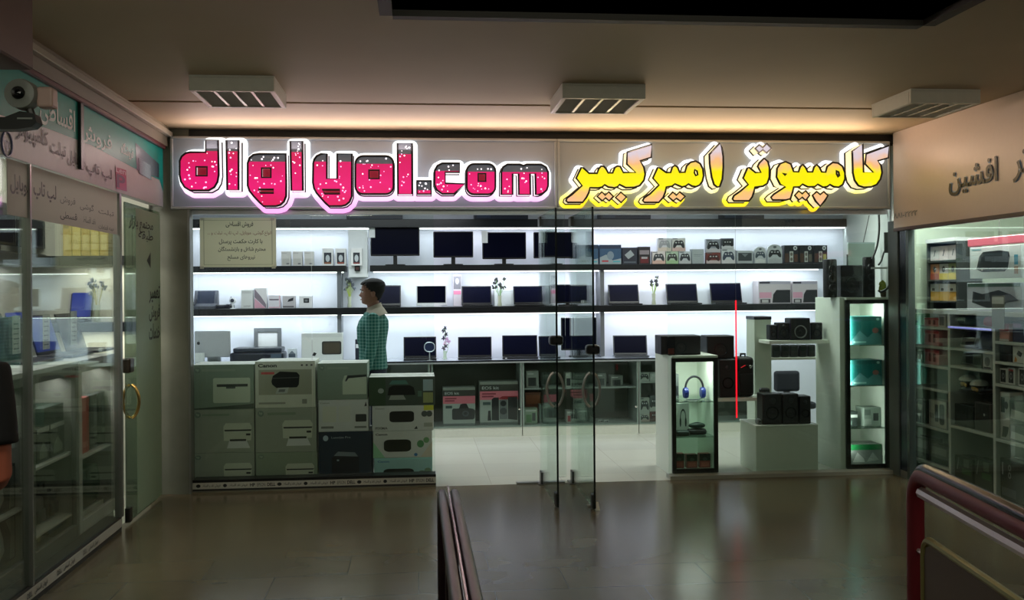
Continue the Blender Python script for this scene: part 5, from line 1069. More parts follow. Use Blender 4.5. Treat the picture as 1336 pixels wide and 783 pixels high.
# glowing red tube on a cord, added for a red reflection in the glass
xr = xAt(958.5, YU + .02); S = root('light_or_reflection_strip', 'thin red glowing tube imitating a red reflection in the right window', 'light', (xr, YU - .015, zAt(958, 545, YU)), 0, world=True)
b = MB(); b.tube([(xr, YU - .012, zAt(958, 545, YU)), (xr, YU - .012, zAt(958, 392, YU))], .006, M((255, 20, 40), .4, emit=1.6, noise=0), 8); b.build('tube', S); MB().tube([(xr, YU - .012, zAt(958, 392, YU)), (xr, YU - .012, ZS0 - .035)], .0012, M((120, 120, 120), .5), 5).build('added_cord', S)
# contents of the tall cabinet
TE = (24, 96, 92)
def teal_art(): return [R_(0, .84, 1, 1, (30, 84, 80)), P_([(0, .1), (.3, .5), (.55, .25), (.8, .5), (1, .3), (1, 0), (0, 0)], (84, 136, 134)), P_(circ(.88, .9, .05, .05), (150, 190, 180)), R_(.1, .06, .5, .12, (150, 200, 190)), P_(circ(.8, .5, .1, .1), (140, 90, 80))]
for k, (t_, z) in enumerate(((413, zs2[0]), (470, zs2[1]))):
    loc, w, h = facing(1109, 1150, t_, YU + .06, z + .001, .22, (vx0 + .022, vx1 - .022)); carton('teal_carton', ('teal carton on the top glass shelf of the tall display cabinet', 'teal carton on the second glass shelf of the tall display cabinet')[k], 'box', loc, w, .22, h, TE, teal_art(), group='teal cartons in the tall cabinet')
box_on('gadget_box', 'black and white striped carton on the third glass shelf of the tall cabinet', 1109, 1127, 537, YU + .12, zs2[2] + .001, (36, 44, 40), [R_(0, .6, 1, .8, (150, 156, 150)), R_(.1, .1, .6, .4, (84, 100, 92))], .16, lim=(vx0 + .022, vx0 + .15))
box_on('gadget_box', 'grey green carton with a dark square on the third glass shelf of the tall cabinet', 1128.5, 1151, 532, YU + .12, zs2[2] + .001, (128, 142, 130), [R_(.55, .3, .85, .7, (46, 54, 50)), R_(.05, .1, .45, .4, (150, 160, 150)), R_(.05, .6, .4, .9, (96, 110, 100))], .16, lim=(vx0 + .155, vx1 - .022))
box_on('green_carton', 'green topped carton at the bottom of the tall display cabinet', 1109, 1149, 580, YU + .1, ZU + .001, (96, 104, 98), [R_(0, .72, 1, 1, (22, 96, 50)), P_([(.05, .1), (.2, .6), (.4, .3), (.45, .1)], (150, 156, 150)), P_([(.5, .1), (.7, .6), (.9, .2)], (130, 138, 132))], .2, lim=(vx0 + .022, vx1 - .022))
# speakers on the tall cabinet
def tower(label, px0, px1, pyt, Y):
    loc, w, h = facing(px0, px1, pyt, Y, vzt + .001, .14); S = root('speaker', label, 'speaker', loc, 0, 'speakers on the tall cabinet')
    b = MB(); b.lathe([(w / 2 * .94, .0), (w / 2, .01), (w / 2, h - .02), (w / 2 * .96, h - .004), (w / 2 * .8, h), (0, h)], M((13, 14, 16), .45), n=24); b.build('cabinet', S, True)
    for k in range(3):
        b = MB(); b.lathe([(w * .3, -.0), (w * .28, -.006), (w * .08, -.002), (0, -.004)], M((34, 36, 40), .4), (0, -w / 2 + .004, h * (.25 + .25 * k)), 16, 'Y'); b.build('cone', S)
# a wide white shelf carries the left tower beside the cabinet
bx0 = xAt(1066.5, YU + .06)
white_block('display_wall', 'tall white panel wall left of the tall display cabinet', 'panel', xAt(1066.5, YU + .5), vx0 - .003, YU + .03, YU + .55, 0.0, vzt, M((208, 220, 206), .45), None)
tower('tall black tower speaker left of the big subwoofer', 1079, 1096, 338, YU + .1)
tower('tall black tower speaker right of the big subwoofer', 1131, 1146, 335, YU + .1)
speaker('big black subwoofer between the two tower speakers', 1097.5, 1126, 346, YU + .14, vzt + .001, .26, 0, True, (22, 26, 28), 'speakers on the tall cabinet', (70, 74, 80), tweeter=False)
S = root('white_box', 'thin white strip box between subwoofer and right tower speaker', 'box', (xAt(1128.3, YU + .2), YU + .26, vzt + .001), 0); MB().rbox(-.008, .008, -.05, .05, 0, zAt(1128, 350, YU + .2) - vzt, M((196, 200, 198), .4), .003).build('carton', S); MB().box(-.006, .006, -.0506, -.05, .02, .06, M((120, 120, 124), .4)).build('printed_front', S)
# glass board and cables by the right side wall
S = root('glass_plate', 'frosted glass plate leaning behind the tower speakers', 'plate', (xAt(1128, 8.95), 8.95, vzt + .001), 0, world=True)
x0, x1 = xAt(1107, 8.6), xAt(1142, 8.6); MB().box(x0, x1, 8.6, 8.61, vzt + .001, zAt(1125, 318, 8.6), M((186, 206, 196), .2)).build('plate', S); MB().box(x0, x1, 8.596, 8.614, zAt(1125, 318, 8.6), zAt(1125, 318, 8.6) + .012, M((206, 226, 226), .15)).build('top_edge', S); MB().box(x0 - .012, x0, 8.6, 8.61, vzt + .001, zAt(1105, 332, 8.6), M((90, 100, 96), .3)).build('side_strip', S)
def cable(label, pts, r, Y, name='power_cable'):
    S = tag(MB().tube([tuple(onY(p[0], p[1], Y + (p[2] if len(p) > 2 else 0))) for p in pts], r, M((18, 20, 22), .45), 8).build(name, smooth=True), label, 'cable', 'black cables on the right side wall')
def sm(pts, n=5):
    out = []
    for i in range(len(pts) - 1):
        p0, p1, p2, p3 = pts[max(i - 1, 0)], pts[i], pts[i + 1], pts[min(i + 2, len(pts) - 1)]
        for k in range(n):
            t = k / n; out.append(tuple(.5 * (2 * b_ + (c_ - a_) * t + (2 * a_ - 5 * b_ + 4 * c_ - d_) * t * t + (3 * b_ - a_ - 3 * c_ + d_) * t ** 3) for a_, b_, c_, d_ in zip(p0, p1, p2, p3)))
    return out + [pts[-1]]
cable('black cable curving down to the right tower speaker', sm([(1146.5, 277), (1147, 300), (1144, 322), (1138, 338)]), .009, YU + .08)
cable('long looping black cable down the right side wall', sm([(1158.5, 278), (1161, 300), (1160, 322), (1163, 345), (1163.5, 362), (1158, 376), (1150, 381), (1146, 379)]), .009, YU + .06)
cable('thin straight black cord slanting across the right side wall', [(1134, 281), (1126, 318)], .004, YU + .5)
cable('short black cable tied across behind the right tower speaker', sm([(1160, 326), (1154, 328), (1150, 340), (1146, 346)]), .008, YU + .12)
S = root('socket_box', 'dark plastic socket box among the cables on the right side wall', 'socket', tuple(onY(1157.5, 330, YU + .05)), 0, world=True)
a, c = onY(1154.5, 330, YU + .03), onY(1160.5, 303, YU + .03); MB().rbox(a.x, c.x, YU + .03, YU + .05, a.z, c.z, M((60, 58, 54), .5), .004).build('case', S); MB().box(a.x + .006, c.x - .006, YU + .028, YU + .03, a.z + .02, a.z + .06, M((30, 30, 30), .5)).build('socket_face', S)
S = root('cable_tie', 'pale plastic tie holding the looping cable', 'cable tie', tuple(onY(1149, 350, YU + .04)), 0, world=True); a, c = onY(1137, 351, YU + .03), onY(1165, 348.5, YU + .03); MB().box(a.x, c.x, YU + .035, YU + .04, a.z, c.z, M((190, 194, 188), .4)).build('strap', S)
S = root('plant_pot', 'small yellow green plant low among the cables', 'plant', tuple(onY(1152.5, 384, YU + .2)), 0); S.location.z = vzt + .001
b = MB(); b.lathe([(.022, 0), (.03, .05), (.026, .05), (0, .045)], M((90, 80, 60), .6), n=12); b.build('pot', S); b = MB(); rng = random.Random(4)
for k in range(14): n0 = len(b.v); b.ball((0, 0, 0), (.012, .004, .026), M((130, 142, 40), .5), 6, 4); b.tf(Matrix.Translation((rng.uniform(-.03, .03), rng.uniform(-.03, .03), .06 + rng.uniform(0, .07))) @ Matrix.Rotation(rng.uniform(-1.2, 1.2), 4, 'Y'), n0)
b.build('leaves', S, True)
# ================================================================== CEILING LIGHTS OF THE CORRIDOR
def ceiling_light(label, pxa, pxb, pyt, seed):
    a, c = onZ(pxa, pyt, ZC - .002), onZ(pxb, pyt, ZC - .002); w = c.x - a.x; d = .56; h = .095; y0 = (a.y + c.y) / 2
    S = root('ceiling_light', label, 'ceiling light', ((a.x + c.x) / 2, y0 + d / 2, ZC - h - .002), 0, 'louvred ceiling lights of the corridor')
    wm = M((214, 212, 200), .4); t = .03
    b = MB().box(-w / 2, w / 2, -d / 2, d / 2, h - .012, h, wm)
    for q_ in ((-w / 2, w / 2, -d / 2, -d / 2 + t), (-w / 2, w / 2, d / 2 - t, d / 2), (-w / 2, -w / 2 + t, -d / 2 + t, d / 2 - t), (w / 2 - t, w / 2, -d / 2 + t, d / 2 - t)): b.rbox(q_[0], q_[1], q_[2], q_[3], 0, h - .012, wm, .003)
    b.build('housing', S)
    mir = M((216, 216, 210), .3, .25, noise=0); L = MB(); n = 4
    for k in range(1, n): x = -w / 2 + t + (w - 2 * t) * k / n; L.prism([(-d / 2 + t, .004), (d / 2 - t, .004), (d / 2 - t, .05), (-d / 2 + t, .05)], mir, x - .008, x + .008, 'YZ')
    for k in range(1, 9): y = -d / 2 + t + (d - 2 * t) * k / 9; L.add([(-w / 2 + t, y - .006, .045), (-w / 2 + t, y, .004), (-w / 2 + t, y + .006, .045), (w / 2 - t, y - .006, .045), (w / 2 - t, y, .004), (w / 2 - t, y + .006, .045)], [(0, 1, 4, 3), (1, 2, 5, 4), (0, 2, 5, 3)], mir)
    L.build('louvre', S)
    for k in range(n): x = -w / 2 + t + (w - 2 * t) * (k + .5) / n; MB().tube([(x, -d / 2 + t + .01, .065), (x, d / 2 - t - .01, .065)], .012, M((220, 222, 220), .3), 10).build('lamp_tube', S)
ceiling_light('square louvred ceiling light above the pink letters, left of three', 247, 357, 98, 1)
ceiling_light('square louvred ceiling light above the join of the two signs', 733, 843, 109, 2)
ceiling_light('square louvred ceiling light near the right shop, right of three', 1187, 1281, 116, 3)

# ================================================================== HANDRAILS ROUND THE STAIRWELL
RED = M((104, 14, 26), .5, noise=.05); DRED = M((30, 14, 22), .34, .0, noise=.05); DTUBE = M((34, 34, 36), .2, .6); BRASS = M((140, 134, 84), .35, .4); PALEB = M((188, 176, 172), .3, .5); MESHM = M((84, 68, 54), .6, noise=.3, scale=400)
def camW(xc, d, z): v = R0 * xc + F0 * d; return Vector((v.x, v.y, z))
def railing(name, label, A, B, wide, panel_pattern=True):
    """A: post at the far end; the rail runs towards B, both on the floor line"""
    S = root(name, label, 'railing', (A.x, A.y, 0), 0, 'dark red stairwell railings'); D = (B - A); D.z = 0; L = D.length; D.normalize(); N = Vector((-D.y, D.x, 0))
    H = .95; P = lambda s, z, o=0: tuple(D * s + N * o + Vector((0, 0, z)))
    if wide:
        b = MB()
        for o in (-.02, .02): b.tube([P(.03, .0, o), P(.0, .5, o), P(-.0, H - .06, o), P(.012, H - .025, o), P(.04, H - .008, o), P(.3, H, o), P(L, H, o)], .0155, DRED, 10)
        b.build('handrail', S, True)
        MB().tube([P(.02, H + .012, 0), P(L, H + .012, 0)], .004, M((150, 140, 146), .2, .8), 6).build('highlight_strip', S)  # thin pale tube imitating the highlight along the rail
    else:
        arc = [P(.10 - .10 * math.cos(a), H - .10 + .10 * math.sin(a)) for a in [PI / 2 * k / 8 for k in range(9)]]
        MB().tube([P(0, 0), P(0, .4), *arc, P(.5, H), P(L, H)], .03, RED, 12).build('frame_tube', S, True)
        arc2 = [P(.12 - .10 * math.cos(a), H - .045 + .07 * math.sin(a)) for a in [PI / 2 * k / 8 for k in range(3, 9)]]
        MB().tube([*arc2, P(.5, H + .03), P(L, H + .03)], .021, DTUBE, 10).build('handrail', S, True)
        MB().tube([P(.06, H - .062), P(L, H - .062)], .02, PALEB, 8).build('pale_rail', S, True)
    zt_ = H - .21
    arc3 = [P(.14 - .06 * math.cos(a), zt_ - .06 + .06 * math.sin(a)) for a in [PI / 2 * k / 8 for k in range(9)]]
    MB().tube([P(.08, .12), P(.08, .4), *arc3, P(L * .6, zt_), P(L - .08, zt_), P(L - .08, .12)], .013, BRASS if not wide else DRED, 8).build('panel_frame', S, True)
    b = MB(); n0 = 0
    pts = [P(.09, .1), P(L - .09, .1), P(L - .09, zt_ - .012), P(.15, zt_ - .012), P(.105, zt_ - .03), P(.09, zt_ - .07)]
    o = N * .004; b.add([Vector(p) + o for p in pts] + [Vector(p) - o for p in pts], [tuple(range(6)), tuple(range(11, 5, -1))] + [(i, (i + 1) % 6, 6 + (i + 1) % 6, 6 + i) for i in range(6)], MESHM if not wide else M((30, 24, 26), .5)); b.build('mesh_panel', S)
    for z in (.25, zt_ - .06): MB().tube([P(0, z), P(.085, z)], .008, PALEB, 6).build('bracket', S)
    for s in ((L * .5, L) if wide else (L,)): MB().tube([P(s, 0), P(s, H - .02)], .022, DRED if wide else RED, 10).build('post', S)
    return S
A = camW((582 - 668) / F_PX * 3.21, 3.21, 0); B = camW((605 - 668) / F_PX * 2.06, 2.06, 0); railing('stair_railing', 'dark purple double handrail with a built-on highlight strip, end of it mid picture', A, A + (B - A) * 2.4, True)
A = camW((1192 - 668) / F_PX * 3.45, 3.45, 0); B = camW((1336 - 668) / F_PX * 2.63, 2.63, 0); railing('stair_railing', 'dark red railing with rounded corner and mesh panel before the right shop', A, A + (B - A) * 3.2, False)

# ================================================================== HIGH ON THE LEFT: SECURITY CAMERA AND BOX
def cctv():
    Yc = 4.25; c = onY(30, 124, Yc); S = root('security_camera', 'round dark security camera on a black arm by the left sign', 'camera', (XL + .004, Yc + .1, c.z), 0, world=True)
    gm = M((132, 136, 130), .45); n = MB(); r = .062
    ax = Vector((0, -1, 0))
    n.lathe([(.0, -.05), (r * .42, -.05), (r * .5, -.045), (r * .95, -.04), (r, -.03), (r, .03), (r * .8, .06), (0, .065)], gm, (c.x, Yc, c.z), 24, 'Y'); n.build('body', S, True)
    n = MB(); n.lathe([(r * .44, -.052), (r * .4, -.058), (r * .2, -.056), (0, -.06)], M((10, 10, 12), .2), (c.x, Yc, c.z), 20, 'Y'); n.build('lens', S)
    MB().rbox(c.x + .055, c.x + .12, Yc - .01, Yc + .06, c.z - .05, c.z + .035, M((190, 160, 150), .4), .01, 2).build('side_housing', S)
    a = onY(2, 160, Yc); e = onY(50, 160, Yc)
    b = MB(); b.prism([(XL + .004, a.z - .03), (XL + .02, a.z - .035), (a.x + .06, a.z - .03), (e.x - .02, a.z - .02), (e.x, a.z + .0), (e.x - .01, a.z + .035), (a.x + .08, a.z + .045), (a.x + .02, a.z + .02), (XL + .004, a.z + .02)], M((18, 20, 20), .35), Yc - .02, Yc + .05); b.build('arm', S)
    MB().tube([(c.x + .02, Yc + .01, c.z - .05), (c.x + .03, Yc + .015, a.z + .03)], .016, M((60, 58, 54), .4), 8).build('joint', S)
    MB().box(a.x + .07, a.x + .13, Yc - .022, Yc - .02, a.z + .012, a.z + .018, M((150, 156, 150), .3)).build('name_strip', S)
cctv()
Yk = 3.9; c = onY(44, 92, Yk + .35); S = root('wall_box', 'brown metal box fixed high in the left corner', 'box', (XL + .05, Yk + .2, c.z), 0, world=True)
bm_ = M((92, 62, 50), .5); MB().rbox(XL + .075, c.x, Yk, Yk + .35, c.z, ZC - .04, bm_, .008).build('body', S)
b = MB()
for px, py in ((42, 30), (42, 88), (12, 72)): w = onY(px - 16, py, Yk); b.lathe([(.008, -.004), (.006, -.006), (0, -.006)], M((20, 14, 12), .4), (min(w.x, c.x - .012), Yk, w.z), 8, 'Y')
b.build('screw_heads', S); MB().box(XL + .033, XL + .075, Yk + .02, Yk + .33, c.z + .02, ZC - .05, bm_).build('mount', S)

# ================================================================== GLASS DOOR OF THE LEFT SHOP
S = MB().box(XL - .012, XL, yDoorA, yDoorB - .005, .02, 2.22, glass((0.80, 0.88, 0.80), .9)).build('door_3'); tag(S, 'green tinted glass door of the left shop', None, None, 'structure')
yF = onX(178, 480, XL).y; MB().box(XL + .0005, XL + .002, yF, yDoorB - .006, .03, 2.2, M((150, 176, 150), .5, noise=.06)).build('green_film', S)
KT = M((36, 44, 40), .5); b = MB()
def dl(t, px0, px1, py0, py1, w=.02):
    a, c = onX(px0, py1, XL), onX(px1, py0, XL); add_text(b, t, a.y, a.z, c.y, c.z, KT, lambda u, v: (XL + .0035, u, v), w)
dl('تعمیر', 194, 208, 373, 396); dl('فروش', 194, 208, 397, 420); dl('خدمات', 194, 208, 421, 444)
a, c, e = onX(196, 329, XL), onX(196, 350, XL), onX(191, 340, XL); b.poly([(a.y, a.z), (c.y, c.z), (e.y, e.z)], KT, 'YZ', XL + .003)
dl('مجتمع بازار', 168, 199, 288, 301, .01); dl('طبقه', 180, 199, 303, 314, .01); b.build('lettering', S, fix=False)
zh0, zh1 = onX(170, 546, XL).z, onX(170, 502, XL).z; yh = onX(171, 520, XL).y; BRS = M((214, 180, 110), .22, .9, noise=0)
for s in (1, -1): MB().tube([(XL + s * (.006 + .048 * math.sin(PI * k / 12) ** .6), yh, zh0 + (zh1 - zh0) * k / 12) for k in range(13)], .011, BRS, 10).build('handle', S)
zl = onX(163, 478, XL).z; MB().rbox(XL - .03, XL + .025, yDoorA + .0, yDoorA + .1, zl - .05, zl + .05, M((52, 44, 34), .35), .008).build('lock_case', S)
MB().rbox(XL - .02, XL + .016, yDoorA, yDoorA + .06, .02, .12, DALU, .004).build('patch_fitting', S)

# ================================================================== INSIDE THE LEFT SHOP
FR = M((206, 206, 198), .4); FRG = M((150, 150, 142), .5)
XC = XL - .10
def zX(px, py, X=XC): return onX(px, py, X).z
def yX(px, X=XC): return onX(px, 560, X).y
def side_unit(label, px0, px1, zt, shelves, d, frame=FR, lamp=0):
    y0, y1 = yX(px0), yX(px1); S = root('display_cabinet', label, 'cabinet', (XC - d / 2, (y0 + y1) / 2, 0), 0, 'glass display cabinets of the left shop', world=True); t = .05
    b = MB()
    for a in ((y0, y0 + t, .1, zt), (y1 - t, y1, .1, zt), (y0 + t, y1 - t, zt - t, zt), (y0 + t, y1 - t, .1, .1 + t * 1.6)): b.rbox(XC - .03, XC, a[0], a[1], a[2], a[3], frame, .004)
    b.build('door_frame', S); MB().box(XC - d, XC - .03, y0, y1, 0, .1, FRG).build('plinth', S)
    b = MB().box(XC - d, XC - .03, y0, y0 + .018, .1, zt, FRG).box(XC - d, XC - .03, y1 - .018, y1, .1, zt, FRG).box(XC - d, XC - d + .018, y0 + .018, y1 - .018, .1, zt, M((120, 124, 116), .5)); b.build('side_panels', S)
    MB().box(XC - d, XC, y0, y1, zt, zt + .025, M((196, 200, 200), .3)).build('top_panel', S)
    for z in shelves: MB().box(XC - d + .02, XC - .035, y0 + .02, y1 - .02, z - .015, z, M((206, 208, 200), .4)).build('shelf', S)
    if lamp: area('cabinet_lamp', (XC - .12, (y0 + y1) / 2, zt - .07), .05, y1 - y0 - .1, lamp, (1, 1, .94), (-.2, 0, -1), S)
    return y0, y1
zt1 = zX(128, 471)
z1s = [zX(112, 598)]
ya0, ya1 = side_unit('white framed glass cabinet nearest the left shop door, red carton inside', 104, 153, zt1, z1s, .5, FR, 1.5)
z2s = [zX(70, 604), zX(70, 690)]
yb0, yb1 = side_unit('glass cabinet beside the shopfront post with green and dark cartons', 42, 103, zt1, z2s, .5, M((104, 104, 98), .45), 1.2)
yc0, yc1 = side_unit('glass cabinet nearest the camera at the left edge', -60, 40, zt1, [zX(20, 655) if False else .45], .5, M((104, 104, 98), .45), .3)
RL = PI / 2
def lbox(name, label, cat, px0, px1, pyt, X, zb, color, art=(), d=.16, group=None, lim=None):
    y0, y1 = onX(px0, 560, X).y, onX(px1, 560, X).y
    y0, y1 = clamp(y0, y1, lim or ((ya0 + .022, ya1 - .022) if px0 > 103 else (yb0 + .022, yb1 - .022)))
    zt = zX((px0 + px1) / 2, pyt, X)
    return carton(name, label, cat, (X - d / 2, (y0 + y1) / 2, zb), y1 - y0, d, max(.03, zt - zb), color, art, RL, group)
XI = XC - .07
lbox('red_carton', 'tall red carton in the cabinet beside the left shop door', 'box', 117, 133, 514, XI, z1s[0] + .001, (178, 52, 40), [R_(0, 0, .35, 1, (104, 34, 30)), R_(.5, .1, .9, .2, (200, 120, 100))], .2, None, (ya0 + .1, ya1 - .37))
for k, (a, c) in enumerate(((137, 142.5), (144, 149))):
    y1 = ya1 - .03 - .17 * (1 - k); y0 = y1 - .15; zt = zX(143, 508, XI)
    S = root('hanging_pack', ('dark striped pack hanging in the cabinet, left of two', 'dark striped pack hanging in the cabinet, right of two')[k], 'pack', (XI - .03, (y0 + y1) / 2, z1s[0] + .001), RL, 'packs by the red carton'); w = y1 - y0
    MB().rbox(-w / 2, w / 2, -.03, .03, 0, zt - z1s[0], M((58, 66, 64), .4), .01, 2).build('pack', S); p = MB(); paint(p, [R_(.1, .1, .4, .9, (26, 30, 34)), R_(.5, .3, .9, .8, (120, 132, 130)), R_(.5, .1, .9, .2, (150, 160, 150))], -w / 2, w / 2, .05, zt - z1s[0], -.03); p.build('printed_front', S, fix=False)
y0, y1 = ya0 + .07, ya1 - .07; S = root('green_case', 'dark green rounded carrying case on the cabinet floor beside the left shop door', 'case', (XI - .12, (y0 + y1) / 2, .182), RL); w = y1 - y0; h = zX(130, 604, XI) - .182
b = MB(); b.prism(rr(-w / 2, 0, w / 2, h, .09, .16, 6), M((40, 66, 50), .5), -.09, .09); b.build('shell', S, True); MB().tube([(-.05, 0, h - .01), (-.045, 0, h + .025), (.045, 0, h + .025), (.05, 0, h - .01)], .009, BEZ, 8).build('handle', S); MB().tube([(p[0], -.0915, p[1]) for p in rr(-w / 2 + .01, .01, w / 2 - .01, h - .01, .085, .15, 6)], .004, M((80, 100, 84), .4), 6, True).build('seam', S)
S = root('cabinet_base_tray', 'white paper tray on the floor of the cabinet beside the left shop door', 'tray', (XI - .11, (y0 + y1) / 2, .105), RL); MB().box(-w / 2, w / 2, -.1, .1, 0, .07, M((196, 204, 190), .5)).build('tray', S); MB().box(-w / 2, w / 2, -.104, -.1, .0, .076, M((206, 212, 200), .5)).build('lip', S)
Gl = 'cartons in the post side cabinet'
lbox('dark_carton', 'dark green carton standing upright on the upper shelf of the post side cabinet', 'box', 58, 83, 529, XI, z2s[0] + .20, (18, 50, 42), [R_(.08, .1, .92, .5, (30, 34, 36)), R_(.4, .2, .6, .4, (80, 84, 84))], .16)
for k, (a, c) in enumerate(((48, 64), (66, 84))):
    y0, y1 = clamp(onX(a, 560, XI).y, onX(c, 560, XI).y, (yb0 + .022, yb1 - .022))
    carton('arrow_carton', ('black carton with pale arrow print, left of two under the green carton', 'black carton with pale arrow print, right of two under the green carton')[k], 'box', (XI - .09, (y0 + y1) / 2, z2s[0] + .001), y1 - y0 - .004, .18, .198, (30, 36, 34), [R_(0, .86, 1, 1, (190, 196, 190)), P_([(.2, .1), (.2, .35), (.5, .6), (.85, .3), (.85, .1)], (140, 150, 132)), R_(.1, .7, .5, .78, (90, 100, 96))], RL, Gl)
lbox('clear_pack', 'pale clear pack standing behind the dark green carton', 'pack', 85, 97, 522, XI - .2, z2s[0] + .001, (110, 126, 122), [P_([(.2, .1), (.5, .9), (.8, .1)], (140, 152, 148))], .1)
for k, (px, ct) in enumerate(((60, (36, 40, 40)), (76, (46, 50, 50)), (90, (30, 34, 34)))):
    y = yb0 + .16 + k * (yb1 - yb0 - .32) / 2; S = root('camera_bag', ('left', 'middle', 'right')[k] + ' one of three dark camera bags on the middle shelf of the post side cabinet', 'bag', (XI - .1, y, z2s[1] + .001), RL, 'dark camera bags in the post side cabinet')
    MB().rbox(-.085, .085, -.07, .07, 0, .17, M(ct, .6), .03, 3).build('body', S, True); MB().rbox(-.06, .06, -.085, -.06, .02, .1, M(ct, .55), .012, 2).build('front_pocket', S, True); MB().tube([(-.05, 0, .165), (-.04, 0, .21), (.04, 0, .21), (.05, 0, .165)], .007, M((80, 84, 84), .5), 6).build('handle', S)
lbox('yellow_carton', 'olive yellow carton with a dark emblem at the bottom of the post side cabinet', 'box', 48, 66, 702, XI, .182, (140, 136, 70), [R_(0, .8, 1, 1, (160, 160, 130)), P_([(.25, .15), (.2, .6), (.5, .75), (.8, .6), (.75, .15)], (46, 50, 36)), P_(circ(.5, .42, .12, .1), (150, 150, 60))], .16, None, (yb0 + .022, yb0 + .3))
lbox('teal_carton', 'dark teal carton at the bottom of the post side cabinet', 'box', 69, 92, 690, XI, .182, (26, 56, 60), [R_(.1, .1, .9, .3, (40, 80, 84)), R_(.1, .7, .6, .8, (90, 120, 120))], .16, None, (yb0 + .32, yb1 - .022))
for k, (pt, pbm) in enumerate(((660, 706), (712, 760))):
    zt = zX(22, pt, XI); zb = .451 if k == 0 else .182
    y0, y1 = yc1 - .36, yc1 - .03
    carton('curve_carton', ('dark carton with white curvy figure, upper one at the left edge', 'dark carton with white curvy figure, lower one at the left edge')[k], 'box', (XI - .08, (y0 + y1) / 2, zb), y1 - y0, .16, .24, (40, 42, 42), [P_([(.3, .05), (.55, .3), (.5, .6), (.35, .95), (.1, .95), (.05, .05)], (150, 154, 148)), P_([(.75, .05), (.95, .05), (.95, .95), (.6, .95), (.8, .6)], (120, 124, 118))], RL)
# counter top goods: laptops with paper tags
zk = zt1 + .026
def side_laptop(label, px, X, zb, w, h, col, scr, rz=RL, group='laptops in the left shop'):
    y = onX(px, 440, X).y; S = root('laptop', label, 'laptop', (X, y, zb), rz, group); c = M(col, .35)
    MB().rbox(-w / 2, w / 2, -.12, .1, .001, .02, c, .004).build('base', S)
    R = Matrix.Translation((0, .095, .018)) @ Matrix.Rotation(-.3, 4, 'X'); l = MB().rbox(-w / 2, w / 2, -.004, .006, 0, h, c, .004); l.tf(R); lo = l.build('lid', S); s = MB().box(-w / 2 + .012, w / 2 - .012, -.0052, -.0042, .02, h - .012, M(scr, .3, emit=.35 if scr[2] > 100 else 0)); s.tf(R); s.build('screen', lo)  # blue screens are given a glow to imitate blue reflections
    MB().box(-w / 2 + .02, w / 2 - .02, -.06, .07, .02, .021, M((40, 40, 44), .5)).build('keyboard', S)
XB = XC - .25
side_laptop('dark laptop on the left shop counter nearest the door', 118, XB, zk, .42, .27, (40, 40, 40), (10, 20, 60))
side_laptop('dark laptop on the left shop counter in the middle', 84, XB, zk, .42, .27, (26, 28, 40), (30, 56, 150))
side_laptop('dark laptop on the left shop counter nearest the camera', 40, XB, zk, .42, .27, (24, 24, 28), (12, 18, 50))
for k, (px, p0, p1) in enumerate(((9, 412, 462), (49, 410, 456), (86, 406, 450))):
    X = XL - .06; y = onX(px, 430, X).y; z0, z1 = zX(px, p1, X), zX(px, p0, X)
    S = root('paper_tag', ('white paper list stuck on the left shop glass, lowest left', 'white paper list stuck on the left shop glass, middle', 'white paper list stuck on the left shop glass, nearest the door')[k], 'paper', (XL - .014, y, z0), RL)
    w = .1; MB().box(-w / 2, w / 2, -.0, .0012, 0, z1 - z0, sheer((222, 226, 222))).build('sheet', S); p = MB(); paint(p, [R_(.15, .12 + .13 * j, .8 - .1 * (j % 2), .15 + .13 * j, (110, 116, 116)) for j in range(6)], -w / 2, w / 2, 0, z1 - z0, 0.0); p.build('lettering', S, fix=False)
# shelves along the back and the end wall of the left shop
XS = -2.76; YE = YF - .27
def lshelf(label, z):
    S = root('wall_shelf', label, 'shelf', (XS - .1, 5.9, z - .07), 0, 'dark shelves of the left shop', world=True); m = M((34, 38, 42), .4)
    MB().rbox(-2.999, XS, 3.6, YF - .021, z - .07, z, m, .004).build('board', S); MB().rbox(XS, XL - .13, YE, YF - .021, z - .07, z, m, .004).build('end_board', S); MB().box(XS, XS + .003, 3.6, YE, z - .06, z - .01, M((50, 54, 58), .4)).build('edging', S)
    area('shelf_lamp', (XS - .1, 5.8, z - .075), .03, 3.6, 5.0, (.95, .97, 1), (0, 0, -1), S); area('shelf_lamp', ((XS + XL) / 2, YF - .14, z - .075), .6, .03, 1.6, (1, .97, .8), (0, 0, -1), S)
    return z
zsa = lshelf('lower dark shelf round the back corner of the left shop', 1.37); zsb = lshelf('upper dark shelf round the back corner of the left shop', 1.88)
for k, (px, col) in enumerate(((4, (12, 18, 40)), (44, (20, 48, 170)))):
    side_laptop(('dark screen laptop on the lower back shelf at the left edge', 'laptop with a blue screen glow imitating a reflection on the lower back shelf of the left shop')[k], px, XS - .13, zsa + .001, .5, .25, (30, 32, 44), col, RL, 'laptops on the left shop back shelf')
vase('vase of blue grey flowers on the lower end shelf of the left shop', 127, 362, 400, YF - .15, zsa + .001, (190, 180, 60), (110, 116, 140), .07, 0, 12)
laptop('laptop with a blue screen glow imitating a reflection on the lower end shelf beside the blue grey flowers', 86, 116, 374, YF - .14, zsa + .001, 0, 'laptops on the left shop back shelf', (24, 26, 40), False, M((24, 48, 150), .3, emit=.3))  # screen glow added to imitate a blue reflection
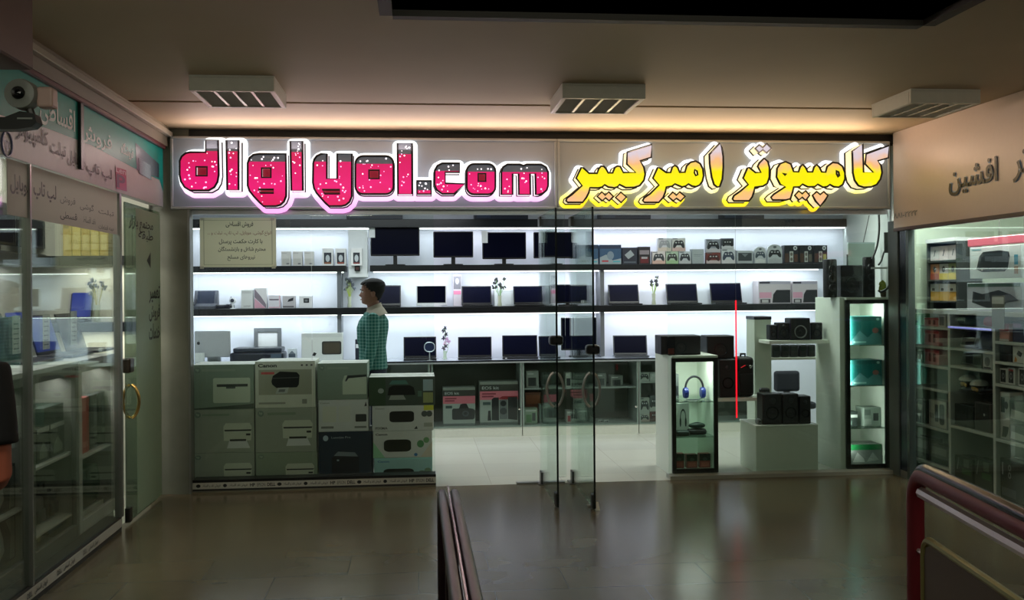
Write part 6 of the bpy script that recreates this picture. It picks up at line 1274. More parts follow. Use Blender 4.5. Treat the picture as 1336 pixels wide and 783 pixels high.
for k, px in enumerate((-6, 36)):
    y = onX(px, 330, XS - .16).y; S = root('monitor', ('dark monitor on the upper back shelf at the left edge', 'second dark monitor on the upper back shelf of the left shop')[k], 'monitor', (XS - .12, y, zsb + .001), RL, 'monitors on the left shop back shelf'); w = .5
    MB().rbox(-w / 2, w / 2, 0, .03, .06, .36, BEZ, .006).build('housing', S); MB().box(-w / 2 + .015, w / 2 - .015, -.0015, 0, .08, .345, SCR).build('screen', S); MB().rbox(-.1, .1, -.06, .08, 0, .012, BEZ, .004).build('foot', S); MB().box(-.02, .02, .01, .03, .01, .1, BEZ).build('neck', S)
for k, px in enumerate((89, 101, 113, 125, 137)):
    x0, x1 = xAt(px - 5.6, YF - .2), xAt(px + 5.6, YF - .2)
    carton('yellow_carton', ('first', 'second', 'third', 'fourth', 'fifth')[k] + ' yellow carton from the left on the upper end shelf of the left shop', 'box', ((x0 + x1) / 2, YF - .13, zsb + .001), x1 - x0, .16, .30 + .03 * (k % 2), (206, 184, 84) if k % 2 else (190, 164, 70), [R_(.1, .7, .7, .8, (140, 120, 60)), R_(.15, .15, .85, .55, (214, 200, 130))], 0, 'yellow cartons in the left shop')

# ================================================================== INSIDE THE RIGHT SHOP
XD = XR + .14
def zR(px, py, X=XD): return onX(px, py, X).z
def yR(px, X=XD): return onX(px, 450, X).y
RRZ = -PI / 2
FRW = M((138, 146, 138), .45)
xb_ = XD + .42
def rshelf(label, px0, px1, z, th=.02, m=FRW):
    y1, y0 = yR(px0), yR(px1); S = root('display_shelf', label, 'shelf', ((XD + xb_) / 2, (y0 + y1) / 2, z - th), 0, 'shelves of the right shop window', world=True); MB().rbox(XD, xb_, y0, y1, z - th, z, m, .003).build('board', S); MB().box(XD - .003, XD, y0, y1, z - th, z, M((176, 182, 174), .4)).build('edging', S); return z
def rpost(px, z0, z1, label):
    y = yR(px); S = root('display_upright', label, 'upright', (XD, y, z0), 0, 'white uprights of the right shop window', world=True); MB().rbox(XD, xb_, y - .012, y + .012, z0, z1, FRW, .003).build('panel', S); MB().box(XD - .004, XD, y - .014, y + .014, z0, z1, M((196, 200, 192), .4)).build('edging', S)
zc1 = zR(1215, 404)
rpost(1238.5, 0, zc1 - .022, 'white upright between the red boxes and the dark laptops'); rpost(1297, 0, zc1 - .022, 'white upright right of the dark laptops')
struct('wall_right_inner', MB().box(xb_ + .0, xb_ + .03, 4.7, YF - .01, 0, zc1 - .03, M((58, 66, 62), .6)), 'back panel of the right shop window display')
rshelf('counter shelf across the top of the right shop window display', 1188, 1336, zc1, .03)
def rbox(name, label, cat, px0, px1, pyt, zb, color, art=(), d=.12, X=None, group=None):
    X = X or XD + .03; y1, y0 = onX(px0, 450, X).y, onX(px1, 450, X).y
    if zb < zc1 - .03: y0, y1 = clamp(y0, y1, (yR(1238.5) + .016, YF - .03) if px1 < 1239 else (yR(1297) + .016, yR(1238.5) - .016) if px1 < 1298 else (4.7, yR(1297) - .016))
    pm = (px0 + px1) / 2; zt = zR(pm, pyt, X)
    return carton(name, label, cat, (X + d / 2, (y0 + y1) / 2, zb), y1 - y0 - .003, d, max(.02, zt - zb), color, art, RRZ, group)
# left column shelves (red boxes)
def seg(px0, px1, pys, label, g=None): return rshelf(label, px0, px1, zR((px0 + px1) / 2, pys))
cA = [seg(1188, 1237, p, l) for p, l in ((426, 'first glass shelf of the red box column'), (451, 'second glass shelf of the red box column'), (476, 'third shelf of the red box column'), (506, 'fourth shelf of the red box column'), (556, 'fifth shelf of the red box column'), (603, 'lowest shelf of the red box column'))]
redart = [R_(0, .8, 1, 1, (190, 60, 70)), R_(.3, .2, .48, .75, (120, 20, 30)), R_(.6, .2, .78, .75, (110, 18, 28)), R_(0, 0, 1, .18, (206, 150, 150))]
for k, (zz, t_, lab) in enumerate(((cA[0], 415, 'red and white box on the first shelf of the red box column'), (cA[1], 431, 'red and white box on the second shelf of the red box column'), (cA[2], 456, 'red and white box on the third shelf of the red box column'))):
    rbox('red_box', lab, 'box', 1206, 1225, t_, zz + .001, (206, 130, 130), redart, .1, None, 'red boxes in the right shop')
rbox('phone_box', 'white box with a grey phone picture beside the red boxes', 'box', 1224, 1234, 411, cA[0] + .001, (206, 208, 206), [R_(.2, .12, .8, .85, (120, 126, 132))], .06)
rbox('green_pack', 'bright green pack at the left of the first red box shelf', 'pack', 1190, 1201, 409, cA[0] + .001, (96, 150, 88), [P_(circ(.5, .3, .12, .1), (20, 40, 24)), R_(.3, .6, .6, .9, (120, 170, 110))], .08)
rbox('green_pack', 'dull green pack with a dark gadget at the left of the third red box shelf', 'pack', 1191, 1203, 457, cA[2] + .001, (74, 100, 76), [R_(.4, .1, .8, .9, (24, 30, 28))], .08)
rbox('white_box', 'white box with two black gadgets on the fifth shelf of the red box column', 'box', 1211, 1234, 523, cA[4] + .001, (180, 182, 176), [R_(.36, .2, .55, .85, (34, 34, 38)), P_(rr(.62, .12, .9, .9, .1, .1), (40, 40, 44)), R_(.06, .3, .3, .5, (130, 132, 130))], .1)
rbox('clear_dome_pack', 'dark clear pack with a pale funnel on the fifth shelf of the red box column', 'pack', 1191, 1206, 521, cA[4] + .001, (48, 54, 50), [P_([(.2, .8), (.8, .8), (.6, .4), (.5, .1), (.4, .4)], (130, 130, 116))], .08)
for k, (a, c, t_, zz, lab) in enumerate(((1190, 1210, 570, cA[5], 'pale grey carton on the lowest shelf of the red box column'), (1213, 1236, 582, cA[5], 'grey green carton on the lowest shelf of the red box column'))):
    rbox('grey_carton', lab, 'box', a, c, t_, zz + .001, (104, 112, 106), [R_(0, .0, 1, .3, (40, 50, 48)), R_(.1, .5, .9, .9, (140, 146, 140))], .12)
rbox('grey_carton', 'grey carton on the floor under the red box column', 'box', 1190, 1209, 613, .06, (70, 80, 74), [R_(.3, .3, .7, .7, (30, 36, 34))], .12); rbox('grey_carton', 'dark carton with a pale square outline on the floor under the red box column', 'box', 1213, 1235, 613, .06, (34, 48, 46), [R_(.35, .3, .75, .7, (120, 124, 120)), R_(.42, .36, .68, .64, (34, 48, 46))], .12)
# middle column
cB = [seg(1239, 1296, p, l) for p, l in ((427, 'blue edged shelf under the green and red roll'), (456, 'second shelf of the middle column'), (480, 'third shelf of the middle column'), (561, 'fourth shelf of the middle column'))]
y1, y0 = yR(1239.5), yR(1295); S = root('light_or_reflection_strip', 'bluish lit strip along the shelf under the roll', 'light', (XD - .012, (y0 + y1) / 2, cB[0] - .016), 0, world=True); MB().rbox(XD - .02, XD - .006, y0, y1, cB[0] - .017, cB[0] - .003, M((150, 150, 235), .4, emit=.45, noise=0), .003).build('diffuser', S); MB().box(XD - .006, XD - .003, y0, y1, cB[0] - .02, cB[0], ALU).build('channel', S)
y1, y0 = yR(1238.5) - .02, yR(1297) + .02; rr_ = .041; S = root('fabric_roll', 'dark green roll with a bright red end on the blue lit shelf', 'roll', (XD + .1, (y0 + y1) / 2, cB[0] + .001), 0, world=True)
b = MB(); ym = y0 + (y1 - y0) * .38; b.tube([(XD + .1, y1, cB[0] + rr_ + .001), (XD + .1, ym, cB[0] + rr_ + .001)], rr_, M((20, 58, 50), .6), 18); b.build('green_roll', S, True); b = MB(); b.tube([(XD + .1, ym, cB[0] + rr_ + .001), (XD + .1, y0, cB[0] + rr_ + .001)], rr_ * .98, M((150, 22, 34), .6), 18); b.build('red_end', S, True)
def tablet(label, px0, px1, pyt, zb, col, scr):
    X = XD + .06; y0, y1 = clamp(onX(px1, 450, X).y, onX(px0, 450, X).y, (yR(1297) + .02, yR(1238.5) - .02)); w = y1 - y0; h = zR((px0 + px1) / 2, pyt, X) - zb; S = root('tablet', label, 'tablet', (X + .02, (y0 + y1) / 2, zb), RRZ, 'tablets on the middle column'); R = Matrix.Rotation(-.28, 4, 'X')
    l = MB().rbox(-w / 2, w / 2, -.005, .005, .004, h, M(col, .35), .004); l.tf(R); l.build('body', S); s = MB().box(-w / 2 + .012, w / 2 - .012, -.0062, -.0052, .018, h - .012, M(scr, .25)); s.tf(R); s.build('screen', S); st = MB().box(-.03, .03, .04, .07, .0, .004, M(col, .35)); st.box(-.02, .02, .02, .05, .003, .05, M(col, .35)); st.build('stand', S)
tablet('dark red tinted tablet on the second shelf, left one', 1245, 1263, 430, cB[1] + .001, (130, 134, 134), (44, 26, 30)); tablet('black tablet on the second shelf of the middle column, right one', 1272, 1291, 431, cB[1] + .001, (30, 32, 34), (12, 13, 18))
tablet('dark blue tablet on the third shelf of the middle column', 1245, 1266, 459, cB[2] + .001, (80, 84, 86), (24, 30, 44))
rbox('white_box', 'small white box with a round picture on the third shelf of the middle column', 'box', 1282, 1294, 462, cB[2] + .001, (186, 190, 184), [P_(circ(.5, .5, .3, .3), (120, 126, 124)), R_(.1, .05, .9, .15, (60, 64, 62))], .08); rbox('green_carton', 'grey green carton on the third shelf of the middle column', 'box', 1269, 1281, 461, cB[2] + .001, (90, 104, 90), [R_(.1, .2, .9, .7, (50, 62, 52))], .08)
for k, (px, pt) in enumerate(((1251, 487), (1278, 495))):
    X = XD + .1; y = min(max(onX(px, 500, X).y, yR(1297) + .1), yR(1238.5) - .095); zt = zR(px, pt, X); zb = cB[3] + .35 if False else zt - .115
    S = root('dome_pack', ('clear domed pack with a yellow gadget, left one', 'clear domed pack with a yellow gadget, right one')[k], 'pack', (X, y, zb), RRZ, 'domed packs in the right shop')
    b = MB(); b.lathe([(.07, .07), (.066, .088), (.045, .108), (.0, .116)], M((176, 180, 172), .25), n=18); b.build('dome', S, True); b = MB(); b.lathe([(.0, .02), (.03, .02), (.062, .068), (.07, .07)], M((34, 32, 26), .4), n=18); b.build('tray', S); b = MB(); b.ball((0, -.045, .048), (.03, .014, .022), M((176, 140, 40), .5), 10, 6); b.ball((.03, -.04, .036), (.016, .01, .014), M((176, 140, 40), .5), 8, 5); b.build('yellow_gadget', S, True)
    MB().rbox(-.075, .075, -.02, .3, .004, .018, M((40, 44, 42), .4), .003).build('hang_bracket', S)
rbox('dark_carton', 'black gadget box on the fourth shelf of the middle column, left one', 'box', 1242, 1266, 528, cB[3] + .001, (34, 38, 38), [R_(.1, .1, .9, .6, (50, 56, 54))], .1); rbox('dark_carton', 'brown framed box on the fourth shelf of the middle column, right one', 'box', 1271, 1292, 526, cB[3] + .001, (80, 70, 68), [R_(.06, .04, .94, .96, (40, 34, 34)), P_(circ(.6, .6, .06, .05), (200, 200, 196))], .1)
for k, (a, c) in enumerate(((1243, 1266), (1270, 1294))): rbox('green_carton', ('black and green carton on the floor under the middle column, left one', 'black and green carton on the floor under the middle column, right one')[k], 'box', a, c, 596 + 4 * k, .06, (26, 36, 30), [R_(.5, .66, .8, .95, (96, 112, 96)), R_(.4, .4, .9, .6, (40, 84, 40)), P_([(.1, .5), (.2, .95), (.26, .95), (.16, .5)], (120, 126, 120))], .14, None, 'black and green cartons in the right shop')
# right column
cC = [seg(1298, 1350, p, l) for p, l in ((447, 'upper shelf of the right column'), (474, 'second shelf of the right column carrying gadget cartons'), (504, 'watch box shelf of the right column'), (578, 'lower shelf of the right column'))]
rbox('blue_carton', 'dark blue carton with a white ring on the upper shelf of the right column', 'box', 1321, 1345, 420, cC[0] + .001, (30, 36, 70), [P_(circ(.75, .5, .14, .3), (150, 160, 190)), P_(circ(.75, .5, .09, .2), (30, 36, 70)), R_(.05, .7, .5, .9, (110, 60, 110))], .14)
rbox('red_white_box', 'white box with a red top on the upper shelf of the right column', 'box', 1299.5, 1312, 422, cC[0] + .001, (206, 150, 140), [R_(0, .6, 1, 1, (216, 60, 56)), R_(0, 0, 1, .12, (200, 204, 200))], .12)
rbox('dark_carton', 'black square box on the second shelf of the right column', 'box', 1299, 1315, 450, cC[1] + .001, (16, 18, 18), [R_(.1, .1, .9, .9, (22, 24, 24))], .1); rbox('white_box', 'white box with a dark and orange gadget on the second shelf of the right column', 'box', 1321, 1341, 452, cC[1] + .001, (196, 198, 190), [P_([(.25, .5), (.4, .75), (.65, .6), (.55, .35)], (44, 46, 46)), P_([(.1, .05), (.18, .4), (.3, .2), (.28, .05)], (196, 130, 40))], .1)
for k, (a, c) in enumerate(((1299, 1309), (1314, 1324), (1328, 1339))):
    rbox('watch_box', ('white watch box, leftmost of three on the right column', 'white watch box with a red top, middle of three on the right column', 'white watch box, rightmost of three on the right column')[k], 'box', a, c, 480, cC[2] + .001, (200, 202, 196), [R_(.15, .1, .8, .9, (26, 28, 28)), P_(circ(.48, .5, .16, .2), (150, 154, 152)), P_(circ(.48, .5, .1, .12), (30, 32, 34))] + ([R_(.15, .8, .8, .92, (150, 30, 30))] if k == 1 else []), .08, None, 'watch boxes in the right shop')
rbox('gadget_box', 'white box with a dark trigger grip picture on the lower shelf of the right column', 'box', 1299, 1312, 544, cC[3] + .001, (186, 190, 184), [P_([(.2, .1), (.3, .6), (.9, .6), (.8, .3), (.6, .1)], (40, 56, 46))], .1, None, 'grip picture boxes')
y0, y1 = clamp(yR(1312, XD + .03), yR(1299, XD + .03), (4.7, yR(1297) - .016)); zt = zR(1305, 544, XD + .03); carton('gadget_box', 'white box with a dark gadget picture stacked on the trigger grip box', 'box', (XD + .08, (y0 + y1) / 2, zt + .001), y1 - y0 - .003, .1, zR(1305, 511, XD + .03) - zt - .002, (190, 194, 188), [R_(.1, .2, .5, .8, (50, 52, 50)), P_(circ(.65, .5, .2, .15), (70, 74, 70))], RRZ, 'grip picture boxes')
for k, (pt, pb2) in enumerate(((556, 578), (524, 552))):
    y1, y0 = yR(1316, XD + .03), yR(1345, XD + .03); zb = cC[3] + .001 if k == 0 else zR(1330, 552, XD + .03); carton('router_box', ('grey box with a pale router picture, lower of two at the right edge', 'grey box with a pale router picture, upper of two at the right edge')[k], 'box', (XD + .09, (y0 + y1) / 2, zb), y1 - y0 - .003, .12, zR(1330, pt, XD + .03) - zb - .002, (74, 80, 76), [P_([(.05, .15), (.1, .6), (.75, .5), (.8, .1)], (170, 174, 166)), R_(.78, .3, 1, .8, (110, 116, 60))], RRZ, 'router picture boxes')
rbox('dark_carton', 'black carton with white looped print at the foot of the right column', 'box', 1303, 1345, 602, .06, (26, 28, 28), [R_(.05, .6, .1, .9, (150, 152, 150)), P_(circ(.3, .8, .05, .08), (140, 144, 140)), P_(circ(.3, .62, .05, .08), (140, 144, 140)), P_(circ(.3, .8, .025, .04), (26, 28, 28)), P_(circ(.3, .62, .025, .04), (26, 28, 28)), R_(.05, .1, .5, .3, (80, 84, 82))], .14)
# upper display over the counter
zcc = zc1 + .001; XE = XD + .1
y1, y0 = onX(1209, 340, XE).y, onX(1248, 340, XE).y
S = root('small_rack', 'wall rack with three tiers of small boxes at the left of the right shop window', 'rack', (XE + .1, (y0 + y1) / 2, zcc), 0, world=True); zr = [zR(1228, p, XE) for p in (393, 365, 340)]; ztop = zR(1228, 316, XE)
MB().box(XE + .2, XE + .215, y0, y1, zcc, ztop, M((56, 72, 66), .5)).build('back_panel', S); b = MB().box(XE, XE + .2, y0, y0 + .012, zcc, ztop, M((40, 46, 44), .5)).box(XE, XE + .2, y1 - .012, y1, zcc, ztop, M((40, 46, 44), .5)); b.build('side_panels', S); MB().box(XE - .01, XE + .2, y0, y1, ztop, ztop + .03, M((190, 196, 196), .4)).build('top_panel', S)
for z in zr: MB().box(XE, XE + .2, y0 + .012, y1 - .012, z - .012, z, M((24, 28, 28), .4)).build('tier', S)
for j, (z, n, h, cols, nm) in enumerate(((zr[2], 3, .12, [(196, 196, 196), (206, 200, 200), (190, 186, 186)], 'white box with a small dark stick print'), (zr[1], 3, .13, [(196, 120, 60), (190, 190, 186), (150, 160, 110)], 'small coloured box'), (zr[0], 3, .14, [(206, 160, 50), (210, 170, 60), (196, 150, 60)], 'yellow box with white upper half'))):
    for k in range(n):
        w = (y1 - y0 - .04) / n; y = y1 - .02 - w * (k + .5)
        carton('small_box', nm + ', ' + ('left', 'middle', 'right')[k] + ' on the ' + ('top', 'middle', 'bottom')[j] + ' rack tier', 'box', (XE + .08, y, z + .001), w - .006, .12, h, cols[k], ([P_([(.4, .3), (.5, .3), (.65, .7), (.55, .75)], (40, 40, 44))] if j == 0 else [R_(0, .55, 1, 1, (206, 206, 200)), R_(.2, .6, .5, .75, (60, 50, 40))] if j == 2 else [R_(0, 0, 1, .4, (150, 60, 30) if k == 0 else (206, 190, 80)), P_(circ(.5, .65, .18, .2), (30, 34, 34))]), RRZ, 'small boxes on the wall rack')
X2 = XD + .06
y1, y0 = onX(1266, 340, X2).y, onX(1333, 340, X2).y
zb_ = zR(1298, 395, X2)
rbox('router_carton', 'big white carton with a black modem router picture in the right shop window', 'box', 1266, 1333, 321, zR(1298, 363, X2), (206, 222, 222), [P_([(.14, .3), (.2, .7), (.28, .84), (.6, .86), (.78, .8), (.8, .66), (.76, .3), (.7, .2), (.25, .2)], (26, 34, 40)), P_([(.24, .78), (.74, .78), (.72, .7), (.24, .7)], (50, 62, 68)), R_(.05, .9, .24, .94, (120, 180, 190)), R_(.88, .4, .95, .7, (60, 150, 180)), R_(.88, .12, .95, .34, (150, 110, 70)), P_(circ(.26, .27, .02, .03, 8), (200, 206, 200))], .16, X2)
rbox('headset_carton', 'white and dark carton with a curved black shape under the modem router carton', 'box', 1262, 1334, 369, zcc, (176, 184, 196), [P_([(.1, .3), (.12, .7), (.3, .6), (.6, .75), (.8, .6), (.7, .2), (.4, .1)], (30, 36, 42)), P_([(.5, .5), (.8, .62), (.95, .4), (.7, .3)], (90, 96, 110)), R_(.02, .86, .98, .98, (60, 90, 76))], .2, X2)
S = root('price_board', 'grey note card standing on the counter shelf before the cartons', 'sign', (XD + .02, onX(1307, 398, XD + .02).y, zc1 - .12), RRZ); MB().box(-.075, .075, -.03, -.026, .0, .24, M((110, 112, 106), .6)).build('card', S); MB().box(-.07, .07, -.031, -.03, .18, .23, M((186, 190, 184), .5)).build('pale_strip', S)
y1, y0 = onX(1262, 312, XD).y, onX(1345, 312, XD).y; zq1 = zR(1298, 314, XD)
S = root('light_or_reflection_strip', 'pink lit strip high in the right shop window', 'light', (XD + .02, (y0 + y1) / 2, zq1), 0, world=True); MB().rbox(XD, XD + .03, y0, y1, zq1 - .03, zq1 + .03, M((235, 120, 140), .4, emit=.5, noise=0), .006).build('diffuser', S)
b = MB()
for y in (y0 + .1, (y0 + y1) / 2): b.tube([(XD + .015, y, zq1 + .03), (XD + .015, y, 2.719)], .003, ALU, 6)
b.build('hanger', S)
# ================================================================== PEOPLE
def remesh(parts, name, m, parent, voxel=.007, smooth=2):
    """joins closed pieces into ONE continuous surface"""
    mb = MB()
    for p in parts: mb.add(p.v, p.f, m)
    o = mb.build(name, None, False)
    r = o.modifiers.new('join', 'REMESH'); r.mode = 'VOXEL'; r.voxel_size = voxel
    s = o.modifiers.new('soften', 'SMOOTH'); s.iterations = smooth; s.factor = .5
    dg = bpy.context.evaluated_depsgraph_get(); me = bpy.data.meshes.new_from_object(o.evaluated_get(dg)); me.name = name
    o.modifiers.clear(); old = o.data; o.data = me; bpy.data.meshes.remove(old)
    me.materials.clear(); me.materials.append(m); me.polygons.foreach_set('use_smooth', [True] * len(me.polygons)); me.polygons.foreach_set('material_index', [0] * len(me.polygons))
    if parent: o.parent = parent
    return o
def ell(z, w, d, yc=0., xc=0., n=24, p=1.0):
    out = []
    for k in range(n):
        a = 2 * PI * k / n; c, s_ = math.cos(a), math.sin(a)
        out.append(Vector((xc + w * abs(c) ** p * (1 if c >= 0 else -1), yc + d * abs(s_) ** p * (1 if s_ >= 0 else -1), z)))
    return out
def solid(rings): return MB().loft(rings, None)
def limb(pts, rad, n=14):
    return MB().tube(pts, rad, None, n)
HEAD = [(0, -.06, .02, .030), (.05, -.088, .035, .046), (.12, -.096, .05, .056), (.2, -.098, .062, .063), (.3, -.098, .078, .069), (.42, -.099, .09, .073), (.52, -.096, .098, .076), (.62, -.102, .102, .078), (.74, -.098, .102, .078), (.86, -.080, .092, .070), (.94, -.052, .07, .052), (.985, -.025, .04, .028), (1, -.008, .018, .010)]
def head_ring(t, f, bk, w, z0, H, grow=0., n=40):
    out = []
    for k in range(n):
        a = 2 * PI * k / n            # a = 0 looks forward (-Y)
        c, s_ = math.cos(a), math.sin(a)
        yc = (f + bk) / 2 + .008; fr = yc - f; br = bk - yc
        y = yc - (fr if c > 0 else br) * c * (abs(c) ** -.12 if abs(c) > 1e-3 else 1); x = w * s_ * (abs(s_) ** -.12 if abs(s_) > 1e-3 else 1)
        b = min(a, 2 * PI - a)
        nose = math.exp(-(b / .13) ** 2) * (.027 * math.exp(-((t - .37) / .055) ** 2) + .014 * math.exp(-((t - .47) / .07) ** 2))
        lip = math.exp(-(b / .3) ** 2) * (.006 * math.exp(-((t - .225) / .018) ** 2) + .005 * math.exp(-((t - .18) / .02) ** 2)) + math.exp(-(b / .25) ** 2) * .007 * math.exp(-((t - .07) / .05) ** 2)
        eye = -.010 * math.exp(-((b - .36) / .16) ** 2) * math.exp(-((t - .52) / .05) ** 2); brow = .004 * math.exp(-((b - .36) / .25) ** 2) * math.exp(-((t - .6) / .03) ** 2)
        y -= nose + lip + eye + brow
        g = 1 + grow / .09
        out.append(Vector((x * g, (y - .0) * g, z0 + H * t + grow * (t - .4) * 1.6)))
    return out
def head_levels(nsub=3):
    L = []
    for i in range(len(HEAD) - 1):
        for k in range(nsub): t = k / nsub; L.append(tuple(a + (b_ - a) * t for a, b_ in zip(HEAD[i], HEAD[i + 1])))
    return L + [HEAD[-1]]
def hand_parts(wrist, side, down=Vector((0, 0, -1)), curl=.5):
    """hand hanging from the wrist: palm, four unequal bent fingers, thumb leaving the side near the palm's base. Palm looks to the thigh (-side X)."""
    P = []; w = Vector(wrist)
    # hand frame: d down, f forward (-Y), n towards the body
    f = Vector((0, -1, 0)); n = Vector((-side, 0, 0)); d = down
    pm = MB().loft([[w + d * h + f * (math.cos(a) * wd) + n * (math.sin(a) * th) for a in [2 * PI * k / 12 for k in range(12)]] for h, wd, th in ((-.02, .026, .02), (.01, .030, .018), (.05, .040, .016), (.09, .042, .014), (.10, .038, .010))], None); P.append(pm)
    for i, (o, L, r) in enumerate(((.033, .072, .0085), (.0112, .082, .009), (-.0112, .076, .0085), (-.033, .060, .0075))):
        a0 = w + d * .085 + f * o; pts = [a0]; dirv = d.copy(); seg = [.45, .32, .23]
        for j, s_ in enumerate(seg):
            an = curl * (.35 + .5 * j); v = d * math.cos(an) + n * math.sin(an) + f * (o * 1.2); v.normalize(); pts.append(pts[-1] + v * L * s_)
        P.append(limb(pts, [r, r * .97, r * .88, r * .7], 8))
    t0 = w + d * .03 + f * .03; P.append(limb([t0, t0 + f * .024 + d * .03 + n * .008, t0 + f * .03 + d * .055 + n * .016, t0 + f * .028 + d * .078 + n * .022], [.013, .0115, .010, .0075], 8))
    return P
TORSO = [(.80, .150, .105, .0), (.90, .168, .118, .004), (1.0, .160, .112, .0), (1.08, .155, .108, -.004), (1.18, .165, .122, -.006), (1.28, .178, .132, .0), (1.345, .182, .120, .010), (1.39, .162, .090, .014), (1.425, .105, .068, .016), (1.455, .062, .056, .014), (1.53, .055, .055, .004)]
def torso(grow=0., lo=.80, hi=1.53):
    T = [t for t in TORSO if lo - .001 <= t[0] <= hi + .001]
    return solid([ell(z, w + grow, d + grow, yc, p=.85) for z, w, d, yc in T])
def cloth_plaid(base, line, yoke=None, s=34):
    def fn(nt, b):
        tc = nt.nodes.new('ShaderNodeTexCoord'); sp = nt.nodes.new('ShaderNodeSeparateXYZ'); nt.links.new(tc.outputs['Object'], sp.inputs[0])
        prev = None
        for ax, sc in (('Z', s), ('Y', s), ('X', s)):
            m1 = nt.nodes.new('ShaderNodeMath'); m1.operation = 'MULTIPLY'; m1.inputs[1].default_value = sc; m2 = nt.nodes.new('ShaderNodeMath'); m2.operation = 'FRACT'; m3 = nt.nodes.new('ShaderNodeMath'); m3.operation = 'LESS_THAN'; m3.inputs[1].default_value = .34
            nt.links.new(sp.outputs[ax], m1.inputs[0]); nt.links.new(m1.outputs[0], m2.inputs[0]); nt.links.new(m2.outputs[0], m3.inputs[0])
            if prev is None: prev = m3
            elif ax != 'X': a = nt.nodes.new('ShaderNodeMath'); a.operation = 'ADD'; nt.links.new(prev.outputs[0], a.inputs[0]); nt.links.new(m3.outputs[0], a.inputs[1]); prev = a
        mu = nt.nodes.new('ShaderNodeMath'); mu.operation = 'MULTIPLY'; mu.inputs[1].default_value = .45; nt.links.new(prev.outputs[0], mu.inputs[0])
        mx = nt.nodes.new('ShaderNodeMix'); mx.data_type = 'RGBA'; mx.inputs[6].default_value = (*lin(base), 1); mx.inputs[7].default_value = (*lin(line), 1)
        nt.links.new(mu.outputs[0], mx.inputs[0]); nt.links.new(mx.outputs[2], b.inputs['Base Color']); b.inputs['Roughness'].default_value = .85
    return node_mat('plaid_cloth', fn)
def person(label, loc, rz, scale, skin, shirt_m, trouser_m, hair_m, sleeve='long', arms=None, collar_m=None, turn=0.0):
    S = root('person', label, 'person', loc, rz); S.scale = (scale,) * 3
    sk = M(skin, .55, noise=.05)
    z0, H = 1.492, .228
    arms = arms or {s: [(s * .185, .01, 1.37), (s * .225, .035, 1.11), (s * .215, -.02, .875)] for s in (1, -1)}
    hd = head_levels(); hp = solid([head_ring(*l, z0, H) for l in hd])
    parts = [hp, torso(), limb([(0, .012, 1.44), (0, .004, 1.50), (0, -.004, 1.56)], [.058, .055, .055], 18)]
    for s in (1, -1):
        e = MB(); e.ball((s * .079, .012, z0 + H * .47), (.010, .019, .032), None, 10, 8); parts.append(e)
        a = arms[s]; sh, el, wr = [Vector(p) for p in a]
        parts.append(limb([sh - Vector((s * .05, 0, 0)), sh, sh.lerp(el, .35), sh.lerp(el, .75), el, el.lerp(wr, .3), el.lerp(wr, .75), wr], [.045, .054, .048, .042, .038, .040, .030, .025]))
        d = (wr - el).normalized(); parts += hand_parts(wr + d * .015, s, d)
        parts.append(limb([(s * .085, .0, .86), (s * .09, .0, .66), (s * .092, -.012, .48), (s * .093, .002, .30), (s * .094, .012, .08)], [.090, .076, .054, .052, .036]))
        parts.append(limb([(s * .095, .03, .05), (s * .098, -.06, .035), (s * .1, -.15, .028)], [.04, .036, .026]))
    remesh(parts, 'body', sk, S, .0052, 2)
    # hair: a shell over the skull, off the face
    hr = []
    for l in hd:
        t = l[0]; g = .019 if t > .72 else .012 if t > .5 else .007
        ring = head_ring(*l, z0, H, g)
        hr.append((t, ring))
    mb = MB(); n = 40; vs = [p for _, r in hr for p in r]; fs = []
    for i in range(len(hr) - 1):
        for k in range(n):
            a = 2 * PI * (k + .5) / n; b_ = min(a, 2 * PI - a); t = (hr[i][0] + hr[i + 1][0]) / 2
            hl = .80 - .04 * math.cos(b_ * 2) if b_ < .9 else .78 - (b_ - .9) / .5 * .24 if b_ < 1.4 else .52 if b_ < 1.55 else .46 - (b_ - 1.55) / 1.0 * .28 if b_ < 2.55 else .18
            if t > hl: fs.append((i * n + k, i * n + (k + 1) % n, (i + 1) * n + (k + 1) % n, (i + 1) * n + k))
    fs.append(tuple((len(hr) - 1) * n + k for k in range(n)))
    mb.add(vs, fs, hair_m); ho = mb.build('hair', S, True); so = ho.modifiers.new('thickness', 'SOLIDIFY'); so.thickness = .012; so.offset = -1
    for s in (1, -1):
        e = MB(); e.ball((s * .031, -.088, z0 + H * .525), (.0125, .011, .0085), M((226, 220, 214), .2), 12, 8); e.ball((s * .032, -.0965, z0 + H * .525), (.0058, .004, .0062), M((26, 18, 14), .15), 10, 6); e.build('eye', S, True)
        e = MB(); e.tube([(s * .014, -.109, z0 + H * .60), (s * .032, -.108, z0 + H * .625), (s * .05, -.098, z0 + H * .605)], [.003, .0045, .0025], hair_m, 8); e.build('eyebrow', S, True)
    l = MB(); l.tube([(-.022, -.100, z0 + H * .205), (-.008, -.108, z0 + H * .215), (0, -.109, z0 + H * .21), (.008, -.108, z0 + H * .215), (.022, -.100, z0 + H * .205)], [.002, .0048, .0045, .0048, .002], M([min(255, int(v * .82)) for v in (skin[0] * 1.08, skin[1] * .82, skin[2] * .82)], .5), 8); l.build('lips', S, True)
    # clothes
    cp = [torso(.016, .90, 1.425), solid([ell(.915, .176, .128, .004, p=.85), ell(.95, .178, .13, .003, p=.85), ell(1.05, .172, .126, 0, p=.85), ell(1.12, .172, .124, -.004, p=.85)])]
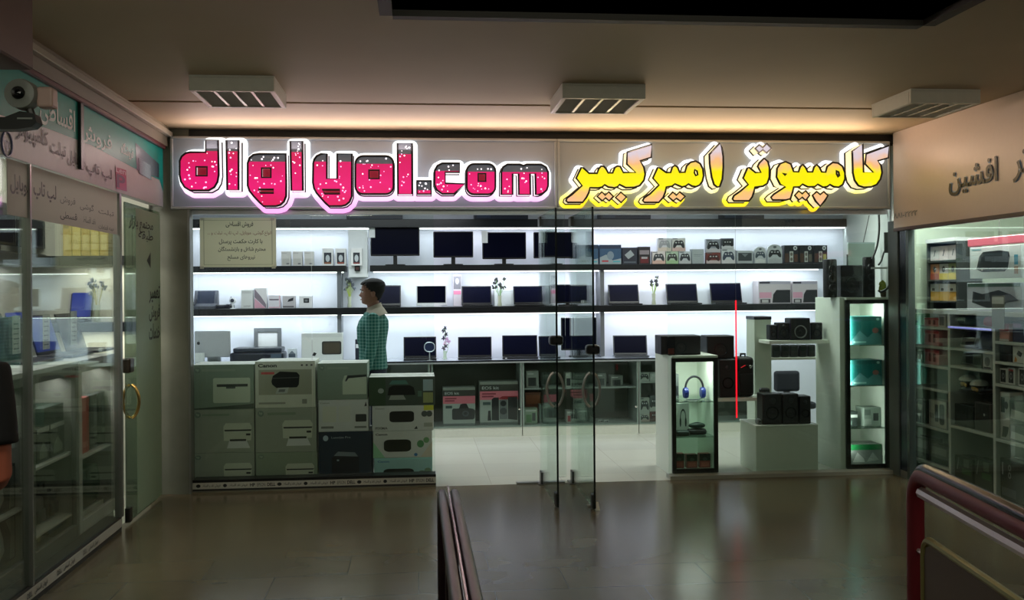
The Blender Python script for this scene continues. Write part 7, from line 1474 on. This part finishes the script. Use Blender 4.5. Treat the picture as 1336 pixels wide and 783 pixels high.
    for s in (1, -1):
        sh, el, wr = [Vector(p) for p in arms[s]]
        if sleeve == 'long': cp.append(limb([sh - Vector((s * .06, 0, .0)), sh, sh.lerp(el, .35), sh.lerp(el, .75), el, el.lerp(wr, .3), el.lerp(wr, .7), el.lerp(wr, .93)], [.055, .068, .062, .056, .053, .052, .044, .040]))
        else: cp.append(limb([sh - Vector((s * .06, 0, .0)), sh, sh.lerp(el, .35), sh.lerp(el, .72)], [.055, .068, .064, .062]))
    remesh(cp, 'shirt', shirt_m, S, .008, 3)
    if collar_m:
        tilt = lambda r: [Vector((p.x, p.y, p.z + .42 * (p.y - .014))) for p in r]
        c = MB(); c.loft([tilt(r) for r in (ell(1.428, .112, .084, .016), ell(1.448, .090, .074, .016), ell(1.47, .073, .068, .014), ell(1.486, .068, .065, .014), ell(1.488, .062, .060, .014), ell(1.455, .060, .056, .014))], collar_m, False); c.build('collar', S, True)
        y = MB(); y.loft([[Vector((p.x, p.y, p.z + .30 * (p.y - .014))) for p in r] for r in (ell(1.375, .196, .124, .014, p=.85), ell(1.408, .172, .104, .016, p=.85), ell(1.436, .122, .088, .016, p=.85), ell(1.452, .09, .074, .016, p=.85))], collar_m, False); y.build('yoke', S, True)
    tp = [solid([ell(.80, .158, .118, .002, p=.85), ell(.90, .174, .125, .004, p=.85), ell(.965, .166, .118, .0, p=.85)])]
    for s in (1, -1): tp.append(limb([(s * .085, .0, .88), (s * .09, .0, .66), (s * .093, -.010, .48), (s * .095, .004, .30), (s * .096, .014, .07)], [.098, .087, .070, .064, .058]))
    remesh(tp, 'trousers', trouser_m, S, .010, 3)
    for s in (1, -1):
        sh_ = MB(); sh_.loft([[Vector((s * .097 + wx * math.cos(a), yy, zc + hz * math.sin(a))) for a in [2 * PI * k / 14 for k in range(14)]] for yy, wx, zc, hz in ((.085, .02, .04, .03), (.07, .04, .045, .042), (.0, .046, .047, .044), (-.09, .05, .036, .034), (-.16, .046, .03, .027), (-.19, .02, .024, .016))], M((24, 22, 24), .4)); sh_.build('shoe', S, True)
    return S
PLAID = cloth_plaid((18, 92, 84), (116, 158, 150))
Ym = 9.05
person('man in a green checked shirt walking left behind the cartons', (xAt(486, Ym), Ym, 0), -PI / 2, .985, (132, 90, 70), PLAID, M((20, 26, 48), .8), M((10, 10, 12), .95),
       'long', {1: [(.185, .012, 1.37), (.222, .0, 1.12), (.212, -.055, .885)], -1: [(-.185, .012, 1.37), (-.222, .06, 1.12), (-.212, .07, .875)]}, M((158, 150, 134), .85))
pc_ = R0 * ((2 - 668) / F_PX * 2.75) + F0 * 2.75
person('person in a black T-shirt cut off by the left edge', (pc_.x - .20, pc_.y, 0), PI - .2, 1.0, (170, 92, 70), M((14, 14, 17), .85), M((16, 15, 18), .85), M((18, 16, 16), .6), 'short',
       {1: [(.185, .01, 1.37), (.23, .05, 1.12), (.16, -.14, 1.0)], -1: [(-.185, .01, 1.37), (-.225, .03, 1.11), (-.06, -.17, 1.03)]})
